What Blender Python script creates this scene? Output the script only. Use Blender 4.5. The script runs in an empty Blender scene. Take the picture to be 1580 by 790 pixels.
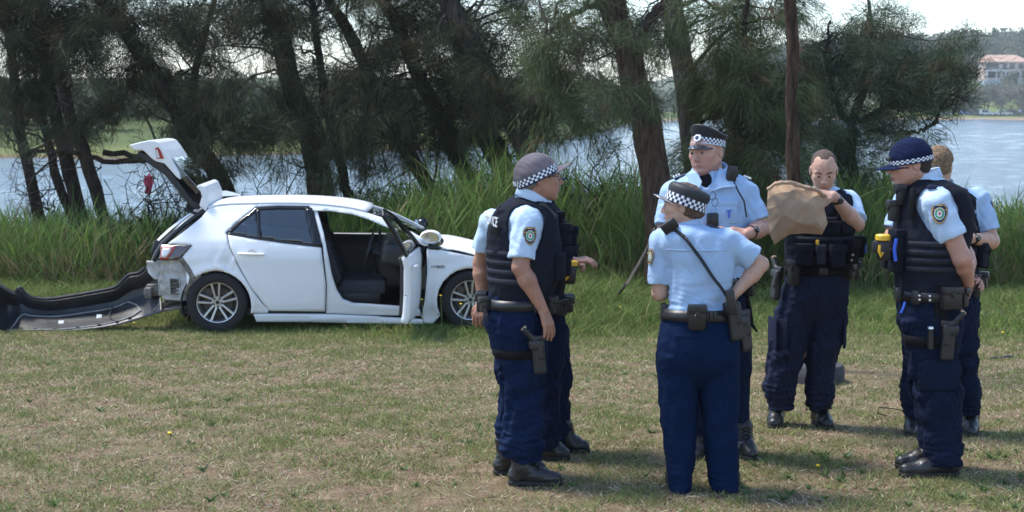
import bpy, bmesh, math, random
import numpy as np
from mathutils import Vector, Matrix, geometry as mgeo

# ------------------------------------------------------------------ camera, sky, sun, exposure
scene = bpy.context.scene
COL = scene.collection
FPX, CXP, CYP, HOR = 2200.0, 790.0, 395.0, 170.0          # focal length, centre and horizon of the photograph in its own pixels
PITCH = math.atan((CYP - HOR) / FPX)
CAM = np.array([0.0, 0.0, 2.0])
cam = bpy.data.cameras.new('camera')
cam.sensor_width = 36.0
cam.lens = FPX / 1580.0 * 36.0
cam.clip_start, cam.clip_end = 0.1, 6000.0
cam.dof.use_dof = True
cam.dof.focus_distance = 8.6
cam.dof.aperture_fstop = 5.0
cam_o = bpy.data.objects.new('camera', cam)
COL.objects.link(cam_o)
cam_o.location = CAM
cam_o.rotation_euler = (math.pi / 2 - PITCH, 0, 0)
scene.camera = cam_o

SUN_EL, SUN_AZ = math.radians(62), math.radians(-70)        # azimuth measured from +Y (straight ahead) towards +X
world = bpy.data.worlds.new('World')
scene.world = world
world.use_nodes = True
wn = world.node_tree
bg = wn.nodes['Background']
sky = wn.nodes.new('ShaderNodeTexSky')
sky.sky_type = 'NISHITA'
sky.sun_disc = False
sky.sun_elevation = SUN_EL
sky.sun_rotation = SUN_AZ
sky.altitude = 0
sky.air_density = 1.0
sky.dust_density = 0.3
sky.ozone_density = 1.0
wn.links.new(sky.outputs[0], bg.inputs[0])
bg.inputs[1].default_value = 0.15
sun = bpy.data.lights.new('sun', 'SUN')
sun.energy = 2.5
sun.angle = math.radians(13)
sun.color = (1.0, 0.955, 0.88)
sun_o = bpy.data.objects.new('sun', sun)
COL.objects.link(sun_o)
sd = Vector((math.sin(SUN_AZ) * math.cos(SUN_EL), math.cos(SUN_AZ) * math.cos(SUN_EL), math.sin(SUN_EL)))
sun_o.rotation_euler = (-sd).to_track_quat('-Z', 'Y').to_euler()
sun_o.location = (5, 5, 30)
vs = scene.view_settings
vs.view_transform = 'Standard'
vs.look = 'None'
vs.exposure = 1.15
vs.gamma = 1.0
vs.use_curve_mapping = False
scene.cycles.max_bounces = 8
scene.cycles.transparent_max_bounces = 12

# ------------------------------------------------------------------ helpers
rng = np.random.default_rng(7)
R_ = random.Random(11)
_f = np.array([0, math.cos(PITCH), -math.sin(PITCH)])
_u = np.array([0, math.sin(PITCH), math.cos(PITCH)])
_r = np.array([1.0, 0, 0])

def P(px, py, y):
    """point of the place seen at photo pixel (px, py), at distance y along the ground from the camera"""
    d = _f + (px - CXP) / FPX * _r + (CYP - py) / FPX * _u
    return CAM + d * (y / d[1])

_ty = np.array([-60, 6.5, 8, 9.4, 11.7, 14.65, 18.0, 20.0, 22.0, 23.5, 25.5, 30, 40])
_tz = np.array([0.05, 0, 0, -0.06, -0.16, -0.31, -0.40, -0.46, -0.62, -1.0, -1.45, -2.2, -3.0])
def T(x, y):
    """ground height"""
    x = np.asarray(x, float); y = np.asarray(y, float)
    z = np.zeros(np.broadcast(x, y).shape)
    for o, w in ((-0.7, .25), (0, .5), (0.7, .25)):
        z = z + w * np.interp(y + o, _ty, _tz)
    bump = 0.012 * np.sin(1.3 * x + 0.7 * y) * np.sin(0.9 * y - 0.5 * x + 1) + 0.006 * np.sin(3.1 * x - 1.7 * y)
    return z + bump * np.clip((40 - np.abs(x)) / 40, 0, 1)
def G(px, py):
    """point of the ground under a photo pixel"""
    d = _f + (px - CXP) / FPX * _r + (CYP - py) / FPX * _u
    d = d / d[1]
    y = 8.0
    for _ in range(60):
        y = 0.5 * y + 0.5 * (T(d[0] * y, y) - CAM[2]) / d[2]
    return np.array([d[0] * y, y, float(T(d[0] * y, y))])

def tag(o, label=None, cat=None, group=None, kind=None):
    if label: o['label'] = label
    if cat: o['category'] = cat
    if group: o['group'] = group
    if kind: o['kind'] = kind
    return o
def empty(name, loc, rz=0.0):
    o = bpy.data.objects.new(name, None)
    COL.objects.link(o)
    o.location = loc
    o.rotation_euler = (0, 0, rz)
    o.empty_display_size = 0.2
    return o
def mesh_np(name, v, f, mats, parent=None, smooth=True, loc=None, mi=None, colattr=None):
    """v (n,3), f (m,k) with equal k or list of lists -> mesh object"""
    me = bpy.data.meshes.new(name)
    v = np.asarray(v, np.float32)
    if isinstance(f, np.ndarray):
        m, k = f.shape
        me.vertices.add(len(v)); me.vertices.foreach_set('co', v.ravel())
        me.loops.add(m * k); me.loops.foreach_set('vertex_index', f.astype(np.int32).ravel())
        me.polygons.add(m); me.polygons.foreach_set('loop_start', np.arange(0, m * k, k, dtype=np.int32))
        if smooth: me.polygons.foreach_set('use_smooth', np.ones(m, bool))
        if mi is not None: me.polygons.foreach_set('material_index', np.asarray(mi, np.int32))
        me.update(calc_edges=True)
    else:
        me.from_pydata([tuple(map(float, p)) for p in v], [], [tuple(int(i) for i in q) for q in f])
        if smooth:
            for p in me.polygons: p.use_smooth = True
        if mi is not None:
            for p, i in zip(me.polygons, mi): p.material_index = int(i)
    if colattr is not None:
        a = me.color_attributes.new('tint', 'FLOAT_COLOR', 'POINT')
        c = np.ones((len(v), 4), np.float32); c[:, :3] = colattr
        a.data.foreach_set('color', c.ravel())
    for mm in (mats if isinstance(mats, (list, tuple)) else [mats]): me.materials.append(mm)
    o = bpy.data.objects.new(name, me)
    COL.objects.link(o)
    if parent is not None: o.parent = parent
    if loc is not None: o.location = loc
    return o

# ------------------------------------------------------------------ materials
def mat(name, col, rough=0.6, var=0.0, vscale=8.0, bump=0.0, bscale=40.0, metal=0.0, spec=0.5, tint=False, col2=None, trans=0.0, coat=0.0, sss=0.0, stretch=None, bdist=0.02, detail=5):
    m = bpy.data.materials.new(name)
    m.use_nodes = True
    nt = m.node_tree; b = nt.nodes['Principled BSDF']
    N, L = nt.nodes.new, nt.links.new
    b.inputs['Roughness'].default_value = rough
    b.inputs['Metallic'].default_value = metal
    b.inputs['Specular IOR Level'].default_value = spec
    b.inputs['Coat Weight'].default_value = coat
    if coat: b.inputs['Coat Roughness'].default_value = 0.05
    if sss:
        b.inputs['Subsurface Weight'].default_value = sss
        b.inputs['Subsurface Radius'].default_value = (0.01, 0.004, 0.002)
    b.inputs['Base Color'].default_value = (*col, 1)
    tc = N('ShaderNodeTexCoord')
    src = tc.outputs['Object']
    if stretch:
        mp = N('ShaderNodeMapping'); mp.inputs['Scale'].default_value = stretch
        L(src, mp.inputs[0]); src = mp.outputs[0]
    base = None
    if var > 0 or col2 is not None:
        nz = N('ShaderNodeTexNoise'); nz.inputs['Scale'].default_value = vscale; nz.inputs['Detail'].default_value = detail
        nz.inputs['Roughness'].default_value = 0.65
        L(src, nz.inputs['Vector'])
        cr = N('ShaderNodeValToRGB')
        c2 = col2 if col2 is not None else tuple(min(1, c * (1 + var)) for c in col)
        c1 = col if col2 is not None else tuple(c * (1 - var) for c in col)
        cr.color_ramp.elements[0].position, cr.color_ramp.elements[1].position = 0.32, 0.68
        cr.color_ramp.elements[0].color = (*c1, 1); cr.color_ramp.elements[1].color = (*c2, 1)
        L(nz.outputs[0], cr.inputs[0]); base = cr.outputs[0]
    if tint:
        at = N('ShaderNodeAttribute'); at.attribute_name = 'tint'
        if base is None: base = at.outputs['Color']
        else:
            mx = N('ShaderNodeMix'); mx.data_type = 'RGBA'; mx.blend_type = 'MULTIPLY'; mx.inputs[0].default_value = 1
            L(base, mx.inputs[6]); L(at.outputs['Color'], mx.inputs[7]); base = mx.outputs[2]
    if base is not None: L(base, b.inputs['Base Color'])
    if bump > 0:
        n2 = N('ShaderNodeTexNoise'); n2.inputs['Scale'].default_value = bscale; n2.inputs['Detail'].default_value = 6
        L(src, n2.inputs['Vector'])
        bp = N('ShaderNodeBump'); bp.inputs['Strength'].default_value = bump; bp.inputs['Distance'].default_value = bdist
        L(n2.outputs[0], bp.inputs['Height']); L(bp.outputs[0], b.inputs['Normal'])
    if trans > 0:
        tr = N('ShaderNodeBsdfTranslucent'); ms = N('ShaderNodeMixShader'); ms.inputs[0].default_value = trans
        if base is not None: L(base, tr.inputs[0])
        else: tr.inputs[0].default_value = (*col, 1)
        out = nt.nodes['Material Output']
        L(b.outputs[0], ms.inputs[1]); L(tr.outputs[0], ms.inputs[2]); L(ms.outputs[0], out.inputs[0])
    return m

def glass_mat(name, tintc, alpha):
    m = bpy.data.materials.new(name); m.use_nodes = True
    nt = m.node_tree; N, L = nt.nodes.new, nt.links.new
    nt.nodes.remove(nt.nodes['Principled BSDF'])
    g = N('ShaderNodeBsdfGlossy'); g.inputs['Roughness'].default_value = 0.02
    t = N('ShaderNodeBsdfTransparent'); t.inputs[0].default_value = (*tintc, 1)
    fr = N('ShaderNodeFresnel'); fr.inputs[0].default_value = 1.5
    ad = N('ShaderNodeMath'); ad.operation = 'ADD'; ad.inputs[1].default_value = alpha
    L(fr.outputs[0], ad.inputs[0])
    ms = N('ShaderNodeMixShader'); L(ad.outputs[0], ms.inputs[0]); L(t.outputs[0], ms.inputs[1]); L(g.outputs[0], ms.inputs[2])
    L(ms.outputs[0], nt.nodes['Material Output'].inputs[0])
    return m

# ------------------------------------------------------------------ small mesh builders
def rotm(rx=0, ry=0, rz=0):
    return np.array((Matrix.Rotation(rz, 3, 'Z') @ Matrix.Rotation(ry, 3, 'Y') @ Matrix.Rotation(rx, 3, 'X')))
class MB:
    """collects boxes, tubes, lathes and sheets into ONE mesh"""
    def __init__(s): s.v, s.f, s.m = [], [], []
    def add(s, v, f, m=0):
        o = len(s.v)
        s.v += [tuple(map(float, p)) for p in v]
        s.f += [tuple(int(i) + o for i in q) for q in f]
        s.m += [m] * len(f)
        return s
    def box(s, c, size, R=None, m=0, bev=0.0, taper=1.0):
        bm = bmesh.new()
        bmesh.ops.create_cube(bm, size=1.0)
        for v in bm.verts:
            k = taper if v.co.z > 0 else 1.0
            v.co = Vector((v.co.x * size[0] * k, v.co.y * size[1] * k, v.co.z * size[2]))
        if bev > 0: bmesh.ops.bevel(bm, geom=bm.edges[:], offset=bev, segments=2, affect='EDGES', profile=0.5)
        bm.verts.index_update()
        v = np.array([q.co for q in bm.verts])
        if R is not None: v = v @ np.asarray(R).T
        s.add(v + np.asarray(c), [[q.index for q in f.verts] for f in bm.faces], m)
        bm.free()
        return s
    def tube(s, pts, rad, n=8, m=0, caps=True, flat=None):
        pts = np.asarray(pts, float)
        rad = np.broadcast_to(np.asarray(rad, float), (len(pts),))
        tg = np.gradient(pts, axis=0); tg /= np.linalg.norm(tg, axis=1)[:, None] + 1e-9
        ref = np.array([0, 0, 1.0]) if abs(tg[0][2]) < 0.9 else np.array([1.0, 0, 0])
        v = []
        a = np.arange(n) / n * 2 * math.pi
        u = np.cross(tg[0], ref); u /= np.linalg.norm(u)
        for i in range(len(pts)):
            u = u - tg[i] * (u @ tg[i]); u /= np.linalg.norm(u) + 1e-9
            w = np.cross(tg[i], u)
            fl = 1.0 if flat is None else flat
            v.append(pts[i] + rad[i] * (np.cos(a)[:, None] * u + fl * np.sin(a)[:, None] * w))
        f = []
        for i in range(len(pts) - 1):
            for j in range(n):
                k = (j + 1) % n
                f.append([i * n + j, i * n + k, (i + 1) * n + k, (i + 1) * n + j])
        if caps:
            f.append(list(range(n))[::-1]); f.append([(len(pts) - 1) * n + j for j in range(n)])
        return s.add(np.concatenate(v), f, m)
    def lathe(s, prof, n=24, c=(0, 0, 0), R=None, m=0, arc=2 * math.pi, sx=1.0, sy=1.0):
        prof = np.asarray(prof, float)
        closed = abs(arc - 2 * math.pi) < 1e-6
        a = np.arange(n if closed else n + 1) / n * arc
        na = len(a)
        v = np.array([[r * math.cos(t) * sx, r * math.sin(t) * sy, z] for r, z in prof for t in a])
        if R is not None: v = v @ np.asarray(R).T
        f = []
        for i in range(len(prof) - 1):
            for j in range(n):
                k = (j + 1) % na
                f.append([i * na + j, i * na + k, (i + 1) * na + k, (i + 1) * na + j])
        return s.add(v + np.asarray(c), f, m)
    def grid(s, pts, m=0, mfun=None, close_u=False):
        pts = np.asarray(pts, float); a, b = pts.shape[:2]
        f = []; ms = []
        for i in range(a - (0 if close_u else 1)):
            for j in range(b - 1):
                i2 = (i + 1) % a
                f.append([i * b + j, i2 * b + j, i2 * b + j + 1, i * b + j + 1])
                ms.append(mfun(i, j) if mfun else m)
        o = len(s.v)
        s.add(pts.reshape(-1, 3), f)
        s.m[-len(f):] = ms
        return s
    def build(s, name, mats, parent=None, smooth=True, solid=0.0, bev=0.0, loc=None, off=0.0, auto=None):
        o = mesh_np(name, np.array(s.v), s.f, mats, parent, smooth, loc, s.m)
        if solid:
            md = o.modifiers.new('solid', 'SOLIDIFY'); md.thickness = solid; md.offset = off
        if bev:
            md = o.modifiers.new('bevel', 'BEVEL'); md.width = bev; md.segments = 2; md.limit_method = 'ANGLE'; md.angle_limit = math.radians(40)
        if auto is not None or smooth:
            try: o.data.set_sharp_from_angle(angle=math.radians(auto if auto is not None else 40))
            except Exception: pass
        return o
def text_obj(name, body, size, m, parent, loc, R3, extrude=0.0008, align='CENTER', shear=0.0):
    cu = bpy.data.curves.new(name, 'FONT')
    cu.body = body; cu.size = size; cu.align_x = align; cu.align_y = 'CENTER'; cu.extrude = extrude; cu.resolution_u = 2; cu.shear = shear
    tmp = bpy.data.objects.new(name, cu)
    me = bpy.data.meshes.new_from_object(tmp)
    bpy.data.objects.remove(tmp)
    me.materials.clear(); me.materials.append(m)
    o = bpy.data.objects.new(name, me); COL.objects.link(o)
    if parent is not None: o.parent = parent
    M = np.eye(4); M[:3, :3] = R3; M[:3, 3] = loc
    o.matrix_local = Matrix(M.tolist())
    return o

# ------------------------------------------------------------------ implicit surfaces (figures and clothes)
def smin(a, b, k):
    if k <= 0: return np.minimum(a, b)
    h = np.maximum(k - np.abs(a - b), 0) / k
    return np.minimum(a, b) - h * h * k * 0.25
class SDF:
    """prims: (lo, hi, fn(X,Y,Z)->d, op, k); each only touches its own box of the grid"""
    def __init__(s): s.p = []; s.post = None
    def cone(s, a, b, ra, rb, k=0.02, op='u'):
        a = np.asarray(a, float); b = np.asarray(b, float); m = max(ra, rb)
        lo = np.minimum(a, b) - m; hi = np.maximum(a, b) + m
        ab = b - a; l2 = ab @ ab + 1e-12
        def fn(X, Y, Z):
            px, py, pz = X - a[0], Y - a[1], Z - a[2]
            t = np.clip((px * ab[0] + py * ab[1] + pz * ab[2]) / l2, 0, 1)
            return np.sqrt((px - ab[0] * t) ** 2 + (py - ab[1] * t) ** 2 + (pz - ab[2] * t) ** 2) - (ra + (rb - ra) * t)
        s.p.append((lo, hi, fn, op, k)); return s
    def ell(s, c, r, R=None, k=0.02, op='u'):
        c = np.asarray(c, float); r = np.asarray(r, float); m = r.max()
        R = np.eye(3) if R is None else np.asarray(R)
        rm = r.min()
        def fn(X, Y, Z):
            x, y, z = X - c[0], Y - c[1], Z - c[2]
            a = (R[0, 0] * x + R[1, 0] * y + R[2, 0] * z) / r[0]
            b = (R[0, 1] * x + R[1, 1] * y + R[2, 1] * z) / r[1]
            d = (R[0, 2] * x + R[1, 2] * y + R[2, 2] * z) / r[2]
            k0 = np.sqrt(a * a + b * b + d * d)
            k1 = np.sqrt((a / r[0]) ** 2 + (b / r[1]) ** 2 + (d / r[2]) ** 2)
            return k0 * (k0 - 1.0) / (k1 + 1e-6)
        s.p.append((c - m, c + m, fn, op, k)); return s
    def box(s, c, h, R=None, rd=0.01, k=0.01, op='u'):
        c = np.asarray(c, float); h = np.asarray(h, float)
        R = np.eye(3) if R is None else np.asarray(R)
        m = np.linalg.norm(h)
        def fn(X, Y, Z):
            x, y, z = X - c[0], Y - c[1], Z - c[2]
            q = [np.abs(R[0, i] * x + R[1, i] * y + R[2, i] * z) - h[i] + rd for i in range(3)]
            return np.sqrt(sum(np.maximum(t, 0) ** 2 for t in q)) + np.minimum(np.maximum(q[0], np.maximum(q[1], q[2])), 0) - rd
        s.p.append((c - m, c + m, fn, op, k)); return s
    def loft(s, rows, k=0.02, op='u', e=2.3, grow=0.0):
        """rows: (z, cx, cy, half width x, half depth y), any order"""
        rows = np.array(sorted(rows), float)
        z, cx, cy, a, b = rows.T; a = a + grow; b = b + grow
        lo = np.array([(cx - a).min(), (cy - b).min(), z[0]]); hi = np.array([(cx + a).max(), (cy + b).max(), z[-1]])
        def fn(X, Y, Z):
            zz = Z[0, 0, :]
            zi = np.clip(zz, z[0], z[-1])
            I = [cubic(zi, z, q)[None, None, :] for q in (cx, cy, a, b)]
            u = np.abs((X - I[0]) / I[2]); w = np.abs((Y - I[1]) / I[3])
            n = (u ** e + w ** e + 1e-9) ** (1 / e)
            d = (n - 1) * np.minimum(I[2], I[3])
            return np.maximum(d, np.maximum(z[0] - Z, Z - z[-1]))
        s.p.append((lo, hi, fn, op, k)); return s
    def cut(s, p, n, k=0.004):
        """keep the side of the plane that n points away from"""
        p = np.asarray(p, float); n = np.asarray(n, float); n = n / np.linalg.norm(n)
        s.p.append((None, None, lambda X, Y, Z: (X - p[0]) * n[0] + (Y - p[1]) * n[1] + (Z - p[2]) * n[2], 'i', k)); return s
    def cutlocal(s, lo, hi, p, n):
        p = np.asarray(p, float); n = np.asarray(n, float); n = n / np.linalg.norm(n)
        s.p.append((np.asarray(lo, float), np.asarray(hi, float), lambda X, Y, Z: (X - p[0]) * n[0] + (Y - p[1]) * n[1] + (Z - p[2]) * n[2], 'il', 0.004)); return s
    def bbox(s):
        B = [(l, h) for l, h, f, o, k in s.p if l is not None and o == 'u']
        return np.min([b[0] for b in B], 0), np.max([b[1] for b in B], 0)
    def mesh(s, h, fine=None, pad=0.03):
        lo, hi = s.bbox(); lo = lo - pad; hi = hi + pad
        ax = []
        for d in range(3):
            if fine is None: ax.append(np.arange(lo[d], hi[d] + h, h))
            else:
                fl, fh, fs = fine[0][d], fine[1][d], fine[2]
                a = np.arange(lo[d], max(fl, lo[d]), h) if lo[d] < fl else np.zeros(0)
                b = np.arange(max(fl, lo[d]), min(fh, hi[d]), fs)
                c = np.arange(min(fh, hi[d]), hi[d] + h, h) if hi[d] > fh else np.zeros(0)
                ax.append(np.unique(np.round(np.concatenate([a, b, c]), 6)))
                q = ax[-1]; ax[-1] = q[np.concatenate([[True], np.diff(q) > fs * 0.4])]
        F = np.full([len(a) for a in ax], 1.0, np.float32)
        for l, hh, fn, op, k in s.p:
            if l is None: i0, i1 = [0, 0, 0], [len(a) for a in ax]
            else:
                m = 0.0 if op == 'il' else 0.02 + k
                i0 = [max(0, np.searchsorted(ax[d], l[d] - m)) for d in range(3)]
                i1 = [np.searchsorted(ax[d], hh[d] + m) for d in range(3)]
            if min(b - a for a, b in zip(i0, i1)) <= 0: continue
            sl = tuple(slice(a, b) for a, b in zip(i0, i1))
            X = ax[0][sl[0]][:, None, None].astype(np.float32); Y = ax[1][sl[1]][None, :, None].astype(np.float32); Z = ax[2][sl[2]][None, None, :].astype(np.float32)
            d = fn(X, Y, Z).astype(np.float32)
            d = np.broadcast_to(d, F[sl].shape)
            if op == 'u': F[sl] = smin(F[sl], d, k)
            elif op == 's': F[sl] = -smin(-F[sl], d, k)
            else: F[sl] = -smin(-F[sl], -d, k)
        if s.post is not None:
            F = F + s.post(ax[0][:, None, None], ax[1][None, :, None], ax[2][None, None, :]).astype(np.float32) * (np.abs(F) < 0.06)
        return nets(F, ax)
def cubic(x, xs, ys):
    """smooth monotone-ish interpolation"""
    if len(xs) < 3: return np.interp(x, xs, ys)
    m = np.gradient(ys, xs)
    i = np.clip(np.searchsorted(xs, x) - 1, 0, len(xs) - 2)
    h = xs[i + 1] - xs[i]; t = (x - xs[i]) / h
    return ((2 * t ** 3 - 3 * t ** 2 + 1) * ys[i] + (t ** 3 - 2 * t ** 2 + t) * h * m[i] + (-2 * t ** 3 + 3 * t ** 2) * ys[i + 1] + (t ** 3 - t ** 2) * h * m[i + 1])
def nets(F, ax):
    S = F < 0
    nx, ny, nz = F.shape
    cnt = np.zeros((nx - 1, ny - 1, nz - 1), np.int8)
    for a in (0, 1):
        for b in (0, 1):
            for c in (0, 1): cnt += S[a:nx - 1 + a, b:ny - 1 + b, c:nz - 1 + c]
    act = (cnt > 0) & (cnt < 8)
    I, J, K = np.nonzero(act)
    idx = np.full(act.shape, -1, np.int32); idx[I, J, K] = np.arange(len(I))
    acc = np.zeros((len(I), 3)); n = np.zeros(len(I))
    C = [(a, b, c) for a in (0, 1) for b in (0, 1) for c in (0, 1)]
    for p in C:
        for d in range(3):
            if p[d]: continue
            q = list(p); q[d] = 1
            f0 = F[I + p[0], J + p[1], K + p[2]]; f1 = F[I + q[0], J + q[1], K + q[2]]
            cr = (f0 < 0) != (f1 < 0)
            t = np.where(cr, f0 / np.where(cr, f0 - f1, 1), 0)
            pt = np.zeros((len(I), 3)); pt[:] = p; pt[:, d] += t
            acc += pt * cr[:, None]; n += cr
    u = acc / n[:, None]
    v = np.stack([ax[d][q] + u[:, d] * (ax[d][np.minimum(q + 1, len(ax[d]) - 1)] - ax[d][q]) for d, q in enumerate((I, J, K))], 1)
    faces = []
    for d in range(3):
        s0 = [slice(1, -1)] * 3; s1 = [slice(1, -1)] * 3
        s0[d] = slice(0, -1); s1[d] = slice(1, None)
        A, B = S[tuple(s0)], S[tuple(s1)]
        for inv, msk in ((0, A & ~B), (1, ~A & B)):
            g = list(np.nonzero(msk))
            e1, e2 = (d + 1) % 3, (d + 2) % 3
            g[e1] = g[e1] + 1; g[e2] = g[e2] + 1
            qs = []
            for o1, o2 in ((-1, -1), (0, -1), (0, 0), (-1, 0)):
                h = [x.copy() for x in g]; h[e1] += o1; h[e2] += o2
                qs.append(idx[h[0], h[1], h[2]])
            q = np.stack(qs, 1)
            faces.append(q[:, ::-1] if inv else q)
    f = np.concatenate(faces); f = f[(f >= 0).all(1)]
    return v, f
def fold(X, Y, Z, s, ax=(1, 1, 1), ph=0.0):
    """warped sine folds, about -1..1"""
    x, y, z = X * s * ax[0], Y * s * ax[1], Z * s * ax[2]
    w1 = np.sin(0.9 * x + 0.6 * y + 0.45 * z + ph); w2 = np.sin(0.5 * x - 0.8 * y + 0.7 * z + 1.7 * ph + 2)
    a = np.sin(x * 1.1 + y * 0.8 + z * 1.3 + 2.2 * w1 + ph); b = np.sin(1.9 * z - 1.3 * x + 1.1 * y + 2.0 * w2 + 2 * ph)
    return 0.7 * (1 - 1.6 * np.sqrt(np.abs(a) + .02)) + 0.4 * b
# ------------------------------------------------------------------ ground, lake, far shore
def ground_material():
    m = bpy.data.materials.new('dry lawn soil'); m.use_nodes = True
    nt = m.node_tree; b = nt.nodes['Principled BSDF']; N, L = nt.nodes.new, nt.links.new
    tc = N('ShaderNodeTexCoord')
    def noise(sc, det=6, ro=0.65):
        n = N('ShaderNodeTexNoise'); n.inputs['Scale'].default_value = sc; n.inputs['Detail'].default_value = det; n.inputs['Roughness'].default_value = ro
        L(tc.outputs['Object'], n.inputs['Vector']); return n.outputs[0]
    def ramp(src, stops):
        r = N('ShaderNodeValToRGB'); e = r.color_ramp.elements
        e[0].position, e[0].color = stops[0][0], (*stops[0][1], 1)
        e[1].position, e[1].color = stops[-1][0], (*stops[-1][1], 1)
        for p, c in stops[1:-1]:
            q = e.new(p); q.color = (*c, 1)
        L(src, r.inputs[0]); return r.outputs[0]
    soil = ramp(noise(9.0), [(0.3, (0.13, 0.09, 0.065)), (0.5, (0.23, 0.165, 0.12)), (0.7, (0.33, 0.255, 0.185))])
    fine = ramp(noise(70.0), [(0.3, (0.55, 0.5, 0.45)), (0.7, (1.25, 1.2, 1.1))])
    mx = N('ShaderNodeMix'); mx.data_type = 'RGBA'; mx.blend_type = 'MULTIPLY'; mx.inputs[0].default_value = 1
    L(soil, mx.inputs[6]); L(fine, mx.inputs[7])
    grn = ramp(noise(25.0), [(0.3, (0.06, 0.08, 0.025)), (0.7, (0.15, 0.15, 0.06))])
    fac = ramp(noise(3.0, 9, 0.8), [(0.42, (0, 0, 0)), (0.66, (.7, .7, .7))])
    m2 = N('ShaderNodeMix'); m2.data_type = 'RGBA'
    L(fac, m2.inputs[0]); L(mx.outputs[2], m2.inputs[6]); L(grn, m2.inputs[7])
    L(m2.outputs[2], b.inputs['Base Color'])
    b.inputs['Roughness'].default_value = 0.95; b.inputs['Specular IOR Level'].default_value = 0.1
    bp = N('ShaderNodeBump'); bp.inputs['Strength'].default_value = 0.7; bp.inputs['Distance'].default_value = 0.03
    L(noise(45.0), bp.inputs['Height']); L(bp.outputs[0], b.inputs['Normal'])
    return m
def make_ground():
    xs = np.concatenate([[-1500, -400, -120, -60], np.arange(-40, 40.1, 0.4), [60, 120, 400, 1500]])
    ys = np.concatenate([[-300, -60, -20], np.arange(-6, 27, 0.25), [28, 30, 34, 40, 60, 400, 2500]])
    X, Y = np.meshgrid(xs, ys, indexing='ij')
    Z = T(X, Y)
    v = np.stack([X, Y, Z], -1).reshape(-1, 3)
    a, b = len(xs), len(ys)
    i = np.arange(a * b).reshape(a, b)
    f = np.stack([i[:-1, :-1], i[1:, :-1], i[1:, 1:], i[:-1, 1:]], -1).reshape(-1, 4)
    return tag(mesh_np('ground', v, f, ground_material()), kind='structure')
make_ground()

WATER_Z = -1.12
def water_material():
    m = bpy.data.materials.new('lake water'); m.use_nodes = True
    nt = m.node_tree; b = nt.nodes['Principled BSDF']; N, L = nt.nodes.new, nt.links.new
    b.inputs['Base Color'].default_value = (0.12, 0.165, 0.205, 1)
    b.inputs['Roughness'].default_value = 0.12; b.inputs['IOR'].default_value = 1.33
    tc = N('ShaderNodeTexCoord'); mp = N('ShaderNodeMapping'); mp.inputs['Scale'].default_value = (0.28, 1.0, 1)
    L(tc.outputs['Object'], mp.inputs[0])
    hs = None
    for sc, w in ((3.2, 0.6), (0.8, 1.2)):
        n = N('ShaderNodeTexNoise'); n.inputs['Scale'].default_value = sc; n.inputs['Detail'].default_value = 5; n.inputs['Roughness'].default_value = 0.6
        n.inputs['Distortion'].default_value = 0.4
        L(mp.outputs[0], n.inputs['Vector'])
        k = N('ShaderNodeMath'); k.operation = 'MULTIPLY'; k.inputs[1].default_value = w; L(n.outputs[0], k.inputs[0])
        if hs is None: hs = k.outputs[0]
        else:
            a = N('ShaderNodeMath'); a.operation = 'ADD'; L(hs, a.inputs[0]); L(k.outputs[0], a.inputs[1]); hs = a.outputs[0]
    bp = N('ShaderNodeBump'); bp.inputs['Strength'].default_value = 0.9; bp.inputs['Distance'].default_value = 0.16
    L(hs, bp.inputs['Height']); L(bp.outputs[0], b.inputs['Normal'])
    return m
def make_lake():
    ys = [21.5]
    while ys[-1] < 500: ys.append(ys[-1] * 1.0105)
    ys = np.array(ys + [600, 900, 1500, 2500]); tx = np.concatenate([[-60, -8, -2, -.8, -.55], np.linspace(-.44, .44, 300), [.55, .8, 2, 8, 60]])
    r3 = np.random.default_rng(5)
    N = r3.normal(size=(len(tx), len(ys)))
    k = np.array([.2, .5, .8, 1, .8, .5, .2]); S = np.zeros_like(N)
    for i, w in enumerate(k): S += w * np.roll(N, i - 3, 0)
    S /= np.sqrt((k ** 2).sum())
    gap = np.gradient(ys)
    Y = np.repeat(ys[None], len(tx), 0); X = tx[:, None] * Y
    gust = .45 + 1.1 * pnoise(X / Y * 60, np.log(Y) * 9, .35, 1.0)
    Z = WATER_Z + S * gust * np.minimum(.11, .022 * gap)[None] * (ys < 500)[None]
    X = np.clip(X, -1500, 1500)
    a, b = X.shape; i = np.arange(a * b).reshape(a, b)
    f = np.stack([i[:-1, :-1], i[1:, :-1], i[1:, 1:], i[:-1, 1:]], -1).reshape(-1, 4)
    tag(mesh_np('lake', np.stack([X, Y, Z], -1).reshape(-1, 3), f, water_material()), kind='structure')
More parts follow.
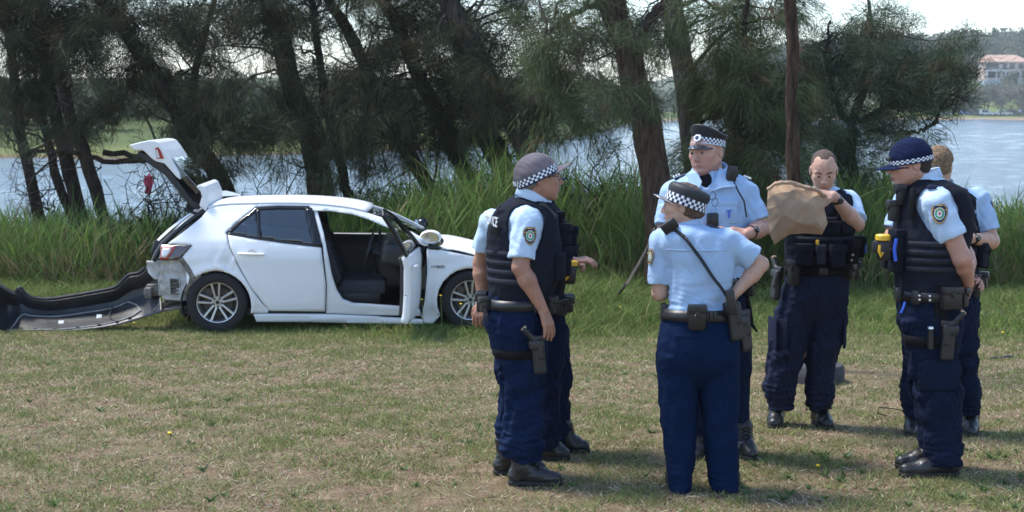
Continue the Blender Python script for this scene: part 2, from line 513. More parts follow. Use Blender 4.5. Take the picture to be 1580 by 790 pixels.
# far bank: near on the left, far on the right, a hill behind the right-hand bay
_sx = np.array([-1500, -300, -60, -25, -8, 4, 14, 30, 60, 110, 150, 400, 1500])
_sy = np.array([120, 100, 92, 92, 110, 135, 210, 360, 440, 452, 455, 470, 500])
def shore_y(x): return np.interp(x, _sx, _sy) + 2.0 * np.sin(np.asarray(x) * 0.11)
def far_h(x, y):
    d = y - shore_y(x)
    flat = np.interp(d, [-12, -1, 1.5, 6, 30, 80], [-3.0, -0.6, 0.35, 1.0, 1.8, 2.5])
    hill = np.interp(d, [20, 45, 90, 160, 260, 420], [0, 4.0, 13, 22, 30, 34]) * np.interp(x, [40, 90, 140, 190, 400], [0, .55, .85, 1.05, 1.2])
    left = np.interp(d, [30, 120, 400], [0, 4, 12]) * np.interp(x, [-60, 20, 60], [1, 1, 0])
    return WATER_Z + flat + hill + left
def make_far():
    xs = np.concatenate([[-1500, -700, -350], np.arange(-200, 321, 5.0), [400, 700, 1500]])
    ds = np.array([-12, -6, -2, -0.5, 0.7, 1.5, 3, 6, 10, 16, 24, 32, 40, 50, 65, 80, 100, 130, 160, 200, 260, 330, 420, 700, 1400])
    X = np.repeat(xs[:, None], len(ds), 1); Y = shore_y(xs)[:, None] + ds[None, :]
    Z = far_h(X, Y) + 0.25 * np.sin(X * .31) * np.sin(Y * .23)*(ds[None,:]>12)
    v = np.stack([X, Y, Z], -1).reshape(-1, 3)
    a, b = X.shape; i = np.arange(a * b).reshape(a, b)
    f = np.stack([i[:-1, :-1], i[1:, :-1], i[1:, 1:], i[:-1, 1:]], -1).reshape(-1, 4)
    c = np.zeros((a, b, 3)); c[:] = (0.16, 0.21, 0.06)
    c[:, ds < 3.2] = (0.34, 0.25, 0.17)
    c[xs < 40, :] = np.where((ds < 1.2)[None, :, None], np.array([0.16, 0.12, 0.07]), c[xs < 40, :])
    c[xs < 40, 5:7] = (0.17, 0.19, 0.07)
    c[xs < 40, 7:] = (0.10, 0.13, 0.045)
    c[:, ds > 40] = (0.09, 0.11, 0.05)
    m = mat('far bank grass', (1, 1, 1), 0.95, var=0.25, vscale=0.25, tint=True, spec=0.1)
    return tag(mesh_np('far_shore', v, f, m, colattr=c.reshape(-1, 3)), kind='structure')
make_far()

# ------------------------------------------------------------------ foliage helpers
def blades(base, tip, width, bend=None, segs=1, up=None):
    """tapered blades from base to tip; segs 1 -> single triangles, else strips with sideways bend"""
    n = len(base)
    d = tip - base
    s = np.cross(d, rng.normal(size=(n, 3))); s /= np.linalg.norm(s, axis=1)[:, None] + 1e-9
    w = np.asarray(width).reshape(-1, 1) * 0.5
    if segs == 1:
        v = np.stack([base - s * w, base + s * w, tip], 1).reshape(-1, 3)
        return v, np.arange(3 * n).reshape(n, 3)
    rows = []
    for k in range(segs + 1):
        t = k / segs
        c = base + d * t
        if bend is not None: c = c + bend * (t * t - t * 0.0)
        ww = w * (1 - t ** 1.6) * (0.75 + 0.6 * t * (1 - t) * 2)
        rows += [c - s * ww, c + s * ww]
    v = np.stack(rows, 1).reshape(-1, 3)
    q = 2 * (segs + 1)
    tri = []
    for k in range(segs):
        a = 2 * k
        tri += [(a, a + 1, a + 3), (a, a + 3, a + 2)] if k < segs - 1 else [(a, a + 1, a + 3)]
    tri = np.array(tri)
    f = (np.arange(n)[:, None, None] * q + tri[None]).reshape(-1, 3)
    return v, f
def pnoise(x, y, s, ph=0.0):
    """smooth patch noise about 0..1"""
    x = x * s; y = y * s
    a = np.sin(x * 1.0 + 2.1 * np.sin(y * 0.7 + ph)) + np.sin(y * 1.3 + 1.9 * np.sin(x * 0.8 + 2 * ph + 1)) + 0.7 * np.sin(2.3 * x - 1.9 * y + ph * 3 + 1.5 * np.sin(1.7 * y))
    return np.clip(a / 5.4 + 0.5, 0, 1)
make_lake()
M_NEEDLE = mat('she-oak needles', (1, 1, 1), 0.75, tint=True, spec=0.25, trans=0.22)
M_LEAF = mat('broad leaves', (1, 1, 1), 0.7, tint=True, spec=0.3, trans=0.3)
M_GRASS = mat('grass blades', (1, 1, 1), 0.75, tint=True, spec=0.2, trans=0.3)
def bark(name, c1, c2, s=18.0):
    return mat(name, c1, 0.95, col2=c2, vscale=s, bump=1.0, bscale=s * 1.6, stretch=(1, 1, 0.18), spec=0.1, bdist=0.09)
M_BARK = bark('dark she-oak bark', (0.022, 0.017, 0.013), (0.075, 0.058, 0.045))
M_BARK_B = bark('brown furrowed bark', (0.035, 0.024, 0.017), (0.125, 0.085, 0.06), 24)
M_BARK_G = bark('pale grey bark', (0.07, 0.065, 0.058), (0.20, 0.185, 0.165), 14)
M_TWIG = mat('grey twigs', (0.10, 0.088, 0.075), 0.95, var=0.3, vscale=4, spec=0.1)
M_TWIG_D = mat('dark twigs', (0.028, 0.022, 0.018), 0.95, var=0.3, vscale=4, spec=0.1)

# ------------------------------------------------------------------ lawn
def make_lawn():
    # random points inside the strip the camera can see, denser near the camera
    n = 520000
    y = 5.2 + 11.3 * rng.random(n) ** 1.35
    x = (rng.random(n) - 0.5) * 2 * (0.38 * y + 0.6)
    p = 0.22 * pnoise(x, y, 1.1, 0.3) + 0.36 * pnoise(x, y, 4.3, 1.2) + 0.46 * pnoise(x, y, 11, 2.2)
    edge = np.clip((y - 12.0) / 2.5, 0, 1)
    p = p + 0.22 * edge
    # bare scuffed patches
    bare = np.exp(-(((x - 2.4) / 0.9) ** 2 + ((y - 11.4) / 0.35) ** 2)) + np.exp(-(((x + 0.1) / 0.8) ** 2 + ((y - 7.3) / 0.5) ** 2)) * .5
    keep = rng.random(n) < np.clip(0.35 + 1.3 * (p - 0.35) - bare, 0.16, 1)
    x, y, p = x[keep], y[keep], p[keep]
    n = len(x)
    z = T(x, y)
    green = rng.random(n) < np.clip((p - 0.20) * 1.6, 0.25, 0.85)
    h = np.where(green, rng.uniform(0.014, 0.036, n) * (0.6 + 0.8 * p), rng.uniform(0.006, 0.022, n))
    tuft = (pnoise(x, y, 14, 5) > 0.83) & green
    h = np.where(tuft, h * 1.7, h)
    lean = rng.normal(size=(n, 2)) * (h * np.where(green, 0.75, 1.5))[:, None]
    base = np.stack([x, y, z - 0.003], 1); tip = np.stack([x + lean[:, 0], y + lean[:, 1], z + h], 1)
    v, f = blades(base, tip, rng.uniform(0.0035, 0.0075, n) * (0.6 + y / 14))
    r = rng.random((n, 1))
    g1, g2 = np.array([0.125, 0.16, 0.045]), np.array([0.34, 0.36, 0.145])
    d1, d2 = np.array([0.37, 0.315, 0.195]), np.array([0.66, 0.585, 0.40])
    c = np.where(green[:, None], g1 + (g2 - g1) * r, d1 + (d2 - d1) * r)
    c = np.where((~green & (rng.random(n) < 0.25))[:, None], np.array([0.15, 0.095, 0.065]), c)
    tag(mesh_np('lawn_grass', v, f, M_GRASS, smooth=False, colattr=np.repeat(c, 3, 0)), 'short patchy half dry grass covering the open ground', 'grass', kind='stuff')
make_lawn()

def make_weeds():
    B, Tp, Wd, Cc = [], [], [], []
    spots = [(G(R_.uniform(20, 1570), R_.uniform(560, 785)), R_.uniform(.5, 1.1)) for _ in range(75)] + [(G(R_.gauss(1270, 60), R_.uniform(700, 775)), R_.uniform(.7, 1.3)) for _ in range(22)] + [(G(R_.uniform(1450, 1575), R_.uniform(690, 780)), R_.uniform(.7, 1.3)) for _ in range(14)]
    for g, k in spots:
        for j in range(R_.randint(6, 11)):
            a = R_.uniform(0, 6.283); l = R_.uniform(.03, .065) * k; e = R_.uniform(.15, .8)
            B.append(g + (0, 0, .002)); Tp.append(g + (l * math.cos(a) * math.cos(e), l * math.sin(a) * math.cos(e), .006 + l * math.sin(e))); Wd.append(R_.uniform(.010, .018) * k)
            s = R_.uniform(.7, 1.3); Cc.append((.085 * s, .15 * s, .045 * s) if R_.random() < .8 else (.17 * s, .22 * s, .12 * s))
    v, f = blades(np.array(B), np.array(Tp), np.array(Wd), None, 3)
    tag(mesh_np('lawn_weeds', v, f, M_GRASS, smooth=False, colattr=np.repeat(np.array(Cc), 8, 0)), 'small broad-leaved weeds scattered through the lawn', 'weeds', kind='stuff')
    B, Tp, Wd, Cc = [], [], [], []
    for _ in range(420):
        g = G(R_.uniform(0, 1580), R_.uniform(545, 789)); a = R_.uniform(0, 6.283); l = R_.uniform(.02, .07)
        B.append(g + (0, 0, .012)); Tp.append(g + (l * math.cos(a), l * math.sin(a), R_.uniform(.008, .02))); Wd.append(R_.uniform(.003, .014)); s = R_.uniform(.5, 1.3)
        Cc.append((.22 * s, .14 * s, .085 * s) if R_.random() < .75 else (.42 * s, .36 * s, .26 * s))
    v, f = blades(np.array(B), np.array(Tp), np.array(Wd), None, 3)
    tag(mesh_np('leaf_litter', v, f, M_GRASS, smooth=False, colattr=np.repeat(np.array(Cc), 8, 0)), 'dry leaves and bits of bark strewn over the lawn', 'litter', kind='stuff')
make_weeds()

def make_verge():
    """lusher grass between the lawn and the reeds"""
    n = 150000
    y = 12.6 + 9.2 * rng.random(n)
    x = (rng.random(n) - 0.5) * 2 * (0.38 * y + 0.8)
    # the mown line
    line = 14.2 + 0.35 * np.sin(x * 0.9) + np.interp(x, [-6, -2.2, -1.2, 0.2, 1.6, 3, 6], [0.9, 0.35, -0.45, -0.85, -0.6, -0.2, -0.4])
    d = y - line
    den = np.clip(d / 1.2, 0, 1) * (0.5 + 0.5 * pnoise(x, y, 2.5, 1))
    gn = G(690, 509); den = np.maximum(den, .95 * np.exp(-(((x - gn[0]) / .5) ** 2 + ((y - gn[1] - .12) / .22) ** 2)))
    keep = rng.random(n) < np.clip(den, 0, 1)
    x, y, d = x[keep], y[keep], d[keep]
    n = len(x)
    # mud and no tall grass under the car's belly
    hh = np.interp(d, [0, 0.8, 2, 5], [0.05, 0.11, 0.17, 0.22]) * (0.55 + 0.9 * pnoise(x, y, 4, 3))
    mid = np.exp(-((x - 0.9) / 1.1) ** 2) * np.clip(d / 1.5, 0, 1)
    hh = hh * (1 + 1.5 * mid)
    h = hh * rng.uniform(0.5, 1.25, n)
    gn = G(690, 509)
    near = np.exp(-(((x - gn[0]) / .6) ** 2 + ((y - gn[1] - .12) / .22) ** 2))
    h = h * (1 + 2.2 * near) + .20 * near * rng.random(n)
    car = (x > -3.6) & (x < 0.3) & (y > 14.7) & (y < 16.5)
    h = np.where(car, np.minimum(h, 0.12), h)
    lean = rng.normal(size=(n, 2)) * (h * 0.4)[:, None]
    z = T(x, y)
    base = np.stack([x, y, z - 0.005], 1); tip = np.stack([x + lean[:, 0] * .5, y + lean[:, 1] * .5, z + h], 1)
    bend = np.stack([lean[:, 0], lean[:, 1], -0.25 * h], 1)
    v, f = blades(base, tip, rng.uniform(0.007, 0.014, n), bend, 2)
    r = rng.random((n, 1))
    g1, g2 = np.array([0.075, 0.125, 0.024]), np.array([0.215, 0.29, 0.08])
    c = g1 + (g2 - g1) * r
    c = np.where((rng.random(n) < 0.12)[:, None], np.array([0.30, 0.26, 0.12]), c)
    tag(mesh_np('verge_grass', v, f, M_GRASS, smooth=False, colattr=np.repeat(c, 6, 0)), 'long green grass growing between the lawn and the reeds', 'grass', kind='stuff')
make_verge()

def make_reeds():
    n = 12500
    y = rng.uniform(18.2, 23.4, n)
    x = (rng.random(n) - 0.5) * 2 * (0.385 * y + 0.8)
    px = CXP + x / y * FPX
    front = np.interp(px, [0, 300, 560, 760, 900, 1010, 1180, 1350, 1580], [19.6, 19.4, 18.9, 18.4, 18.2, 18.4, 18.6, 18.3, 18.6]) + 0.35 * np.sin(x * 2.3) 
    H = np.interp(px, [0, 130, 300, 470, 560, 650, 760, 800, 850, 930, 1010, 1100, 1250, 1330, 1400, 1480, 1530, 1580],
                      [.92, .92, .9, .95, 1.25, 1.4, 1.7, 1.9, 1.6, 1.55, 1.45, 1.2, 1.35, 1.65, 1.5, 1.05, 1.05, 1.15])
    keep = (y > front) & (rng.random(n) < np.interp(y - front, [0, .5, 3], [0.5, 1, 0.85]))
    x, y, H = x[keep], y[keep], H[keep]
    n = len(x)
    H = H * rng.uniform(0.72, 1.12, n) * (0.85 + 0.3 * pnoise(x, y, 3.0, 0.7)) + np.clip((y - 20.5) * 0.1, 0, 0.35)
    z = T(x, y)
    z = np.where(z < -0.9, -0.9, z)
    lean = rng.normal(size=(n, 2)) * 0.10
    top = np.stack([x + lean[:, 0] * H, y + lean[:, 1] * H, z + H * 0.86], 1); root = np.stack([x, y, z - 0.03], 1)
    V, F, Cc = [], [], []
    off = 0
    def put(v, f, c, per):
        nonlocal off
        V.append(v); F.append(f + off); Cc.append(np.repeat(c, per, 0)); off += len(v)
    dry = rng.random(n) < 0.16
    r = rng.random((n, 1))
    cs = np.where(dry[:, None], np.array([0.30, 0.225, 0.125]) + 0.12 * r, np.array([0.10, 0.145, 0.04]) + 0.06 * r)
    v, f = blades(root, top, rng.uniform(0.008, 0.012, n), None, 2); put(v, f, cs, 6)
    for k in range(6):
        t = rng.uniform(0.12, 0.97, n)[:, None]
        b = root + (top - root) * t
        ln = rng.uniform(0.28, 0.62, n)[:, None] * (0.55 + 0.45 * H[:, None])
        az = rng.uniform(0, 2 * np.pi, n); el = rng.uniform(0.85, 1.42, n)
        d = np.stack([np.cos(az) * np.cos(el), np.sin(az) * np.cos(el), np.sin(el)], 1) * ln
        bend = np.stack([np.cos(az) * 0.35, np.sin(az) * 0.35, -0.42 * np.ones(n)], 1) * ln * (rng.random(n) ** 1.8)[:, None]
        v, f = blades(b, b + d, rng.uniform(0.011, 0.021, n), bend, 3)
        rr = rng.random((n, 1))
        low = (t < 0.35) & (rng.random((n, 1)) < 0.45)
        c = np.array([0.066, 0.125, 0.024]) + np.array([0.14, 0.18, 0.058]) * rr
        c = np.where(low | (dry[:, None] & (rr < 0.7)), np.array([0.27, 0.22, 0.12]) * (0.7 + 0.5 * rr), c)
        put(v, f, c, 8)
    tag(mesh_np('reeds', np.concatenate(V), np.concatenate(F), M_GRASS, smooth=False, colattr=np.concatenate(Cc)),
        'tall green reeds with dry stalks along the lake edge', 'reeds', kind='stuff')
make_reeds()
# ------------------------------------------------------------------ she-oaks along the bank
def smooth_path(pts, rad, n):
    pts = np.asarray(pts, float); rad = np.asarray(rad, float)
    s = np.concatenate([[0], np.cumsum(np.linalg.norm(np.diff(pts, axis=0), axis=1))])
    t = np.linspace(0, s[-1], n)
    return np.stack([cubic(t, s, pts[:, i]) for i in range(3)], 1), np.interp(t, s, rad)
def crooked(a, b, n, amp, sag=0.0):
    t = np.linspace(0, 1, n)[:, None]
    p = a + (b - a) * t
    L = np.linalg.norm(b - a)
    j = np.cumsum(rng.normal(size=(n, 3)), 0) * amp * L / math.sqrt(n)
    j = j - t * j[-1]
    p = p + j; p[:, 2] += sag * L * (4 * t * (1 - t))[:, 0]
    return p
def trunk_mesh(mb, pts, rad, n=22, sides=12):
    p, r = smooth_path(pts, rad, n)
    p = p + rng.normal(size=p.shape) * 0.012
    mb.tube(p, r * (1 + rng.normal(size=len(r)) * 0.05), sides)
    return p, r
GREENS = dict(dark=((0.024, 0.034, 0.018), (0.080, 0.100, 0.050)), olive=((0.032, 0.042, 0.022), (0.115, 0.130, 0.068)), light=((0.036, 0.058, 0.024), (0.125, 0.165, 0.072)), blue=((0.034, 0.054, 0.032), (0.105, 0.145, 0.085)))
def needles(centres, dirs, per, length, width, spread, tone, droop):
    """sprays of thin needles round twig points"""
    n = len(centres) * per
    c = np.repeat(centres, per, 0); d = np.repeat(dirs, per, 0)
    b = c + rng.normal(size=(n, 3)) * spread * 0.35 + d * rng.uniform(-0.5, 0.5, (n, 1)) * spread
    v = d * 1.0 + rng.normal(size=(n, 3)) * 0.33
    v[:, 2] -= droop
    v /= np.linalg.norm(v, axis=1)[:, None]
    L = rng.uniform(0.6, 1.25, (n, 1)) * length
    tip = b + v * L
    tip[:, 2] -= 0.12 * L[:, 0] * droop
    V, F = blades(b, tip, rng.uniform(0.7, 1.3, n) * width)
    lo, hi = (np.array(q) for q in GREENS[tone])
    clump = np.repeat(rng.random((len(centres), 1)), per, 0)
    col = lo + (hi - lo) * np.clip(0.65 * clump + 0.35 * rng.random((n, 1)), 0, 1)
    brown = (clump[:, 0] > 0.93)
    col = np.where(brown[:, None], np.array([0.13, 0.085, 0.045]), col)
    return V, F, np.repeat(col, 3, 0)
def she_oak(name, label, stems, blobs, barkm, twigm=None, tone='dark', group='she-oak trees along the bank', bare=0, nl=0.24, nw=0.0080, root_z=None, droop=0.65, per=28, dens=1.32, lace=0):
    """stems: list of (depth, [(px, py, width px), ...] from the ground up); blobs: (px, py, rx, ry, depth, depth radius, sprays)"""
    twigm = twigm or M_TWIG_D
    depth0 = stems[0][0]
    p0 = P(stems[0][1][0][0], stems[0][1][0][1], depth0)
    gz = max(float(T(p0[0], depth0)), -1.35)
    base = np.array([p0[0], p0[1], gz - 0.05])
    root = empty(name, base)
    tag(root, label, 'tree', group)
    mb = MB(); tw = MB(); paths = []
    for depth, pts in stems:
        w = [P(a, b, depth) for a, b, c in pts]; r = [max(c, 3) / FPX * depth * 0.5 for a, b, c in pts]
        if len(w) and pts is stems[0][1] and w[0][2] > gz:      # carry the trunk down to the ground
            d = w[0] - w[1]; d = d / np.linalg.norm(d)
            k = (w[0][2] - gz + 0.12) / max(0.4, -d[2]) if d[2] < 0 else 0.5
            foot = w[0] + d * k; foot[2] = gz - 0.12
            w = [foot] + w; r = [r[0] * 1.25] + r
        dy = rng.normal() * 0.3 * (depth > 16)
        for i in range(len(w)): w[i] = w[i] + np.array([0, dy * i / len(w), 0])
        p, rr = trunk_mesh(mb, np.array(w) - base, r)
        paths.append((p, rr))
    C, D = [], []
    allp = np.concatenate([p[4:] for p, r in paths])
    if lace:
        zz = np.array([(b, a) for a, b, c in sorted(stems[0][1], key=lambda q: q[1])], float)
        for _ in range(lace):
            yy = R_.uniform(-60, 215) if R_.random() < .8 else R_.uniform(-60, 60)
            xx = np.interp(yy, zz[:, 0], zz[:, 1]) + R_.gauss(0, 62)
            blobs = blobs + [(xx, yy, R_.uniform(18, 42), R_.uniform(12, 30), depth0 + R_.uniform(-.9, .6), .3, R_.randint(9, 18))]
    for (bx, by, rx, ry, dep, dr, n) in blobs:
        n = int(n * dens * (.5 if (lace and 100 < by < 260 and n > 30) else 1))
        q = rng.normal(size=(n, 3)); q /= np.linalg.norm(q, axis=1)[:, None]; q *= rng.random((n, 1)) ** (1 / 2.4)
        k = dep / FPX
        ctr = P(bx, by, dep) - base
        nc = max(3, n // 9)
        cc = q[:nc] * 1.05; ci = rng.integers(0, nc, n)
        q = np.where(rng.random((n, 1)) < .82, cc[ci], q)
        pts = ctr + q * np.array([rx * k, dr, ry * k]) + rng.normal(size=(n, 3)) * np.array([.12, .12, .10])
        nb = max(2, n // 40)
        # limbs run from the nearest higher-up part of a stem out into the blob, with side twigs
        anch = pts[rng.integers(0, n, nb)]
        for a in anch:
            dd = np.linalg.norm(allp - a - np.array([0, 0, -0.25]), axis=1)
            s = allp[np.argmin(dd + rng.random(len(dd)) * 0.6)]
            if np.linalg.norm(a - s) > 4.0: s = ctr + rng.normal(size=3) * 0.3
            L = np.linalg.norm(a - s)
            pth = crooked(s, a, 7, 0.16, 0.06)
            tw.tube(pth, np.linspace(min(0.035, 0.012 + 0.01 * L), 0.004, 7), 5, caps=False)
            for _ in range(2):
                i = rng.integers(2, 6)
                e = pth[i] + rng.normal(size=3) * 0.28 * np.array([1, 1, 0.7])
                tw.tube(crooked(pth[i], e, 4, 0.2), np.linspace(0.006, 0.0025, 4), 4, caps=False)
        out = pts - ctr; out /= np.linalg.norm(out, axis=1)[:, None] + 1e-6
        d = out * 0.6 + rng.normal(size=(n, 3)) * 0.5; d /= np.linalg.norm(d, axis=1)[:, None]
        C.append(pts); D.append(d)
    for _ in range(bare):                                     # dead hanging twigs
        s = allp[rng.integers(0, len(allp))]
        e = s + rng.normal(size=3) * np.array([0.7, 0.4, 0.35]) + np.array([0, -0.2, -0.25])
        pth = crooked(s, e, 8, 0.25)
        tw.tube(pth, np.linspace(0.012, 0.003, 8), 4, caps=False)
        for k in range(3):
            i = rng.integers(2, 7)
            tw.tube(crooked(pth[i], pth[i] + rng.normal(size=3) * 0.22, 5, 0.3), np.linspace(0.005, 0.002, 5), 4, caps=False)
    t = mb.build('trunk', barkm, root)
    tw.build('branches', twigm, root)
    if C:
        v, f, c = needles(np.concatenate(C), np.concatenate(D), per, nl, nw, 0.17, tone, droop)
        mesh_np('crown', v, f, M_NEEDLE, root, smooth=False, colattr=c)
    return root

she_oak('she_oak', 'slim she-oak trunk nearest the left edge, leaning left', [(22.6, [(64, 352, 19), (43, 255, 18), (27, 155, 16), (14, 60, 14), (6, -60, 12), (0, -220, 8)])],
        [(-10, 60, 90, 90, 22.5, 1.0, 160), (0, -120, 150, 110, 22.5, 1.3, 170), (60, 170, 60, 50, 22.3, .6, 40)], M_BARK, M_TWIG, bare=8, lace=14)
she_oak('she_oak', 'dark she-oak with two stems parting behind the loose bumper', [(22.2, [(128, 350, 24), (98, 237, 22), (75, 137, 19), (66, 60, 17), (45, -20, 14), (20, -200, 9)]), (22.4, [(116, 345, 15), (92, 290, 15), (74, 230, 13), (62, 150, 10), (70, 60, 8)])],
        [(130, 20, 60, 35, 22.2, .8, 60), (30, 90, 50, 60, 22.0, .7, 60), (80, 40, 90, 80, 22.4, 1.0, 170), (60, -130, 140, 100, 22.2, 1.4, 170), (30, 190, 55, 45, 22.0, .6, 40)], M_BARK, M_TWIG, bare=8, lace=14)
she_oak('she_oak', 'dark she-oak curving left just beside the raised tailgate', [(21.6, [(164, 352, 20), (132, 246, 20), (107, 182, 18), (87, 100, 15), (59, 32, 14), (30, -60, 11), (10, -220, 7)]), (21.7, [(160, 235, 9), (230, 245, 9), (165, 248, 8), (100, 232, 7), (40, 236, 5)])],
        [(170, 90, 80, 80, 21.8, .9, 170), (120, -110, 130, 100, 21.8, 1.3, 170), (175, 180, 55, 50, 21.5, .6, 60)], M_BARK, M_TWIG, bare=12, lace=16)
she_oak('she_oak', 'broad dark she-oak leaning left above the raised tailgate', [(21.8, [(372, 350, 34), (345, 290, 32), (318, 240, 28), (270, 160, 25), (196, 45, 24), (150, -20, 20), (90, -200, 12)]), (21.9, [(300, 330, 20), (292, 270, 18), (285, 190, 14), (300, 90, 11), (330, -30, 9)])],
        [(200, 25, 70, 35, 21.6, .8, 70), (320, 40, 60, 40, 21.7, .8, 70), (255, 120, 100, 90, 21.6, 1.0, 260), (330, 200, 90, 75, 21.2, .8, 230), (250, 25, 80, 50, 21.6, .9, 90), (300, -120, 170, 100, 21.8, 1.4, 210), (250, 255, 70, 50, 21.3, .6, 60)], M_BARK, tone='olive', bare=14, lace=22)
she_oak('she_oak', 'thickest dark trunk rising right behind the car roof', [(22.0, [(500, 340, 44), (492, 280, 40), (478, 200, 38), (446, 125, 34), (434, 63, 30), (405, -10, 26), (370, -200, 16)]), (21.8, [(540, 320, 16), (525, 250, 16), (505, 170, 14), (490, 80, 12), (470, -60, 9)])],
        [(400, 0, 70, 35, 21.6, .8, 60), (470, 45, 40, 35, 21.5, .6, 40), (400, 130, 85, 80, 21.6, .9, 230), (440, 215, 90, 60, 21.2, .8, 200), (400, 40, 60, 40, 21.6, .8, 60), (430, -130, 150, 100, 21.8, 1.4, 190), (520, 160, 60, 70, 21.3, .7, 130)], M_BARK, M_TWIG, tone='olive', bare=16, lace=22)
she_oak('she_oak', 'slender leaning she-oak whose foot stands above the open driver door', [(21.6, [(680, 322, 24), (655, 275, 23), (631, 234, 22), (590, 160, 20), (560, 92, 19), (539, 50, 18), (501, -10, 16), (440, -190, 10)])],
        [(560, 165, 85, 75, 21.2, .8, 220), (520, 240, 80, 45, 21.0, .6, 110), (580, -130, 150, 100, 21.6, 1.4, 190), (600, 225, 60, 55, 21.0, .6, 110)], M_BARK, M_TWIG, tone='olive', bare=16, lace=22)
she_oak('she_oak', 'leaning she-oak second left of the grey-capped officer', [(21.8, [(735, 318, 27), (714, 259, 25), (681, 184, 24), (655, 130, 23), (631, 84, 22), (618, 50, 21), (585, -10, 18), (530, -190, 11)])],
        [(650, 130, 80, 80, 21.3, .8, 210), (690, 215, 70, 55, 21.0, .6, 110), (660, 20, 60, 40, 21.4, .8, 60), (720, -130, 140, 100, 21.6, 1.4, 180)], M_BARK, tone='olive', bare=16, lace=22)
she_oak('she_oak', 'grey-barked she-oak sweeping from upper left down behind the grey-capped officer', [(20.6, [(835, 300, 30), (815, 240, 29), (798, 209, 28), (781, 175, 28), (748, 105, 29), (714, 50, 30), (689, -10, 30), (640, -190, 20)])],
        [(760, 60, 60, 60, 20.6, .8, 80), (820, 150, 70, 70, 20.3, .7, 110), (840, -120, 130, 90, 20.8, 1.3, 140)], bark('weathered grey bark', (0.035, 0.030, 0.026), (0.125, 0.11, 0.095)), M_TWIG, tone='olive', bare=22, lace=20)
she_oak('she_oak', 'dark upright she-oak with forked limb close behind the grey-capped officer', [(21.4, [(795, 310, 40), (785, 276, 38), (756, 217, 36), (735, 160, 32), (716, 100, 24), (700, 40, 18), (690, -60, 13)]), (21.3, [(740, 165, 18), (720, 140, 16), (690, 125, 12), (660, 122, 8)])],
        [(720, 170, 60, 60, 21.0, .6, 110), (860, 90, 70, 60, 21.2, .8, 90), (850, 190, 60, 40, 21.2, .6, 70)], M_BARK, bare=14, lace=16)
she_oak('she_oak', 'stout brown trunk standing left of the peaked-cap officer', [(17.6, [(1018, 425, 50), (1018, 340, 46), (1014, 290, 44), (1005, 215, 44), (988, 150, 44), (967, 65, 42), (945, -10, 40), (900, -200, 28)]), (17.6, [(975, 85, 20), (990, 45, 16), (1020, 10, 14), (1060, -40, 10)]), (17.8, [(955, 30, 12), (930, 10, 10), (890, 20, 8), (850, 45, 5)])],
        [(900, 90, 75, 70, 18.6, .6, 130), (880, 160, 75, 60, 18.6, .6, 110), (925, 205, 60, 45, 18.6, .5, 50), (1010, 60, 60, 50, 18.7, .5, 60), (940, -110, 150, 90, 18.0, 1.2, 190), (840, 60, 40, 50, 18.2, .6, 40)], M_BARK_B, M_TWIG, tone='light', bare=22, nw=0.0072, lace=12)
she_oak('she_oak', 'pale grey trunk seen above the peaked cap', [(20.0, [(1080, 330, 42), (1072, 240, 38), (1066, 181, 36), (1058, 120, 35), (1053, 86, 34), (1035, -10, 32), (1020, -200, 20)])],
        [(1110, 90, 70, 90, 19.6, .8, 220), (1160, 190, 80, 90, 19.4, .8, 260), (1090, 250, 60, 70, 19.6, .6, 110), (1080, -110, 140, 90, 20.0, 1.3, 160), (1170, 20, 60, 60, 19.6, .8, 130), (1150, 285, 70, 50, 19.3, .6, 120)], M_BARK_G, tone='light', bare=10, nw=0.0072)
she_oak('she_oak', 'thin dark sapling between the peaked cap and the straight trunk', [(19.0, [(1122, 340, 10), (1130, 250, 10), (1140, 150, 9), (1147, 65, 8), (1150, -20, 7), (1155, -140, 5)])],
        [(1195, 120, 55, 90, 18.8, .7, 170), (1200, 240, 50, 80, 18.6, .6, 130), (1140, 140, 40, 60, 18.8, .6, 60), (1130, 50, 40, 50, 19, .6, 50)], M_BARK, tone='light', bare=6, nw=0.0072)
she_oak('she_oak', 'straight slim brown trunk rising behind the paper bag', [(11.75, [(1246, 578, 26), (1243, 520, 23), (1236, 420, 22), (1228, 300, 22), (1224, 200, 21), (1221, 100, 20), (1217, 0, 19), (1213, -120, 17), (1210, -330, 12)])],
        [(1215, -330, 240, 100, 12.0, 1.2, 140)], M_BARK_B, tone='light', nw=0.006, nl=0.15)
she_oak('she_oak', 'feathery green she-oak spreading over the water right of the straight trunk', [(19.4, [(1330, 330, 20), (1318, 250, 17), (1322, 190, 15), (1345, 110, 11), (1352, 40, 8), (1350, -10, 4)]), (19.3, [(1325, 190, 9), (1370, 165, 9), (1420, 150, 7), (1470, 128, 4)]), (19.5, [(1325, 210, 9), (1290, 160, 8), (1275, 90, 6), (1280, 30, 3)]), (19.2, [(1335, 200, 7), (1400, 205, 6), (1440, 190, 3)])],
        [(1280, 90, 42, 70, 19.4, .6, 150), (1350, 85, 62, 66, 19.3, .7, 220), (1420, 115, 60, 45, 19.2, .6, 170), (1475, 95, 30, 26, 19.1, .4, 55), (1468, 145, 28, 18, 19.1, .4, 38), (1300, 180, 60, 60, 19.3, .6, 140), (1380, 175, 55, 40, 19.1, .5, 90), (1265, 240, 45, 60, 19.2, .5, 90), (1355, 25, 25, 30, 19.3, .4, 35), (1395, 212, 40, 26, 18.9, .4, 40), (1310, 255, 45, 30, 19.0, .4, 35)],
        M_BARK, tone='blue', bare=10, nw=0.0072, droop=-.05, nl=.2)
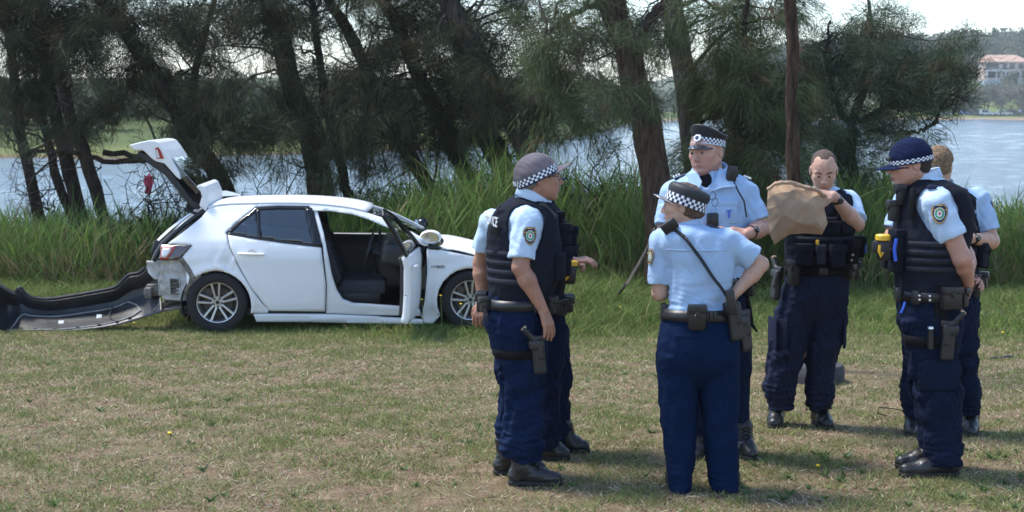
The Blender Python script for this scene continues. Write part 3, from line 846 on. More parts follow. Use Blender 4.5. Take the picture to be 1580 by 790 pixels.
# low scrubby tangle of bare twigs between trunks at the water's edge
def twig_tangle(label, px0, px1, py0, py1, dep, n):
    c = P((px0 + px1) / 2, py1, dep)
    root = np.array([c[0], dep, max(float(T(c[0], dep)), -1.1)])
    mb = MB()
    for _ in range(n):
        a = np.array([rng.normal() * 0.15, rng.normal() * 0.2, 0.0])
        e = P(rng.uniform(px0, px1), rng.uniform(py0, py1), dep + rng.normal() * 0.5) - root
        pth = crooked(a, e, 10, 0.22, 0.08)
        mb.tube(pth, np.linspace(0.016, 0.004, 10), 5, caps=False)
        for k in range(6):
            i = rng.integers(3, 10)
            q = pth[i] + rng.normal(size=3) * 0.3
            p2 = crooked(pth[i], q, 6, 0.3)
            mb.tube(p2, np.linspace(0.006, 0.002, 6), 4, caps=False)
            p3 = p2[3] + rng.normal(size=3) * 0.16
            mb.tube(crooked(p2[3], p3, 4, 0.3), np.linspace(0.004, 0.0015, 4), 3, caps=False)
    o = mb.build('bare_shrub', M_TWIG_D, loc=root)
    tag(o, label, 'shrub', 'bare shrubs at the water edge')
twig_tangle('bare twiggy shrub below the raised tailgate', 170, 330, 220, 330, 20.8, 16)
twig_tangle('bare twiggy shrub seen above the car roof left of the thickest trunk', 380, 480, 230, 320, 21.0, 10)
twig_tangle('bare twiggy shrub above the open driver door', 520, 660, 230, 330, 20.9, 16)
twig_tangle('bare twiggy shrub left of the grey cap', 660, 790, 190, 310, 20.4, 14)
twig_tangle('bare twiggy shrub between the grey cap and the stout trunk', 860, 1000, 190, 320, 20.0, 12)
twig_tangle('bare twiggy shrub at the left edge behind the reeds', 0, 120, 240, 340, 21.5, 8)
# pink litter caught in the shrub, fallen sticks
def fallen(name, label, cat, pts, r0, r1, m, n=9):
    base = np.array(pts[0]); mb = MB()
    p = crooked(np.zeros(3), np.array(pts[-1]) - base, n, 0.05) if len(pts) == 2 else np.array(pts) - base
    mb.tube(p, np.linspace(r0, r1, len(p)), 7)
    o = mb.build(name, m, loc=base); return tag(o, label, cat)
fallen('fallen_branch', 'thin dead branch slanting up into the reeds left of the woman', 'branch', [G(941, 474) + np.array([0, 0, 0.02]), P(965, 440, 15.4), P(985, 408, 15.7), P(1000, 380, 15.9), P(1010, 352, 16.2)], 0.018, 0.012, M_TWIG)
g = G(1521, 490)
fallen('driftwood_log', 'short weathered log lying at the right by the reeds', 'log', [g + np.array([-0.14, 0, 0.03]), g + np.array([0.2, 0.03, 0.035])], 0.03, 0.038, M_BARK_G)
g = G(1548, 556)
fallen('grey_stick', 'small pale stick in the grass at the right edge', 'stick', [g + np.array([-0.11, 0, 0.012]), g + np.array([0.12, 0.10, 0.02])], 0.01, 0.013, M_BARK_G)
g = G(1362, 645)
fallen('bent_twig', 'thin dark bent twig on the lawn left of the right-hand boots', 'twig', [g + np.array([0.03, 0, 0.012]), g + np.array([-.03, .02, .03]), g + np.array([-.01, .06, .06]), g + np.array([0.08, 0.08, 0.05]), g + np.array([0.17, 0.09, 0.03])], 0.004, 0.003, M_TWIG_D)
M_PINK = mat('pink cloth', (0.40, 0.05, 0.09), 0.8, var=0.5, vscale=18)
def pink_rag():
    c = P(229, 284, 20.5)
    mb = MB(); s = np.linspace(-1, 1, 9)
    g = np.array([[(a * 0.06 * (1 - 0.3 * b) + 0.02 * math.sin(5 * b + a), 0.03 * math.sin(4 * a + 3 * b), -b * 0.13 + 0.02 * math.cos(6 * a)) for b in s] for a in s])
    o = mb.grid(g).build('pink_rag', M_PINK, solid=0.004, loc=c)
    tag(o, 'crumpled pink rag caught in twigs below the raised tailgate', 'rag')
pink_rag()
# dark grey rubber collar at the foot of the slim trunk
def tree_collar():
    g = G(1268, 594)
    mb = MB()
    mb.lathe([(.001, .145), (.17, .145), (.20, .138), (.212, .12), (.218, .05), (.215, -.03)], 36)
    o = mb.build('round_tub', mat('dark grey rubber', (0.040, 0.040, 0.044), 0.85, var=0.35, vscale=12, bump=0.3, bscale=30), loc=(g[0], g[1] + .2, float(T(g[0], g[1] + .2))))
    tag(o, 'low dark grey round tub upturned on the grass behind the bag holder', 'tub')
tree_collar()

# ------------------------------------------------------------------ the far bank
def leafball(n, r, size, tone):
    q = rng.normal(size=(n, 3)); q /= np.linalg.norm(q, axis=1)[:, None]; q *= rng.random((n, 1)) ** (1 / 3.0)
    lob = 1 + 0.25 * np.sin(q[:, :1] * 5 + 1) * np.cos(q[:, 1:2] * 4 + q[:, 2:] * 3)
    c = q * lob * np.array(r)
    a = rng.normal(size=(n, 3)); a /= np.linalg.norm(a, axis=1)[:, None]
    b = np.cross(a, rng.normal(size=(n, 3))); b /= np.linalg.norm(b, axis=1)[:, None]
    s = size * rng.uniform(0.6, 1.3, (n, 1))
    v = np.stack([c - a * s, c + b * s, c + a * s, c - b * s], 1).reshape(-1, 3)
    f = np.arange(4 * n).reshape(n, 4)
    lo, hi = np.array(tone[0]), np.array(tone[1])
    k = np.repeat(rng.random((n, 1)), 4, 0)
    return v, f, lo + (hi - lo) * k
def far_tree(name, label, x, y, h, w, tone, group):
    z = float(far_h(x, y))
    root = empty(name, (x, y, z - 0.1)); tag(root, label, 'tree', group)
    mb = MB(); mb.tube(crooked(np.zeros(3), np.array([0.3, 0, h * 0.6]), 6, 0.06), np.linspace(0.28, 0.10, 6), 7)
    for k in range(5):
        mb.tube(crooked(np.array([0.1, 0, h * 0.3]), np.array([rng.normal() * w * 0.3, rng.normal() * w * .3, h * 0.72]), 5, 0.1), np.linspace(0.14, 0.04, 5), 5)
    mb.build('trunk', M_BARK_G, root)
    V, F, C = [], [], []; o = 0
    for k in range(7):
        v, f, c = leafball(260, (w * 0.27, w * 0.27, h * 0.2), 0.26, tone)
        v = v + np.array([rng.uniform(-.33, .33) * w, rng.uniform(-.3, .3) * w, h * rng.uniform(0.5, 0.85)])
        V.append(v); F.append(f + o); C.append(c * rng.uniform(0.8, 1.2)); o += len(v)
    mesh_np('crown', np.concatenate(V), np.concatenate(F), M_LEAF, root, smooth=False, colattr=np.concatenate(C))
def px_x(px, y): return (px - CXP) / FPX * y
OL = ((0.10, 0.11, 0.055), (0.20, 0.20, 0.11)); GR = ((0.06, 0.09, 0.03), (0.14, 0.19, 0.07)); GY = ((0.13, 0.125, 0.09), (0.24, 0.22, 0.16))
SHT = 'trees along the far shore'
far_tree('shore_tree', 'olive tree on the far shore at the right edge', px_x(1574, 470), 470, 12, 13, OL, SHT)
far_tree('shore_tree', 'greyish tree on the far shore below the house', px_x(1541, 468), 468, 11.5, 13, GY, SHT)
far_tree('shore_tree', 'pale olive tree on the far shore left of the parked white cars', px_x(1519, 470), 470, 9.5, 10, OL, SHT)
far_tree('shore_tree', 'small grey-green tree on the far shore beside the feathery she-oak', px_x(1492, 473), 473, 8.5, 9, GY, SHT)
far_tree('palm_like_tree', 'bright green tree on the slope in front of the far house', px_x(1553, 500), 500, 11, 6, GR, SHT)
far_tree('palm_like_tree', 'green tree on the slope right of the far house', px_x(1583, 505), 505, 13, 8, GR, SHT)
far_tree('shore_tree', 'tree on the far shore half hidden by the feathery she-oak', px_x(1440, 470), 470, 9, 11, OL, SHT)
far_tree('shore_tree', 'tree on the far shore behind the middle of the feathery she-oak', px_x(1380, 455), 455, 10, 12, OL, SHT)
def far_wood(name, label, pts, size, lo=(0.045, 0.06, 0.03), hi=(0.13, 0.15, 0.075), n=150):
    V, F, C = [], [], []; o = 0
    for (x, y, h, w) in pts:
        v, f, c = leafball(n, (w * 0.5, w * 0.5, h * 0.42), size, (lo, hi))
        v = v + np.array([x, y, float(far_h(x, y)) + h * 0.48])
        k = rng.uniform(0.65, 1.35)
        V.append(v); F.append(f + o); C.append(np.clip(c * np.array([k * rng.uniform(.9, 1.2), k, k * .95]), 0, 1)); o += len(v)
    tag(mesh_np(name, np.concatenate(V), np.concatenate(F), M_LEAF, smooth=False, colattr=np.concatenate(C)), label, 'woodland', kind='stuff')
hill = []
for _ in range(330):
    x = rng.uniform(95, 320); y = shore_y(x) + rng.uniform(60, 330)
    px = CXP + x / y * FPX
    if 1500 < px < 1590 and y < 545: continue
    hill.append((x, y, rng.uniform(7, 11), rng.uniform(9, 15)))
far_wood('hill_woodland', 'hazy wooded hillside above the far bay', hill, 0.75)
strip = []
for _ in range(46):
    x = rng.uniform(85, 190); y = shore_y(x) + rng.uniform(22, 40); strip.append((x, y, rng.uniform(2, 4), rng.uniform(5, 9)))
far_wood('shore_scrub', 'low scrub behind the far beach', strip, 0.35, hi=(0.19, 0.20, 0.09))
left = []
for _ in range(120):
    x = rng.uniform(-75, 20); y = shore_y(x) + rng.uniform(14, 60); left.append((x, y, rng.uniform(2.5, 5.0), rng.uniform(4, 8)))
far_wood('far_treeline', 'dark tree line on the opposite bank behind the she-oaks', left, 0.32)
mid = []
for _ in range(60):
    x = rng.uniform(10, 110); y = shore_y(x) + rng.uniform(12, 50); mid.append((x, y, rng.uniform(5, 9), rng.uniform(7, 12)))
far_wood('far_treeline', 'tree line across the water behind the straight trunk', mid, 0.5)

# far house
M_ROOF = mat('pinkish tile roof', (0.48, 0.31, 0.23), 0.8, var=0.15, vscale=2)
M_RENDER = mat('pink render', (0.60, 0.47, 0.41), 0.85, var=0.08, vscale=1)
M_DARKGL = mat('dark window glass', (0.03, 0.04, 0.055), 0.1)
M_WHITEP = mat('white trim', (0.75, 0.75, 0.75), 0.6)
def far_house():
    y = 535.0; x = px_x(1541, y); zt = P(1541, 110, y)[2]
    k = y / FPX
    base = np.array([x, y, zt - 3.5])
    root = empty('hillside_house', base); tag(root, 'pink rendered house with orange tiled roof on the hill', 'house')
    W, D = 66 * k, 9.0
    mb = MB(); mb.box((0, 0, 3.4), (W, D, 6.8)); mb.build('wall', M_RENDER, root, smooth=False)
    mb = MB(); mb.box((-W * .02, 0, -1.2), (W * .98, D * 1.05, 2.4)); mb.build('base_wall', mat('pale blue garden wall', (0.35, 0.46, 0.52), .8, var=.1), root, smooth=False)
    h = 6.83; o = 0.7
    mb = MB()
    rw = W / 2 + o; rd = D / 2 + o
    mb.add([(-rw, -rd, h), (rw, -rd, h), (rw, rd, h), (-rw, rd, h), (-rw * .72, 0, h + 2.7), (rw * .55, 0, h + 2.7)], [(0, 1, 5, 4), (1, 2, 5), (2, 3, 4, 5), (3, 0, 4), (0, 3, 2, 1)])
    mb.build('roof', M_ROOF, root, smooth=False)
    for fx, fw, z0, hh in ((-.33, .26, 4.1, 2.3), (-.05, .10, 4.2, 2.1), (.12, .12, 4.2, 2.1), (.32, .10, 4.2, 2.0), (-.30, .30, .9, 2.3), (-.02, .12, .9, 2.2), (.22, .14, 1.0, 2.0), (.40, .1, 1.0, 2.0)):
        w = MB(); w.box((fx * W, -D / 2 - .03, z0 + hh / 2), (fw * W, .08, hh)); wo = w.build('window', M_DARKGL, root, smooth=False)
        q = MB(); q.box((fx * W, -D / 2 - .09, z0 - .1), (fw * W + .3, .16, .18)); q.build('sill', M_WHITEP, wo, smooth=False)
    mb = MB(); mb.box((-.27 * W, -D / 2 - .9, 3.55), (.46 * W, 1.8, .25)); b = mb.build('balcony', M_WHITEP, root, smooth=False)
    mb = MB()
    for i in range(7): mb.box((-.27 * W + (i - 3) * .07 * W, -D / 2 - 1.7, 4.1), (.12, .12, .85))
    mb.box((-.27 * W, -D / 2 - 1.7, 4.55), (.46 * W, .12, .12)); mb.build('railing', M_WHITEP, b, smooth=False)
    for s in (-.48, -.27, -.06): 
        c = MB(); c.box((s * W, -D / 2 - 1.6, 1.6), (.3, .3, 3.6)); c.build('column', M_WHITEP, root, smooth=False)
far_house()
# cars parked behind the far beach
M_TYRE = mat('tyre rubber', (0.018, 0.018, 0.019), 0.85, bump=0.2, bscale=60)
def far_car(px, colr, label, kind='car', flip=1):
    y = shore_y(px_x(px, 470)) + 17.0; x = px_x(px, y)
    root = empty('parked_car', (x, y, float(far_h(x, y)) + 0.02), rng.normal() * 0.08); tag(root, label, 'car', 'cars parked behind the far beach')
    prof = [(-2.2, .35), (-2.25, .85), (-1.9, 1.0), (-1.45, 1.5), (0.35, 1.52), (1.0, 1.05), (2.05, .88), (2.2, .4)] if kind == 'car' else [(-2.3, .4), (-2.35, 1.1), (-2.2, 1.85), (0.7, 1.9), (1.35, 1.2), (2.15, 1.05), (2.25, .4)]
    n = len(prof)
    mb = MB(); v = [(flip * a, s * (.85 if b < 1.2 else .68), b) for s in (-1, 1) for a, b in prof]
    mb.add(v, [list(range(n))[::-1], [n + i for i in range(n)]] + [[i, (i + 1) % n, n + (i + 1) % n, n + i] for i in range(n)])
    mb.build('body', mat('paint ' + label[:12], colr, 0.25, coat=.6), root, smooth=False)
    zt = 1.42 if kind == 'car' else 1.75
    for s in (-1, 1):
        mb = MB(); mb.add([(flip * -1.5, s * .835, 1.02), (flip * .85, s * .835, 1.02), (flip * .3, s * .74, zt), (flip * -1.35, s * .74, zt)], [(0, 1, 2, 3)])
        mb.build('window', M_DARKGL, root, smooth=False, solid=0.06)
    for a in (-1.35, 1.35):
        for s in (-1, 1):
            mb = MB(); mb.lathe([(.02, -.1), (.3, -.1), (.34, -.05), (.34, .05), (.3, .1), (.02, .1)], 14, c=(flip * a, s * .78, .32), R=rotm(math.pi / 2)); mb.build('wheel', M_TYRE, root)
far_car(1486, (0.05, 0.12, 0.35), 'blue car on the far shore beside the she-oak tips', 'car')
far_car(1502, (0.06, 0.06, 0.07), 'dark car leftmost of the row between the far trees', 'van', -1)
far_car(1517, (0.78, 0.78, 0.78), 'white car leftmost of the white ones on the far shore', 'van')
far_car(1538, (0.78, 0.78, 0.78), 'white car in the middle of the far shore row', 'car', -1)
far_car(1547, (0.74, 0.75, 0.77), 'second white car in the middle of the far shore row', 'car')
far_car(1560, (0.05, 0.055, 0.065), 'dark van on the far shore near the right edge', 'van')
far_car(1574, (0.15, 0.18, 0.22), 'grey-blue car on the far shore at the right edge', 'van', -1)
far_car(1455, (0.7, 0.7, 0.72), 'white car on the far shore half hidden by she-oak needles', 'car')

# the air over the water
def haze():
    m = bpy.data.materials.new('lake haze'); m.use_nodes = True
    nt = m.node_tree; nt.nodes.remove(nt.nodes['Principled BSDF'])
    pv = nt.nodes.new('ShaderNodeVolumePrincipled')
    pv.inputs['Color'].default_value = (0.92, 0.95, 1.0, 1); pv.inputs['Density'].default_value = 0.00035; pv.inputs['Anisotropy'].default_value = 0.25
    nt.links.new(pv.outputs[0], nt.nodes['Material Output'].inputs['Volume'])
    mb = MB(); mb.box((0, 1150, 26), (3400, 3200, 63)); o = mb.build('haze', m, smooth=False); tag(o, 'thin pale haze in the air over the lake', 'haze', kind='stuff')
haze()
# ------------------------------------------------------------------ the wrecked white hatchback
M_WHITE = mat('white car paint', (0.82, 0.83, 0.84), 0.38, var=0.025, vscale=5, coat=0.22, spec=0.35)
M_BLACK = mat('black plastic', (0.016, 0.016, 0.018), 0.5, var=0.2, vscale=20)
M_GLOSSB = mat('gloss black trim', (0.010, 0.010, 0.012), 0.15)
M_DARKCLOTH = mat('dark seat cloth', (0.045, 0.047, 0.053), 0.9, var=0.3, vscale=30, bump=0.3, bscale=200)
M_DASH = mat('dashboard plastic', (0.032, 0.032, 0.036), 0.5)
M_ALLOY = mat('silver alloy', (0.55, 0.56, 0.58), 0.32, metal=0.85)
M_CHROME = mat('chrome', (0.8, 0.8, 0.8), 0.12, metal=1.0)
M_BRAKE = mat('rusty brake steel', (0.10, 0.08, 0.07), 0.6, metal=0.6, var=0.3, vscale=30)
M_RAWMETAL = mat('scuffed grey primer metal', (0.30, 0.29, 0.27), 0.6, col2=(0.55, 0.55, 0.54), vscale=12, bump=0.5, bscale=14, bdist=0.03)
M_DIRTYMETAL = mat('dirty steel', (0.07, 0.06, 0.05), 0.7, col2=(0.24, 0.22, 0.20), vscale=16, bump=0.4, bscale=30)
M_REDLENS = mat('red lamp lens', (0.33, 0.015, 0.02), 0.15, coat=1.0)
M_CLEARLENS = mat('clear lamp lens', (0.72, 0.72, 0.74), 0.1, coat=1.0)
M_SMOKE = mat('smoked lamp lens', (0.05, 0.035, 0.035), 0.1, coat=1.0)
M_GLASS = glass_mat('tinted car glass', (0.42, 0.50, 0.50), 0.10)
M_GLASSC = glass_mat('clear car glass', (0.75, 0.82, 0.80), 0.05)
M_RED = mat('red reflector', (0.65, 0.02, 0.03), 0.3)
M_BUMPER = mat('black bumper moulding', (0.020, 0.022, 0.026), 0.42, var=0.35, vscale=5, bump=0.15, bscale=25)
M_SCUFF = mat('scuffed grey plastic edge', (0.22, 0.22, 0.22), 0.7, var=0.4, vscale=20)
M_LABELW = mat('white paper label', (0.8, 0.8, 0.8), 0.7)

CS = 148.0
def cp(px, py):
    """photo pixel on the near side of the car -> car side-view coordinates (x from rear axle, z from ground)"""
    return ((px - 337) / CS, (517 - 9.0 * (px - 337) / 390 - py) / CS)
def cw(x, z):
    """half width of the body"""
    x = np.asarray(x, float); z = np.asarray(z, float)
    w = np.interp(z, [.12, .3, .5, .66, .78, .88, .97, 1.15, 1.40], [.83, .872, .886, .888, .893, .872, .840, .745, .585])
    s = np.interp(x, [-.78, -.6, -.3, .3, 2.2, 2.9, 3.3, 3.55], [.78, .86, .945, 1, 1, .97, .88, .70])
    g = np.where(z > .95, 1 - 0.10 * np.clip((.5 - x) / 1.0, 0, 1) * np.clip((z - .95) / .3, 0, 1), 1)
    fl = 0
    for ax in (0.0, 2.64):
        r = np.sqrt((x - ax) ** 2 + (z - .31) ** 2)
        fl = fl + 0.022 * np.exp(-((r - .37) / .045) ** 2) * (z > .2)
    return w * s * g + fl
g0 = G(337, 517)
CAR_RZ = math.radians(4.5)
CAR_LOC = np.array([P(337, 473, 14.8)[0] - .06, 14.68 + 0.88, 0.0])
CAR_LOC[2] = float(T(g0[0], 14.9)) + 0.005
car = empty('white_hatchback', CAR_LOC, CAR_RZ)
tag(car, 'crashed white hatchback with rear bumper torn off, tailgate and driver door open', 'car')

def poly2(pts): return [cp(*p) for p in pts]
def round2(pts, k=3, closed=True):
    """Catmull-Rom through the outline"""
    n = len(pts); out = []
    P4 = np.array(pts, float)
    for i in range(n):
        p0, p1, p2, p3 = P4[i - 1], P4[i], P4[(i + 1) % n], P4[(i + 2) % n]
        for t in np.arange(k) / k:
            out.append(0.5 * ((2 * p1) + (-p0 + p2) * t + (2 * p0 - 5 * p1 + 4 * p2 - p3) * t * t + (-p0 + 3 * p1 - 3 * p2 + p3) * t ** 3))
    return out
def inside(poly, x, y):
    poly = np.array(poly); c = np.zeros(x.shape, bool)
    for (x1, y1), (x2, y2) in zip(poly, np.roll(poly, -1, 0)):
        with np.errstate(divide='ignore', invalid='ignore'):
            c ^= ((y1 > y) != (y2 > y)) & (x < (x2 - x1) * (y - y1) / (y2 - y1 + 1e-12) + x1)
    return c
def dense(poly, step):
    out = []
    for a, b in zip(poly, list(poly[1:]) + [poly[0]]):
        a = np.array(a); b = np.array(b); n = max(1, int(np.linalg.norm(b - a) / step))
        out += [a + (b - a) * i / n for i in range(n)]
    return out
def panel(name, poly, m, parent, off=0.0, side=-1, step=0.035, thick=0.012, wfun=None, dent=None, smooth=True):
    """a body panel: side-view outline filled and wrapped onto the body's width"""
    o = dense(poly, step)
    A = np.array(o)
    lo, hi = A.min(0), A.max(0)
    gx, gz = np.meshgrid(np.arange(lo[0], hi[0], step), np.arange(lo[1], hi[1], step))
    gx = gx.ravel(); gz = gz.ravel()
    k = inside(o, gx, gz)
    gx, gz = gx[k], gz[k]
    d = np.min((gx[:, None] - A[None, :, 0]) ** 2 + (gz[:, None] - A[None, :, 1]) ** 2, 1) if len(gx) else np.zeros(0)
    gx, gz = gx[d > (step * .45) ** 2], gz[d > (step * .45) ** 2]
    pts = [Vector((float(p[0]), float(p[1]))) for p in o] + [Vector((float(a), float(b))) for a, b in zip(gx, gz)]
    n = len(o)
    vv, ee, ff, *_ = mgeo.delaunay_2d_cdt(pts, [(i, (i + 1) % n) for i in range(n)], [], 1, 1e-5)
    V = np.array([(v.x, v.y) for v in vv])
    w = (wfun or cw)(V[:, 0], V[:, 1]) + off
    if dent is not None: w = w + dent(V[:, 0], V[:, 1])
    v3 = np.stack([V[:, 0], side * w, V[:, 1]], 1)
    F = [list(f) for f in ff]
    # face outward
    f0 = F[0]; nrm = np.cross(v3[f0[1]] - v3[f0[0]], v3[f0[2]] - v3[f0[0]])
    if nrm[1] * side < 0: F = [f[::-1] for f in F]
    ob = mesh_np(name, v3, F, m, parent, smooth)
    if thick:
        md = ob.modifiers.new('solid', 'SOLIDIFY'); md.thickness = thick; md.offset = -1
    return ob
def arcp(cx, cy, r, a0, a1, n=14): return [(cx + r * math.cos(math.radians(a0 + (a1 - a0) * i / n)), cy - r * math.sin(math.radians(a0 + (a1 - a0) * i / n))) for i in range(n + 1)]
RAIL = [(322, 328.5), (336, 323.5), (360, 321), (400, 319), (440, 318), (470, 318), (505, 319.5), (540, 323), (566, 328.5), (590, 335.5), (615, 346), (640, 358), (660, 369), (680, 381)]
OPEN_TOP = [(484, 327.5), (510, 327), (545, 331.5), (570, 338.5), (590, 347), (612, 355), (635, 367), (655, 377)]
DLO = [(355, 362), (372, 343), (396, 323.5), (430, 321), (473, 320.5), (495, 379.5), (440, 374), (400, 369)]
def dents(x, z):
    a = np.exp(-(((x - .14) / .17) ** 2 + ((z - .72) / .13) ** 2))
    return a * (-0.018 + 0.014 * np.sin(38 * x + 16 * z + 2 * np.sin(20 * z)) + 0.006 * np.sin(70 * x - 40 * z))
ARCH_R = arcp(337, 473, 52.5, -14, 148)
REAR_EDGE = [(352, 364), (357, 384), (372, 416), (391, 449), (408, 473), (416, 481)]
quarter = [(262, 381.5), (292, 358), (312, 341), (323, 326)] + RAIL[1:4] + [(396, 323.6), (371, 342.8), (352, 361.5)] + REAR_EDGE + [(413, 486), (390, 485.8)] + ARCH_R + [(290, 414), (283, 404), (291, 393), (301, 382)]
FD_SKIN = [(498.5, 381.5), (560, 381.5), (620, 380.5), (656, 379), (657.5, 400), (656, 440), (652, 470), (646, 486), (560, 484), (503, 482), (504.5, 440)]
RD_SKIN = [(353.6, 364.6), (400, 371), (440, 376), (497, 381.5), (503.6, 440), (502, 482), (417.5, 482)] + [(409.5, 473), (392.5, 449), (373.5, 416), (358.4, 384)]
FENDER_TOP = [(678, 382), (692, 385), (715, 389), (745, 395), (790, 405), (830, 418), (852, 433), (858, 446)]
fender = [(659.5, 383), (664, 376)] + FENDER_TOP + [(858, 480), (845, 497), (785, 497)] + arcp(727, 463, 52.5, -14, 207) + [(668, 500), (655, 499), (651, 489), (656, 462), (660, 420)]
def side_of_car(side):
    near = side < 0
    q = poly2(quarter)
    panel('quarter_panel', q, M_WHITE, car, 0, side, dent=dents if near else None, step=0.025 if near else 0.04)
    panel('fender', poly2(fender), M_WHITE, car, 0, side)
    rd = panel('rear_door', poly2(RD_SKIN), M_WHITE, car, 0.002, side, thick=0.03)
    if near:
        hb = MB(); c = cp(390.5, 393)
        y = side * (float(cw(*c)) + .03)
        hb.tube([(c[0] - .135, y * .975, c[1] + .004), (c[0] - .11, y, c[1] + .004), (c[0], y * 1.008, c[1]), (c[0] + .11, y, c[1] - .006), (c[0] + .135, y * .975, c[1] - .008)], [.012, .019, .021, .019, .012], 8, flat=.6)
        hb.build('door_handle', M_WHITE, rd)
        hc = MB(); hc.lathe([(.002, 0), (.045, .0), (.05, .004)], 18, c=(c[0] + .01, side * (float(cw(*c)) + .004), c[1] + .0), R=rotm(math.pi / 2)); hc.build('handle_recess', mat('recess shadow paint', (.55, .56, .58), .4), rd)
    fr = poly2([(350, 363.5), (371, 343), (395, 323.8), (430, 321), (476, 320.8), (480, 325), (430, 325.2), (399, 328), (374, 346.5), (359, 362)])
    panel('window_trim', fr, M_GLOSSB, rd, 0.004, side, thick=.02)
    panel('window_trim', poly2([(352, 361), (400, 368), (440, 372.5), (497, 378.5), (497, 382), (440, 376.5), (400, 371.5), (353, 365)]), M_GLOSSB, rd, 0.005, side, thick=.02)
    panel('pillar_trim', poly2([(471, 322.5), (482, 323), (498, 380.5), (486, 378.5)]), M_GLOSSB, rd, 0.006, side, thick=.02)
    panel('pillar_trim', poly2([(396, 325), (400.5, 325), (406, 371), (401, 370)]), M_GLOSSB, rd, 0.006, side, thick=.02)
    panel('window', poly2([(356, 362.5), (373, 346), (397, 326.5), (403, 369.5)]), M_GLASS, rd, -.006, side, thick=.004)
    panel('window', poly2([(399, 326.5), (430, 323.5), (473, 323.2), (488, 379), (440, 373.5), (404, 369.5)]), M_GLASS, rd, -.006, side, thick=.004)
    # roof side and A-pillar, B-pillar, sill
    panel('roof_rail', poly2(RAIL[3:] + [(664, 377)] + OPEN_TOP[::-1] + [(477, 320.3), (430, 320.6), (397, 323)]), M_WHITE, car, 0.0, side, step=.02)
    if near:
        panel('pillar', poly2([(483, 322.5), (489, 324), (496, 345), (501, 362), (507, 392), (513, 425), (520, 448), (529, 463), (545, 470), (615, 474), (648, 478), (651, 488), (560, 487), (503, 485), (505, 440), (499.5, 381)]), M_WHITE, car, -.022, side, thick=.05)
    panel('sill', poly2([(392, 488), (500, 487.5), (560, 489.5), (652, 493), (655, 500.5), (560, 500), (480, 499), (396, 499.5)]), M_WHITE, car, .012, side, thick=.06)
    panel('mirror_triangle', poly2([(662, 372.5), (684, 379), (678, 383), (662, 382)]), M_GLOSSB, car, .006, side, thick=.02)
    # inner arch liners
    for ax in (0.0, 2.64):
        mb = MB(); g = []
        for a in np.linspace(-25, 205, 22):
            t = math.radians(a); g.append([(ax + .375 * math.cos(t), side * yy, .31 + .36 * math.sin(t)) for yy in (.50, .66, .84)])
        mb.grid(g).build('arch_liner', M_BLACK, car, solid=.01)
side_of_car(-1)
side_of_car(1)
fdw = [(498, 380)] + [(488, 326)] + OPEN_TOP[1:] 
def far_front_door():
    d = panel('front_door', poly2(FD_SKIN), M_WHITE, car, .002, 1, thick=.03)
    panel('door_trim', poly2(FD_SKIN), M_DASH, d, -.09, 1, thick=.02)
    fr = [np.array((*[cp(*p)][0],)) for p in [(498, 381)] + [(487, 325)] + OPEN_TOP[1:] + [(655, 380)]]
    mb = MB(); mb.tube([(p[0], float(cw(p[0], p[1])) - .005, p[1]) for p in fr], .016, 6); mb.build('window_frame', M_BLACK, d)
    panel('window', poly2([(498, 381), (488, 326)] + OPEN_TOP[1:] + [(655, 380)]), M_GLASSC, d, -.01, 1, thick=.004)
far_front_door()
# roof, windscreen, bonnet
rail = np.array([cp(*p) for p in RAIL])
s_ = np.linspace(-1, 1, 15)
def across(x, z, bulge, crown, half): return [(x + bulge * (1 - s * s), s * half, z + crown * (1 - abs(s) ** 2.4)) for s in s_]
def strip(i0, i1, n, fb, fc):
    t = np.linspace(i0, i1, n); k = np.arange(len(rail)); out = []
    for a in t:
        x = float(cubic(np.array([a]), k.astype(float), rail[:, 0])[0]); z = float(cubic(np.array([a]), k.astype(float), rail[:, 1])[0])
        out.append(across(x, z, fb(a), fc(a), float(cw(x, z))))
    return np.array(out)
roof = MB(); roof.grid(strip(0, 8, 24, lambda a: np.interp(a, [0, 1, 6, 8], [-.05, 0, 0, .06]), lambda a: np.interp(a, [0, 2, 8], [.01, .014, .010]))[:, ::-1]).build('roof', M_WHITE, car, solid=.02, off=-1)
hl = strip(0, 8, 12, lambda a: np.interp(a, [0, 1, 6, 8], [-.05, 0, 0, .06]), lambda a: .02)[:, ::-1]; hl[:, :, 2] -= .035; hl[:, :, 1] *= .97
MB().grid(hl).build('headliner', M_DASH, car, solid=.01, off=-1)
ws = strip(8.05, 12.8, 12, lambda a: np.interp(a, [8, 12.8], [.06, .10]), lambda a: .0)[:, ::-1]; ws[:, :, 1] *= .95; ws[:, :, 2] -= .045
MB().grid(ws).build('windscreen', M_GLASSC, car, solid=.005)
ft = np.array([cp(*p) for p in FENDER_TOP])
bon = []
for i, t in enumerate(np.linspace(0, len(ft) - 1, 16)):
    x = float(cubic(np.array([t]), np.arange(len(ft)).astype(float), ft[:, 0])[0]); z = float(cubic(np.array([t]), np.arange(len(ft)).astype(float), ft[:, 1])[0])
    cr = np.interp(t, [0, 1, 3, 6, 7], [.0, .008, .015, .02, .02]); bu = np.interp(t, [0, 2, 5, 7], [.08, .06, .06, .08])
    bon.append([(x + bu * (1 - s * s), s * (float(cw(x, z)) - .006), z + .012 + cr * (1 - abs(s) ** 2.2) + .012 * math.sin(6 * s + t) * (t > 1)) for s in s_[::-1]])
MB().grid(bon).build('bonnet', M_WHITE, car, solid=.012, off=-1)
nose = []
for zz, dx in ((.62, .02), (.5, .10), (.36, .13), (.2, .08)):
    nose.append([(3.30 + dx + .12 * (1 - s * s) - .35 * abs(s) ** 4, s * .86 * np.interp(zz, [.2, .62], [.86, .8]), zz) for s in s_[::-1]])
MB().grid(nose).build('front_bumper', M_WHITE, car, solid=.02)
fin = MB(); c = cp(345, 309)
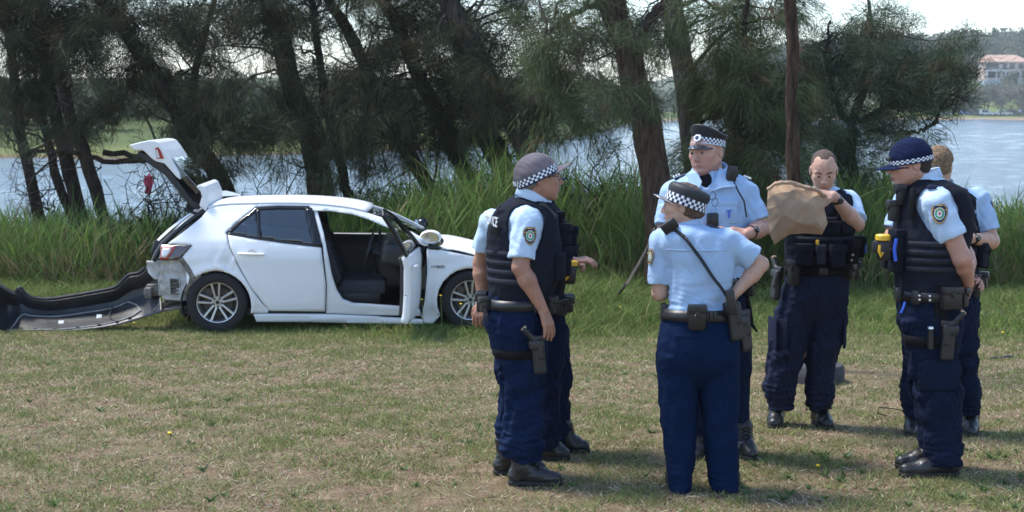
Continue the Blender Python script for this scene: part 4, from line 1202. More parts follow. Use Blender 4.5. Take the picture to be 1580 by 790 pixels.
fin.add([(c[0] - .08, -.018, c[1] - .03), (c[0] + .12, -.012, c[1] - .02), (c[0] + .04, 0, c[1] + .012), (c[0] - .045, 0, c[1] + .035), (c[0] - .08, .018, c[1] - .03), (c[0] + .12, .012, c[1] - .02), (c[0] - .09, 0, c[1] + .03)], [(0, 1, 2, 3, 6), (5, 4, 6, 3, 2), (1, 5, 2), (4, 0, 6)])
fin.build('roof_antenna', M_WHITE, car, smooth=False, bev=.004)
# underbody, floor, firewall
mb = MB(); mb.box((1.3, 0, .21), (3.4, 1.5, .06)); mb.build('floor_pan', M_BLACK, car, smooth=False)
mb = MB(); mb.box((2.22, 0, .55), (.05, 1.5, .7)); mb.build('firewall', M_BLACK, car, smooth=False)
mb = MB(); mb.box((-.2, 0, .43), (.85, 1.06, .04)); mb.build('boot_floor', M_DASH, car, smooth=False)
# interior
def seat(x, y, nm='front_seat', w=.5, rec=-.33):
    o = empty(nm, (x, y, .24)); o.parent = car
    b = SDF(); b.box((.02, 0, .16), (.26, w / 2, .075), rotm(0, -.12), .05); b.box((.05, w / 2 - .05, .19), (.24, .05, .075), None, .04, .03); b.box((.05, -w / 2 + .05, .19), (.24, .05, .075), None, .04, .03)
    v, f = b.mesh(.016); mesh_np('cushion', v, f, M_DARKCLOTH, o)
    b = SDF(); R = rotm(0, rec); b.box((-.36, 0, .50), (.06, w / 2 - .01, .32), R, .05); b.box((-.33, w / 2 - .05, .46), (.085, .05, .24), R, .04, .03); b.box((-.33, -w / 2 + .05, .46), (.085, .05, .24), R, .04, .03)
    v, f = b.mesh(.016); mesh_np('backrest', v, f, M_DARKCLOTH, o)
    b = SDF(); b.box((-.50, 0, .90), (.045, .13, .085), R, .04); v, f = b.mesh(.014); mesh_np('headrest', v, f, M_DARKCLOTH, o)
    k = MB(); k.box((0, -w / 2 - .005, .08), (.46, .03, .11), bev=.012); k.build('seat_base_cover', M_BLACK, o)
seat(1.46, -.37); seat(1.46, .37)
mb = SDF(); mb.box((.42, 0, .42), (.26, .62, .10), None, .06); v, f = mb.mesh(.02); mesh_np('rear_seat', v, f, M_DARKCLOTH, car)
mb = SDF(); mb.box((.16, 0, .72), (.08, .60, .30), rotm(0, -.3), .06); v, f = mb.mesh(.02); mesh_np('rear_backrest', v, f, M_DARKCLOTH, car)
mb = SDF(); mb.box((1.93, 0, .76), (.24, .72, .12), rotm(0, .15), .07); mb.box((1.82, -.37, .87), (.10, .17, .05), None, .04, .04); mb.box((1.77, 0, .6), (.13, .16, .26), rotm(0, -.25), .05, .03); mb.box((1.68, .02, .93), (.015, .11, .075), None, .01)
v, f = mb.mesh(.016); mesh_np('dashboard', v, f, M_DASH, car)
mb = MB(); mb.box((1.35, 0, .36), (.85, .2, .2), bev=.03); mb.box((1.62, 0, .5), (.06, .05, .12), bev=.02); mb.build('centre_console', M_DASH, car)
sw = MB(); R = rotm(0, -1.3); a = np.linspace(0, 2 * math.pi, 29)
sw.tube([R @ np.array([.185 * math.cos(t), .185 * math.sin(t), 0]) for t in a], .016, 8, caps=False)
for t in (0, math.pi / 2 * 1.0, -math.pi / 2): sw.tube([R @ np.array([.02 * math.cos(t + math.pi), .02 * math.sin(t + math.pi), -.01]), R @ np.array([.18 * math.cos(t + math.pi), .18 * math.sin(t + math.pi), 0])], .02, 6)
sw.lathe([(.001, .02), (.05, .015), (.065, -.02), (.03, -.05), (.025, -.3)], 14, R=R)
swo = sw.build('steering_wheel', M_DASH, car, loc=(1.56, -.37, .80))
def mirror(nm, x, side, parent, y=None):
    c = (x, side * (float(cw(x, .95)) + .14), .985) if y is None else (x, y, .985)
    s = SDF(); s.ell((0, 0, 0), (.075, .115, .075), None); s.cut((-.045, 0, 0), (-1, 0, 0)); s.cone((.02, -side * .09, -.05), (.03, -side * .17, -.07), .03, .03, .03)
    v, f = s.mesh(.008); o = mesh_np(nm, v, f, [M_WHITE if side < 0 else M_GLOSSB], parent, loc=c)
    g = MB(); g.lathe([(.001, 0), (.9, 0), (1, .03)], 20, R=rotm(0, -math.pi / 2), sx=.06, sy=.095); g.build('mirror_glass', M_CHROME, o, loc=(-.05, 0, 0))
    return o
mirror('wing_mirror', 2.16, 1, car)
# open driver door, built shut and swung on its hinge
hx, hz = cp(646, 430)
hy = -float(cw(hx, hz)) + .03
DOOR_A = math.radians(83)
door = empty('front_door', (hx, hy, 0), DOOR_A); door.parent = car
def dp(poly): return [(p[0], p[1]) for p in poly2(poly)]
def on_door(o):
    o.parent = door
    o.location = Vector((-hx, -hy, 0)) + o.location
    return o
on_door(panel('outer_skin', dp(FD_SKIN), M_WHITE, None, .002, -1, thick=.07))
on_door(panel('inner_trim', dp([(506, 384), (560, 384), (646, 382), (650, 430), (640, 476), (560, 474), (514, 472), (512, 440)]), M_DASH, None, -.075, -1, thick=.035))
fl = [(499, 382), (493, 352), (486.5, 322), (493, 316.5), (515, 317), (545, 323), (572, 332)] + OPEN_TOP[4:] + [(656, 381)]
mb = MB(); pts = [cp(*p) for p in fl]
mb.tube([(p[0], -float(cw(p[0], p[1])) + .012, p[1]) for p in pts], .024, 8); on_door(mb.build('window_frame', M_GLOSSB, None))
on_door(panel('window', dp([(500, 384), (488, 321), (515, 318), (545, 324), (572, 333)] + OPEN_TOP[4:] + [(655, 382)]), M_GLASSC, None, -.012, -1, thick=.004))
p = cp(505.5, 430); mb = MB(); mb.box((p[0] + .002, -float(cw(*p)) + .035, p[1]), (.012, .045, .06), bev=.003)
on_door(mb.build('reflector', M_RED, None))
mb = MB(); mb.box((p[0] - .001, -float(cw(*p)) + .05, p[1] - .06), (.012, .03, .06), bev=.003); mb.box((p[0] - .001, -float(cw(*p)) + .03, p[1] + .1), (.012, .02, .02), bev=.003); on_door(mb.build('door_latch', M_BLACK, None))
hb = MB(); c = cp(522, 398); y = -(float(cw(*c)) + .03)
hb.tube([(c[0] - .1, y * .975, c[1]), (c[0] - .08, y, c[1]), (c[0] + .1, y, c[1] - .006), (c[0] + .12, y * .975, c[1] - .008)], [.012, .019, .019, .012], 8, flat=.6); on_door(hb.build('door_handle', M_WHITE, None))
mo = mirror('wing_mirror', 2.13, -1, None); on_door(mo)
for nm, q in (('hinge', .55), ('hinge', .85)):
    mb = MB(); mb.box((hx + .0, hy + .01, q), (.07, .05, .05), bev=.006); on_door(mb.build(nm, M_WHITE, None))
# HYBRID badge on the wing
c = cp(677, 409.5)
Rt = np.array([[1, 0, 0], [0, 0, -1], [0, 1, 0]], float)
text_obj('badge_lettering', 'HYBRID', .042, M_BLACK, car, (c[0], -float(cw(*c)) - .003, c[1]), Rt, .002)
# ---- wheels
def wheel(x, y, face):
    o = empty('wheel', (x, y, .316)); o.parent = car
    R = rotm(math.pi / 2 * (1 if face < 0 else -1))
    t = MB(); t.lathe([(.212, .075), (.225, .098), (.25, .106), (.285, .104), (.303, .094), (.314, .07), (.316, .035), (.311, .03), (.311, .022), (.316, .018), (.316, -.018), (.311, -.022), (.311, -.03), (.316, -.035), (.314, -.07), (.3, -.095), (.25, -.104), (.212, -.08)], 56, R=R)
    t.build('tyre', M_TYRE, o, auto=30)
    r = MB(); r.lathe([(.214, .082), (.212, .088), (.204, .086), (.198, .07), (.188, .045), (.185, -.06), (.21, -.08)], 48, R=R)
    rim = r.build('rim', M_ALLOY, o)
    for k in range(5):
        for s in (-1, 1):
            a = math.radians(72 * k + 90 + 5.0) ; d = np.array([math.cos(a), math.sin(a)]); n = np.array([-d[1], d[0]])
            i0, i1 = d * .045 + n * s * .018, d * .202 + n * s * .042
            w0, w1 = .013, .017
            v = []
            for pt, w, zt, zb in ((i0, w0, .066, .03), (i1, w1, .078, .04)):
                e = (i1 - i0) / np.linalg.norm(i1 - i0); q = np.array([-e[1], e[0]])
                for sg, zz in ((-1, zb), (-.75, zt), (.75, zt), (1, zb)): v.append((*(pt + q * w * sg), zz))
            v = np.array(v) @ R.T
            b = MB(); b.add(v, [(0, 4, 5, 1), (1, 5, 6, 2), (2, 6, 7, 3), (3, 7, 4, 0), (0, 1, 2, 3), (7, 6, 5, 4)]); b.build('spoke', M_ALLOY, rim, smooth=False, bev=.004)
    h = MB(); h.lathe([(.001, .062), (.028, .062), (.034, .056), (.06, .056), (.068, .045), (.068, .02)], 24, R=R); h.build('hub', M_ALLOY, rim)
    h = MB()
    for k in range(5):
        a = math.radians(72 * k + 54 + 5); h.lathe([(.001, .066), (.011, .066), (.012, .05)], 8, c=R @ np.array([.047 * math.cos(a), .047 * math.sin(a), 0]), R=R)
    h.lathe([(.001, .068), (.02, .068), (.022, .06)], 12, R=R)
    h.build('wheel_nuts', M_BLACK, rim)['kind'] = 'stuff'
    b = MB(); b.lathe([(.03, .0), (.15, .0), (.15, -.02), (.03, -.02)], 32, R=R); b.box(R @ np.array([-.1, .09, -.005]), (.09, .06, .12), bev=.01); b.lathe([(.001, -.03), (.184, -.035), (.184, -.05), (.001, -.05)], 24, R=R, m=1); b.build('brake', [M_BRAKE, M_BLACK], o)
for x, y in ((0, -.765), (2.64, -.765), (0, .765), (2.64, .765)): wheel(x, y, -1 if y < 0 else 1)
# ---- broken rear end
def prism(mb, pts2, y0, y1, m=0):
    n = len(pts2)
    v = [(a, y0, b) for a, b in pts2] + [(a, y1, b) for a, b in pts2]
    return mb.add(v, [list(range(n)), [n + i for i in range(n)][::-1]] + [[(i + 1) % n, i, n + i, n + (i + 1) % n] for i in range(n)], m)
inner = [(250, 408), (283, 405), (290, 415), (303, 437), (296, 447), (290, 460), (288, 470), (252, 470), (246, 440), (249, 420)]
def inner_w(x, z): return cw(x, z) * .95 - .02 + .012 * np.sin(30 * x + 8) * np.sin(22 * z) + .006 * np.sin(60 * z)
panel('inner_panel', poly2(inner), M_RAWMETAL, car, 0, -1, wfun=inner_w, step=.02, thick=.02)
panel('inner_panel', poly2([(224, 412), (250, 409), (252, 438), (236, 440), (226, 430)]), M_RAWMETAL, car, 0, -1, wfun=lambda x, z: cw(x, z) * .80 + .01 * np.sin(40 * z + 20 * x), step=.02, thick=.03)
panel('bolted_edge', poly2([(279, 404), (286, 401), (296, 415), (306, 432), (302, 440), (297, 446), (291, 455), (287, 452), (294, 440), (296, 431), (287, 416)]), M_DIRTYMETAL, car, .004, -1, step=.02)
def vent():
    o = empty('vent', (0, 0, 0)); o.parent = car
    a, b = cp(263.5, 462), cp(279, 435); y = -float(inner_w((a[0] + b[0]) / 2, (a[1] + b[1]) / 2)) - .012
    f = MB(); w = b[0] - a[0]; h = b[1] - a[1]; cx = (a[0] + b[0]) / 2; cz = (a[1] + b[1]) / 2
    for dx in (-1, 1): f.box((cx + dx * w / 2, y, cz), (.012, .035, h + .012), bev=.003)
    for dz in (-1, 1): f.box((cx, y, cz + dz * h / 2), (w - .012, .035, .012), bev=.003)
    f.build('vent_frame', M_RAWMETAL, o)
    f = MB(); f.box((cx, y + .008, cz), (w, .01, h)); f.build('vent_back', M_BLACK, o)
    for k in range(5):
        s = MB(); s.box((cx, y - .004, cz - h / 2 + h * (k + .5) / 5), (w - .014, .02, .016), rotm(.6)); s.build('slat', M_DIRTYMETAL, o)
vent()
lamp = [(247, 407), (251, 396), (250, 383.5), (268, 382.5), (300, 382), (292, 392), (281, 403), (262, 407)]
tl = panel('tail_light', poly2(lamp), M_SMOKE, car, .006, -1, step=.02, thick=.08)
panel('red_lens', poly2([(251.5, 394), (251, 385.5), (275, 384), (271, 393), (262, 405), (250, 406)]), M_REDLENS, tl, .010, -1, step=.02, thick=.01)
panel('clear_lens', poly2([(253, 393.5), (254, 389), (267, 388), (266, 393), (259, 402), (253, 402)]), M_CLEARLENS, tl, .014, -1, step=.02, thick=.01)
panel('tail_light', poly2(lamp), M_REDLENS, car, .006, 1, step=.03, thick=.08)
# boot opening frame: black rubber and trim on both sides, sill panel, crash bar
for sd in (-1, 1):
    mb = MB(); q = [cp(*p) for p in ((320, 329), (305, 339), (285, 354), (266, 370), (252, 384), (244, 398), (238, 409))]
    mb.tube([(a, sd * (float(cw(a, b)) * .93 - .01), b) for a, b in q], [.03, .035, .038, .04, .045, .045, .04], 8, flat=.7); mb.build('boot_seal', M_BLACK, car)
    q = [cp(*p) for p in ((308, 330), (285, 347), (264, 364), (246, 381))]
    mb = MB(); mb.tube([(a - .02, sd * (float(cw(a, b)) * .78), b + .01) for a, b in q], [.03, .04, .045, .04], 8, flat=.45); mb.build('boot_frame', M_WHITE, car)
mb = MB(); c = cp(244, 391); mb.box((c[0] - .02, -.56, c[1]), (.09, .12, .16), rotm(0, .3), bev=.02); mb.build('boot_trim_block', M_BLACK, car)
mb = MB(); mb.box((-.62, 0, .52), (.05, 1.22, .32), bev=.015); mb.box((-.60, 0, .70), (.1, 1.2, .05), bev=.015); mb.build('rear_end_panel', M_RAWMETAL, car)
mb = MB(); mb.box((-.74, -.08, .40), (.07, 1.2, .11), bev=.012); mb.box((-.775, -.08, .40), (.03, 1.1, .05), bev=.01); mb.build('crash_bar', M_DIRTYMETAL, car)
mb = MB(); mb.box((-.67, -.55, .42), (.2, .10, .12), bev=.01); mb.build('crash_bar_mount', M_DIRTYMETAL, car); mb = MB(); mb.box((-.67, .45, .42), (.2, .10, .12), bev=.01); mb.build('crash_bar_mount', M_DIRTYMETAL, car)
mb = MB(); mb.tube([(-.3, -.2, .27), (-.62, -.2, .27)], .1, 14, flat=.7); mb.build('exhaust_box', M_DIRTYMETAL, car)
mb = MB()
for k in range(4):
    a = np.array([-.5 + .05 * k, -.66 + .03 * k, .38]); mb.tube(crooked(a, a + np.array([-.18 - .03 * k, -.06, -.16]), 6, .08), .014, 6)
mb.box((-.42, -.62, .25), (.36, .2, .03), rotm(.1, -.12), bev=.01)
mb.build('torn_bracket', M_DIRTYMETAL, car)['kind'] = 'stuff'
mb = MB(); mb.box((-.30, -.70, .22), (.025, .2, .22), rotm(0, .2), bev=.008); mb.build('mud_flap', M_BLACK, car)
# ---- raised tailgate
tg = empty('tailgate', (0, 0, 0)); tg.parent = car
TGY = .565
def tgl(pts): return [cp(*p) for p in pts]
def tprism(nm, pts, half, m, par=tg, bev=.012, y0=None):
    mb = MB(); prism(mb, tgl(pts), -half if y0 is None else y0, half); return mb.build(nm, m, par, smooth=False, bev=bev)
tprism('inner_frame', [(308, 322), (298, 318), (262, 268), (240, 251), (216, 241), (213, 248), (254, 276), (276, 303), (296, 328), (305, 330)], TGY, M_BLACK, bev=.008)
tprism('outer_panel', [(203, 232), (218, 227.5), (233, 224), (242, 224), (249, 227), (257, 238), (266, 252), (278, 274), (280, 284), (274, 280), (262, 266), (256, 259.5), (243, 256), (238, 253), (228, 243), (223, 239), (213, 240), (210, 239)], TGY + .035, M_WHITE)
tprism('rear_glass', [(266, 250), (300, 290), (306, 300), (302, 306), (280, 282), (270, 266)], TGY - .03, M_GLASS, bev=.004)
tprism('spoiler', [(304, 294), (309, 290.5), (316, 294), (321, 306), (323.5, 317), (318, 333), (307.5, 324), (312, 310), (310, 302)], TGY + .03, M_WHITE)
for sd in (-1, 1):
    mb = MB(); prism(mb, tgl([(243, 235), (248, 234.5), (252, 241), (256, 252), (244.5, 252)]), sd * (TGY + .037) - .004, sd * (TGY + .037) + .004); l = mb.build('tail_light', M_REDLENS, tg, smooth=False)
    mb = MB(); prism(mb, tgl([(244.3, 238), (246.2, 238), (249.5, 250.5), (245, 250.5)]), sd * (TGY + .043) - .004, sd * (TGY + .043) + .004); mb.build('clear_lens', M_CLEARLENS, l, smooth=False)
    a, b = cp(283, 331), cp(306, 340); mb = MB(); mb.tube([(a[0], sd * .5, a[1]), (b[0] + .1, sd * .52, b[1] - .03)], .016, 8); mb.build('gas_strut', M_BLACK, tg)
mb = MB(); a = cp(306, 298); mb.box((a[0] - .01, 0, a[1] - .01), (.03, .34, .02)); mb.build('brake_light', M_REDLENS, tg, smooth=False)

# ------------------------------------------------------------------ torn-off rear bumper lying behind the car
def bumper():
    top = [(-22, 432), (0, 438), (14, 446), (28, 450), (32, 443), (40, 453), (52, 459), (75, 461), (110, 456), (150, 449), (178, 443), (190, 432), (200, 423), (216, 420), (232, 405), (243, 398)]
    bot = [(-18, 500), (-4, 507), (8, 511), (20, 513), (32, 513.5), (50, 513), (75, 512.5), (100, 512), (130, 509), (155, 506), (178, 502), (195, 498), (210, 494), (225, 489), (240, 484), (250, 482)]
    n = len(top); k = np.arange(n).astype(float); t = np.linspace(0, n - 1, 61)
    top = np.stack([cubic(t, k, np.array(top, float)[:, i]) for i in (0, 1)], 1); bot = np.stack([cubic(t, k, np.array(bot, float)[:, i]) for i in (0, 1)], 1)
    D0 = 14.78
    base = G(110, 512); base[1] = D0
    vs_ = np.linspace(0, 1, 15)
    dprof = np.interp(vs_, [0, .12, .3, .5, .65, .8, .92, 1], [0, .10, .24, .34, .36, .30, .27, .33])
    g = []
    for i in range(len(t)):
        u = i / (len(t) - 1)
        wrap = -.42 * max(0, 1 - u / .16) ** 1.7 - .10 * max(0, (u - .85) / .15)
        row = []
        for v_, dd in zip(vs_, dprof):
            vv = v_
            px = bot[i, 0] + (top[i, 0] - bot[i, 0]) * vv; py = bot[i, 1] + (top[i, 1] - bot[i, 1]) * vv
            row.append(P(px, py, D0 + dd + wrap + .02 * math.sin(9 * u + 4 * v_)) - base)
        g.append(row)
    o = MB().grid(g).build('torn_bumper', M_BUMPER, solid=.006, loc=base)
    o.data.materials.append(M_SCUFF)
    tag(o, 'torn-off black rear bumper lying on the grass with its inside showing', 'bumper')
    g = np.array(g)
    def at(u, v_):
        i = u * (len(t) - 1); i0 = int(min(i, len(t) - 2)); a = i - i0
        j = v_ * 14; j0 = int(min(j, 13)); b = j - j0
        return (g[i0, j0] * (1 - a) + g[i0 + 1, j0] * a) * (1 - b) + (g[i0, j0 + 1] * (1 - a) + g[i0 + 1, j0 + 1] * a) * b + np.array([0, -.012, .006])
    q = [(.17, .04), (.24, .30), (.30, .42), (.4, .44), (.55, .46), (.68, .46), (.76, .44), (.82, .30), (.84, .16), (.78, .10), (.6, .07), (.4, .06), (.25, .05), (.17, .04)]
    qq = []
    for a, b in zip(q, q[1:]):
        for s in np.linspace(0, 1, 5)[:-1]: qq.append(at(a[0] + (b[0] - a[0]) * s, a[1] + (b[1] - a[1]) * s))
    MB().tube(qq + [qq[0]], .009, 6, caps=False).build('inner_lip', M_SCUFF, o)
    MB().tube([at(u, .985) for u in np.linspace(.2, .9, 30)], .018, 8).build('top_edge', M_BUMPER, o)
    for u, v_ in ((.47, .27), (.60, .30)):
        c = at(u, v_); mb = MB(); mb.box(c, (.055, .004, .045), rotm(-.6, 0, 0)); mb.build('sticker', M_LABELW, o, smooth=False)
    for u in np.linspace(.27, .76, 7):
        mb = MB(); mb.box(at(u, .07), (.035, .02, .025), bev=.004); mb.build('clip', M_BLACK, o)
    for u in (.34, .45, .6, .7):
        mb = MB(); mb.box(at(u, .47), (.03, .02, .02), bev=.004); mb.build('clip', M_BLACK, o)
    pth = [at(.66, .5), at(.655, .42), at(.645, .33), at(.64, .25), at(.66, .15), at(.68, .06)]
    MB().tube(np.array(pth) + np.array([0, -.02, .01]), .006, 5).build('loose_wire', M_TWIG, o)
    mb = MB(); c = at(.195, .97); mb.box(c + np.array([0, 0, .02]), (.03, .03, .06), rotm(0, .4), bev=.008); mb.build('mount_tab', M_BUMPER, o)
bumper()
# ------------------------------------------------------------------ figures: builder
def skin_mat(name, c): return mat(name, c, 0.5, var=0.13, vscale=22, bump=0.12, bscale=120, sss=0.12, spec=0.35, bdist=0.004)
SKIN_A = skin_mat('tanned skin', (0.36, 0.185, 0.125)); SKIN_B = skin_mat('fair ruddy skin', (0.47, 0.255, 0.19)); SKIN_C = skin_mat('fair skin', (0.50, 0.30, 0.22))
def cloth(name, c, v=.16, rough=.85, bs=260): return mat(name, c, rough, var=v, vscale=7, bump=0.35, bscale=bs, spec=0.10, bdist=0.003)
SHIRT = cloth('light blue shirt cotton', (0.36, 0.50, 0.70), .07); SHIRT_P = cloth('pale blue shirt cotton', (0.47, 0.60, 0.76), .06)
NAVY_A = cloth('blue navy trouser cloth', (0.005, 0.0135, 0.043)); NAVY_B = cloth('navy dress trouser cloth', (0.003, 0.0125, 0.044), .1); NAVY_C = cloth('faded navy trouser cloth', (0.015, 0.019, 0.040)); NAVY_D = cloth('dark navy trouser cloth', (0.0065, 0.012, 0.032))
VEST = cloth('navy black vest nylon', (0.012, 0.014, 0.022), .25); VESTW = cloth('vest webbing', (0.028, 0.031, 0.042), .25); BLACKN = cloth('black nylon', (0.011, 0.011, 0.013), .3)
NAVYCAP = cloth('navy cap cotton', (0.008, 0.014, 0.045), .2); GREYCAP = cloth('sun-faded grey cap cotton', (0.135, 0.12, 0.135), .25); HATBLK = mat('black hat felt', (0.014, 0.015, 0.02), .6, var=.2, vscale=10)
VISOR = mat('glossy black visor', (0.03, 0.03, 0.034), .22, coat=.6)
LEATHER = mat('black leather', (0.012, 0.012, 0.013), .42, var=.25, vscale=25, bump=.3, bscale=90, bdist=.004); GUN = mat('black polymer', (0.014, 0.014, 0.016), .45, var=.2, vscale=30)
BOOTL = mat('black boot leather', (0.014, 0.014, 0.016), .38, var=.3, vscale=18, bump=.35, bscale=60, bdist=.006); SOLE = mat('boot rubber', (0.018, 0.018, 0.018), .85)
CHK_N = mat('check navy', (0.012, 0.02, 0.06), .7); CHK_W = mat('check white', (0.72, 0.75, 0.80), .7)
YELLOW = mat('yellow plastic', (0.75, 0.44, 0.03), .4); GOLD = mat('gold thread', (0.65, 0.40, 0.10), .6); GREEN_P = mat('green thread', (0.06, 0.30, 0.20), .7); WHITE_P = mat('white thread', (0.72, 0.74, 0.72), .7); RED_P = mat('red thread', (0.45, 0.05, 0.12), .7)
SILVER = mat('silver badge', (0.7, 0.7, 0.72), .3, metal=.8); BLUEP = mat('blue plastic', (0.02, 0.09, 0.55), .4); EYEW = mat('eye white', (0.30, 0.25, 0.23), .25); IRIS = mat('dark iris', (0.02, 0.016, 0.014), .15); BRASS = mat('brass cap', (0.45, 0.33, 0.22), .5)
HAIR_D = mat('dark cropped hair', (0.035, 0.026, 0.020), .9, var=.4, vscale=70, bump=.8, bscale=260, bdist=.006); HAIR_G = mat('grey cropped hair', (0.17, 0.15, 0.135), .9, var=.35, vscale=70, bump=.8, bscale=260, bdist=.006)
HAIR_B = mat('brown tied hair', (0.10, 0.055, 0.03), .7, var=.4, vscale=60, bump=.8, bscale=160, stretch=(1, 1, .3), bdist=.008); HAIR_Y = mat('sandy hair', (0.20, 0.13, 0.072), .8, var=.6, vscale=55, bump=1, bscale=190, bdist=.008)
LIPS = mat('lips', (0.36, 0.13, 0.11), .45)

class Person:
    def __init__(s, label, foot_px, d_off=0.0, ppm_ref=None, category='person'):
        s.base = G(*foot_px); s.base[1] += d_off; s.base[2] = float(T(s.base[0], s.base[1]))
        s.d = s.base[1]
        s.o = empty('person', s.base); tag(s.o, label, category, 'police officers talking on the lawn')
    def p(s, px, py, dy=0.0): return P(px, py, s.d + dy) - s.base
    def gz(s, v): return float(T(v[0] + s.base[0], v[1] + s.base[1])) - s.base[2]
    def rows(s, L):
        """(py, px left, px right, depth offset, half depth) -> loft rows in local metres"""
        out = []
        for py, a, b, dy, hd in L:
            l, r = s.p(a, py, dy), s.p(b, py, dy)
            out.append(((l[2] + r[2]) / 2, (l[0] + r[0]) / 2, dy + 0.0, (r[0] - l[0]) / 2, hd))
        return sorted(out)
    def add(s, name, vf, m, parent=None): return mesh_np(name, vf[0], vf[1], m, parent or s.o)
def lo_at(rows, z):
    a = np.array(rows); return [float(cubic(np.array([np.clip(z, a[0, 0], a[-1, 0])]), a[:, 0], a[:, i])[0]) for i in (1, 2, 3, 4)]
def lo_pt(rows, z, ang, grow=0.0, e=2.3):
    cx, cy, a, b = lo_at(rows, z); a += grow; b += grow
    t = math.radians(ang); c, q = math.cos(t), math.sin(t)
    r = (abs(c / a) ** e + abs(q / b) ** e) ** (-1 / e)
    nx = math.copysign(abs(r * c / a) ** (e - 1) / a, c); ny = math.copysign(abs(r * q / b) ** (e - 1) / b, q)
    n = math.hypot(nx, ny)
    return np.array([cx + r * c, cy + r * q, z]), math.atan2(ny / n, nx / n)
def band(rows, z0, z1, grow, a0=-180, a1=180, n=48, rows_n=3, tilt=None):
    g = []
    full = abs(a1 - a0 - 360) < 1e-6
    for i in range(n if full else n + 1):
        a = a0 + (a1 - a0) * i / n
        g.append([lo_pt(rows, z0 + (z1 - z0) * j / (rows_n - 1), a, grow)[0] for j in range(rows_n)])
    return MB().grid(g, close_u=full)
def gear(rows, z, ang, size, m=0, grow=0.0, bev=.008, tilt=0.0, mb=None, lean=0.0, taper=1.0):
    """box worn on the body: size = (tangential width, radial depth, height)"""
    p, h = lo_pt(rows, z, ang, grow + size[1] / 2 - .004)
    R = rotm(0, 0, h - math.pi / 2) @ rotm(lean, tilt, 0)
    mb = mb or MB()
    mb.box(p, size, R, m, bev, taper)
    if size[1] >= .04 and size[2] >= .075:                      # flap and fastener
        w, d_, h_ = size
        mb.box(p + R @ np.array([0, .004, h_ * .36]), (w * 1.05, d_ + .010, h_ * .34), R, m, .004)
        mb.box(p + R @ np.array([0, d_ / 2 + .006, h_ * .16]), (w * .22, .008, h_ * .22), R, m, .002)
    return mb
def head_R(heading, pitch=0.0, roll=0.0):
    """columns: forward, left, up; heading in degrees anticlockwise from +X, pitch positive looks down"""
    return rotm(0, 0, math.radians(heading)) @ rotm(0, math.radians(pitch), 0) @ rotm(math.radians(roll), 0, 0)
def head_prims(s, c, R, k=1.0, fat=0.0, woman=False):
    L = lambda x, y, z: c + R @ np.array([x, y, z]) * k
    E = lambda q, r, kk=.02, op='u': s.ell(L(*q), np.array(r) * k, R, kk, op)
    E((-.014, 0, .040), (.100, .0765, .083)); E((.022, 0, -.012), (.072, .066 + fat, .092), .03)
    E((.036, 0, -.058), (.050, .050 + fat, .052), .03)
    s.cone(L(-.005, .052 + fat, -.045), L(.062, .016, -.098), .022 * k, .017 * k, .02); s.cone(L(-.005, -.052 - fat, -.045), L(.062, -.016, -.098), .022 * k, .017 * k, .02)
    E((.070, 0, -.098), (.018, .022, .017), .015)
    for q in (1, -1):
        E((.058, q * .043, -.018), (.022, .020, .020), .02)
        s.cone(L(.080, q * .012, .024), L(.066, q * .050, .020), .010 * k, .008 * k, .012)
        E((.102, q * .033, .002), (.020, .017, .0125), .008, 's')
        E((.0735, q * .032, .0015), (.0145, .0145, .0135), .004)
        s.cone(L(.078, q * .021, .0085), L(.070, q * .047, .006), .0042 * k, .0042 * k, .004)
        E((.098, q * .0115, -.036), (.011, .008, .0075), .006)
        E((-.012, q * .079, -.006), (.019, .008, .031), .004); E((-.006, q * .088, -.004), (.010, .007, .018), .003, 's')
    s.cone(L(.086, 0, .016), L(.106, 0, -.026), .0085 * k, .0115 * k, .010); E((.110, 0, -.030), (.0115, .011, .0095), .006)
    E((.084, 0, -.062), (.011, .024, .0065), .005); E((.083, 0, -.0725), (.0105, .021, .0065), .005)
    s.cone(L(.097, .02, -.0668), L(.097, -.02, -.0668), .0025 * k, .0025 * k, .003, 's')
def hand(s, w, fwd, back, k=1.0, curl=.35, thumb=1, spread=.06, curls=None, thumb_out=.5):
    """w wrist; fwd to the knuckles; back = out of the back of the hand; thumb = +1 / -1 side of cross(fwd, back)"""
    f = np.asarray(fwd, float); f = f / np.linalg.norm(f); b = np.asarray(back, float); b = b - f * (b @ f); b /= np.linalg.norm(b)
    q = np.cross(f, b) * thumb
    offs = [.029, .0095, -.0105, -.029]; lens = [.072, .080, .074, .058]
    for i, (o, l) in enumerate(zip(offs, lens)):
        o *= k; l *= k
        kn = w + f * (.088 - .006 * abs(i - 1)) * k + q * o
        s.cone(w + q * o * .55 + f * .01, kn, .0135 * k, .0118 * k, .012)
        c = (curls[i] if curls else curl) ; ang = 0.25 * c; p = kn
        side = q * spread * (1.5 - i)
        for seg, r0, r1, m in ((.45, .0102, .0092, 1.0), (.30, .0092, .0084, 1.25), (.25, .0084, .0070, .9)):
            ang += c * m * .8
            d = f * math.cos(ang) - b * math.sin(ang) + side; d /= np.linalg.norm(d)
            n = p + d * l * seg; s.cone(p, n, r0 * k, r1 * k, .003); p = n
    t0 = w + f * .024 * k + q * .024 * k - b * .006 * k; t1 = t0 + (f * .65 + q * thumb_out - b * .25) * .048 * k; t2 = t1 + (f * .9 + q * (thumb_out - .45) - b * .3) * .034 * k; t3 = t2 + (f * .95 + q * (thumb_out - .6) - b * .3) * .026 * k
    s.cone(t0, t1, .0150 * k, .0125 * k, .012); s.cone(t1, t2, .0118 * k, .0104 * k, .004); s.cone(t2, t3, .0104 * k, .0078 * k, .004)
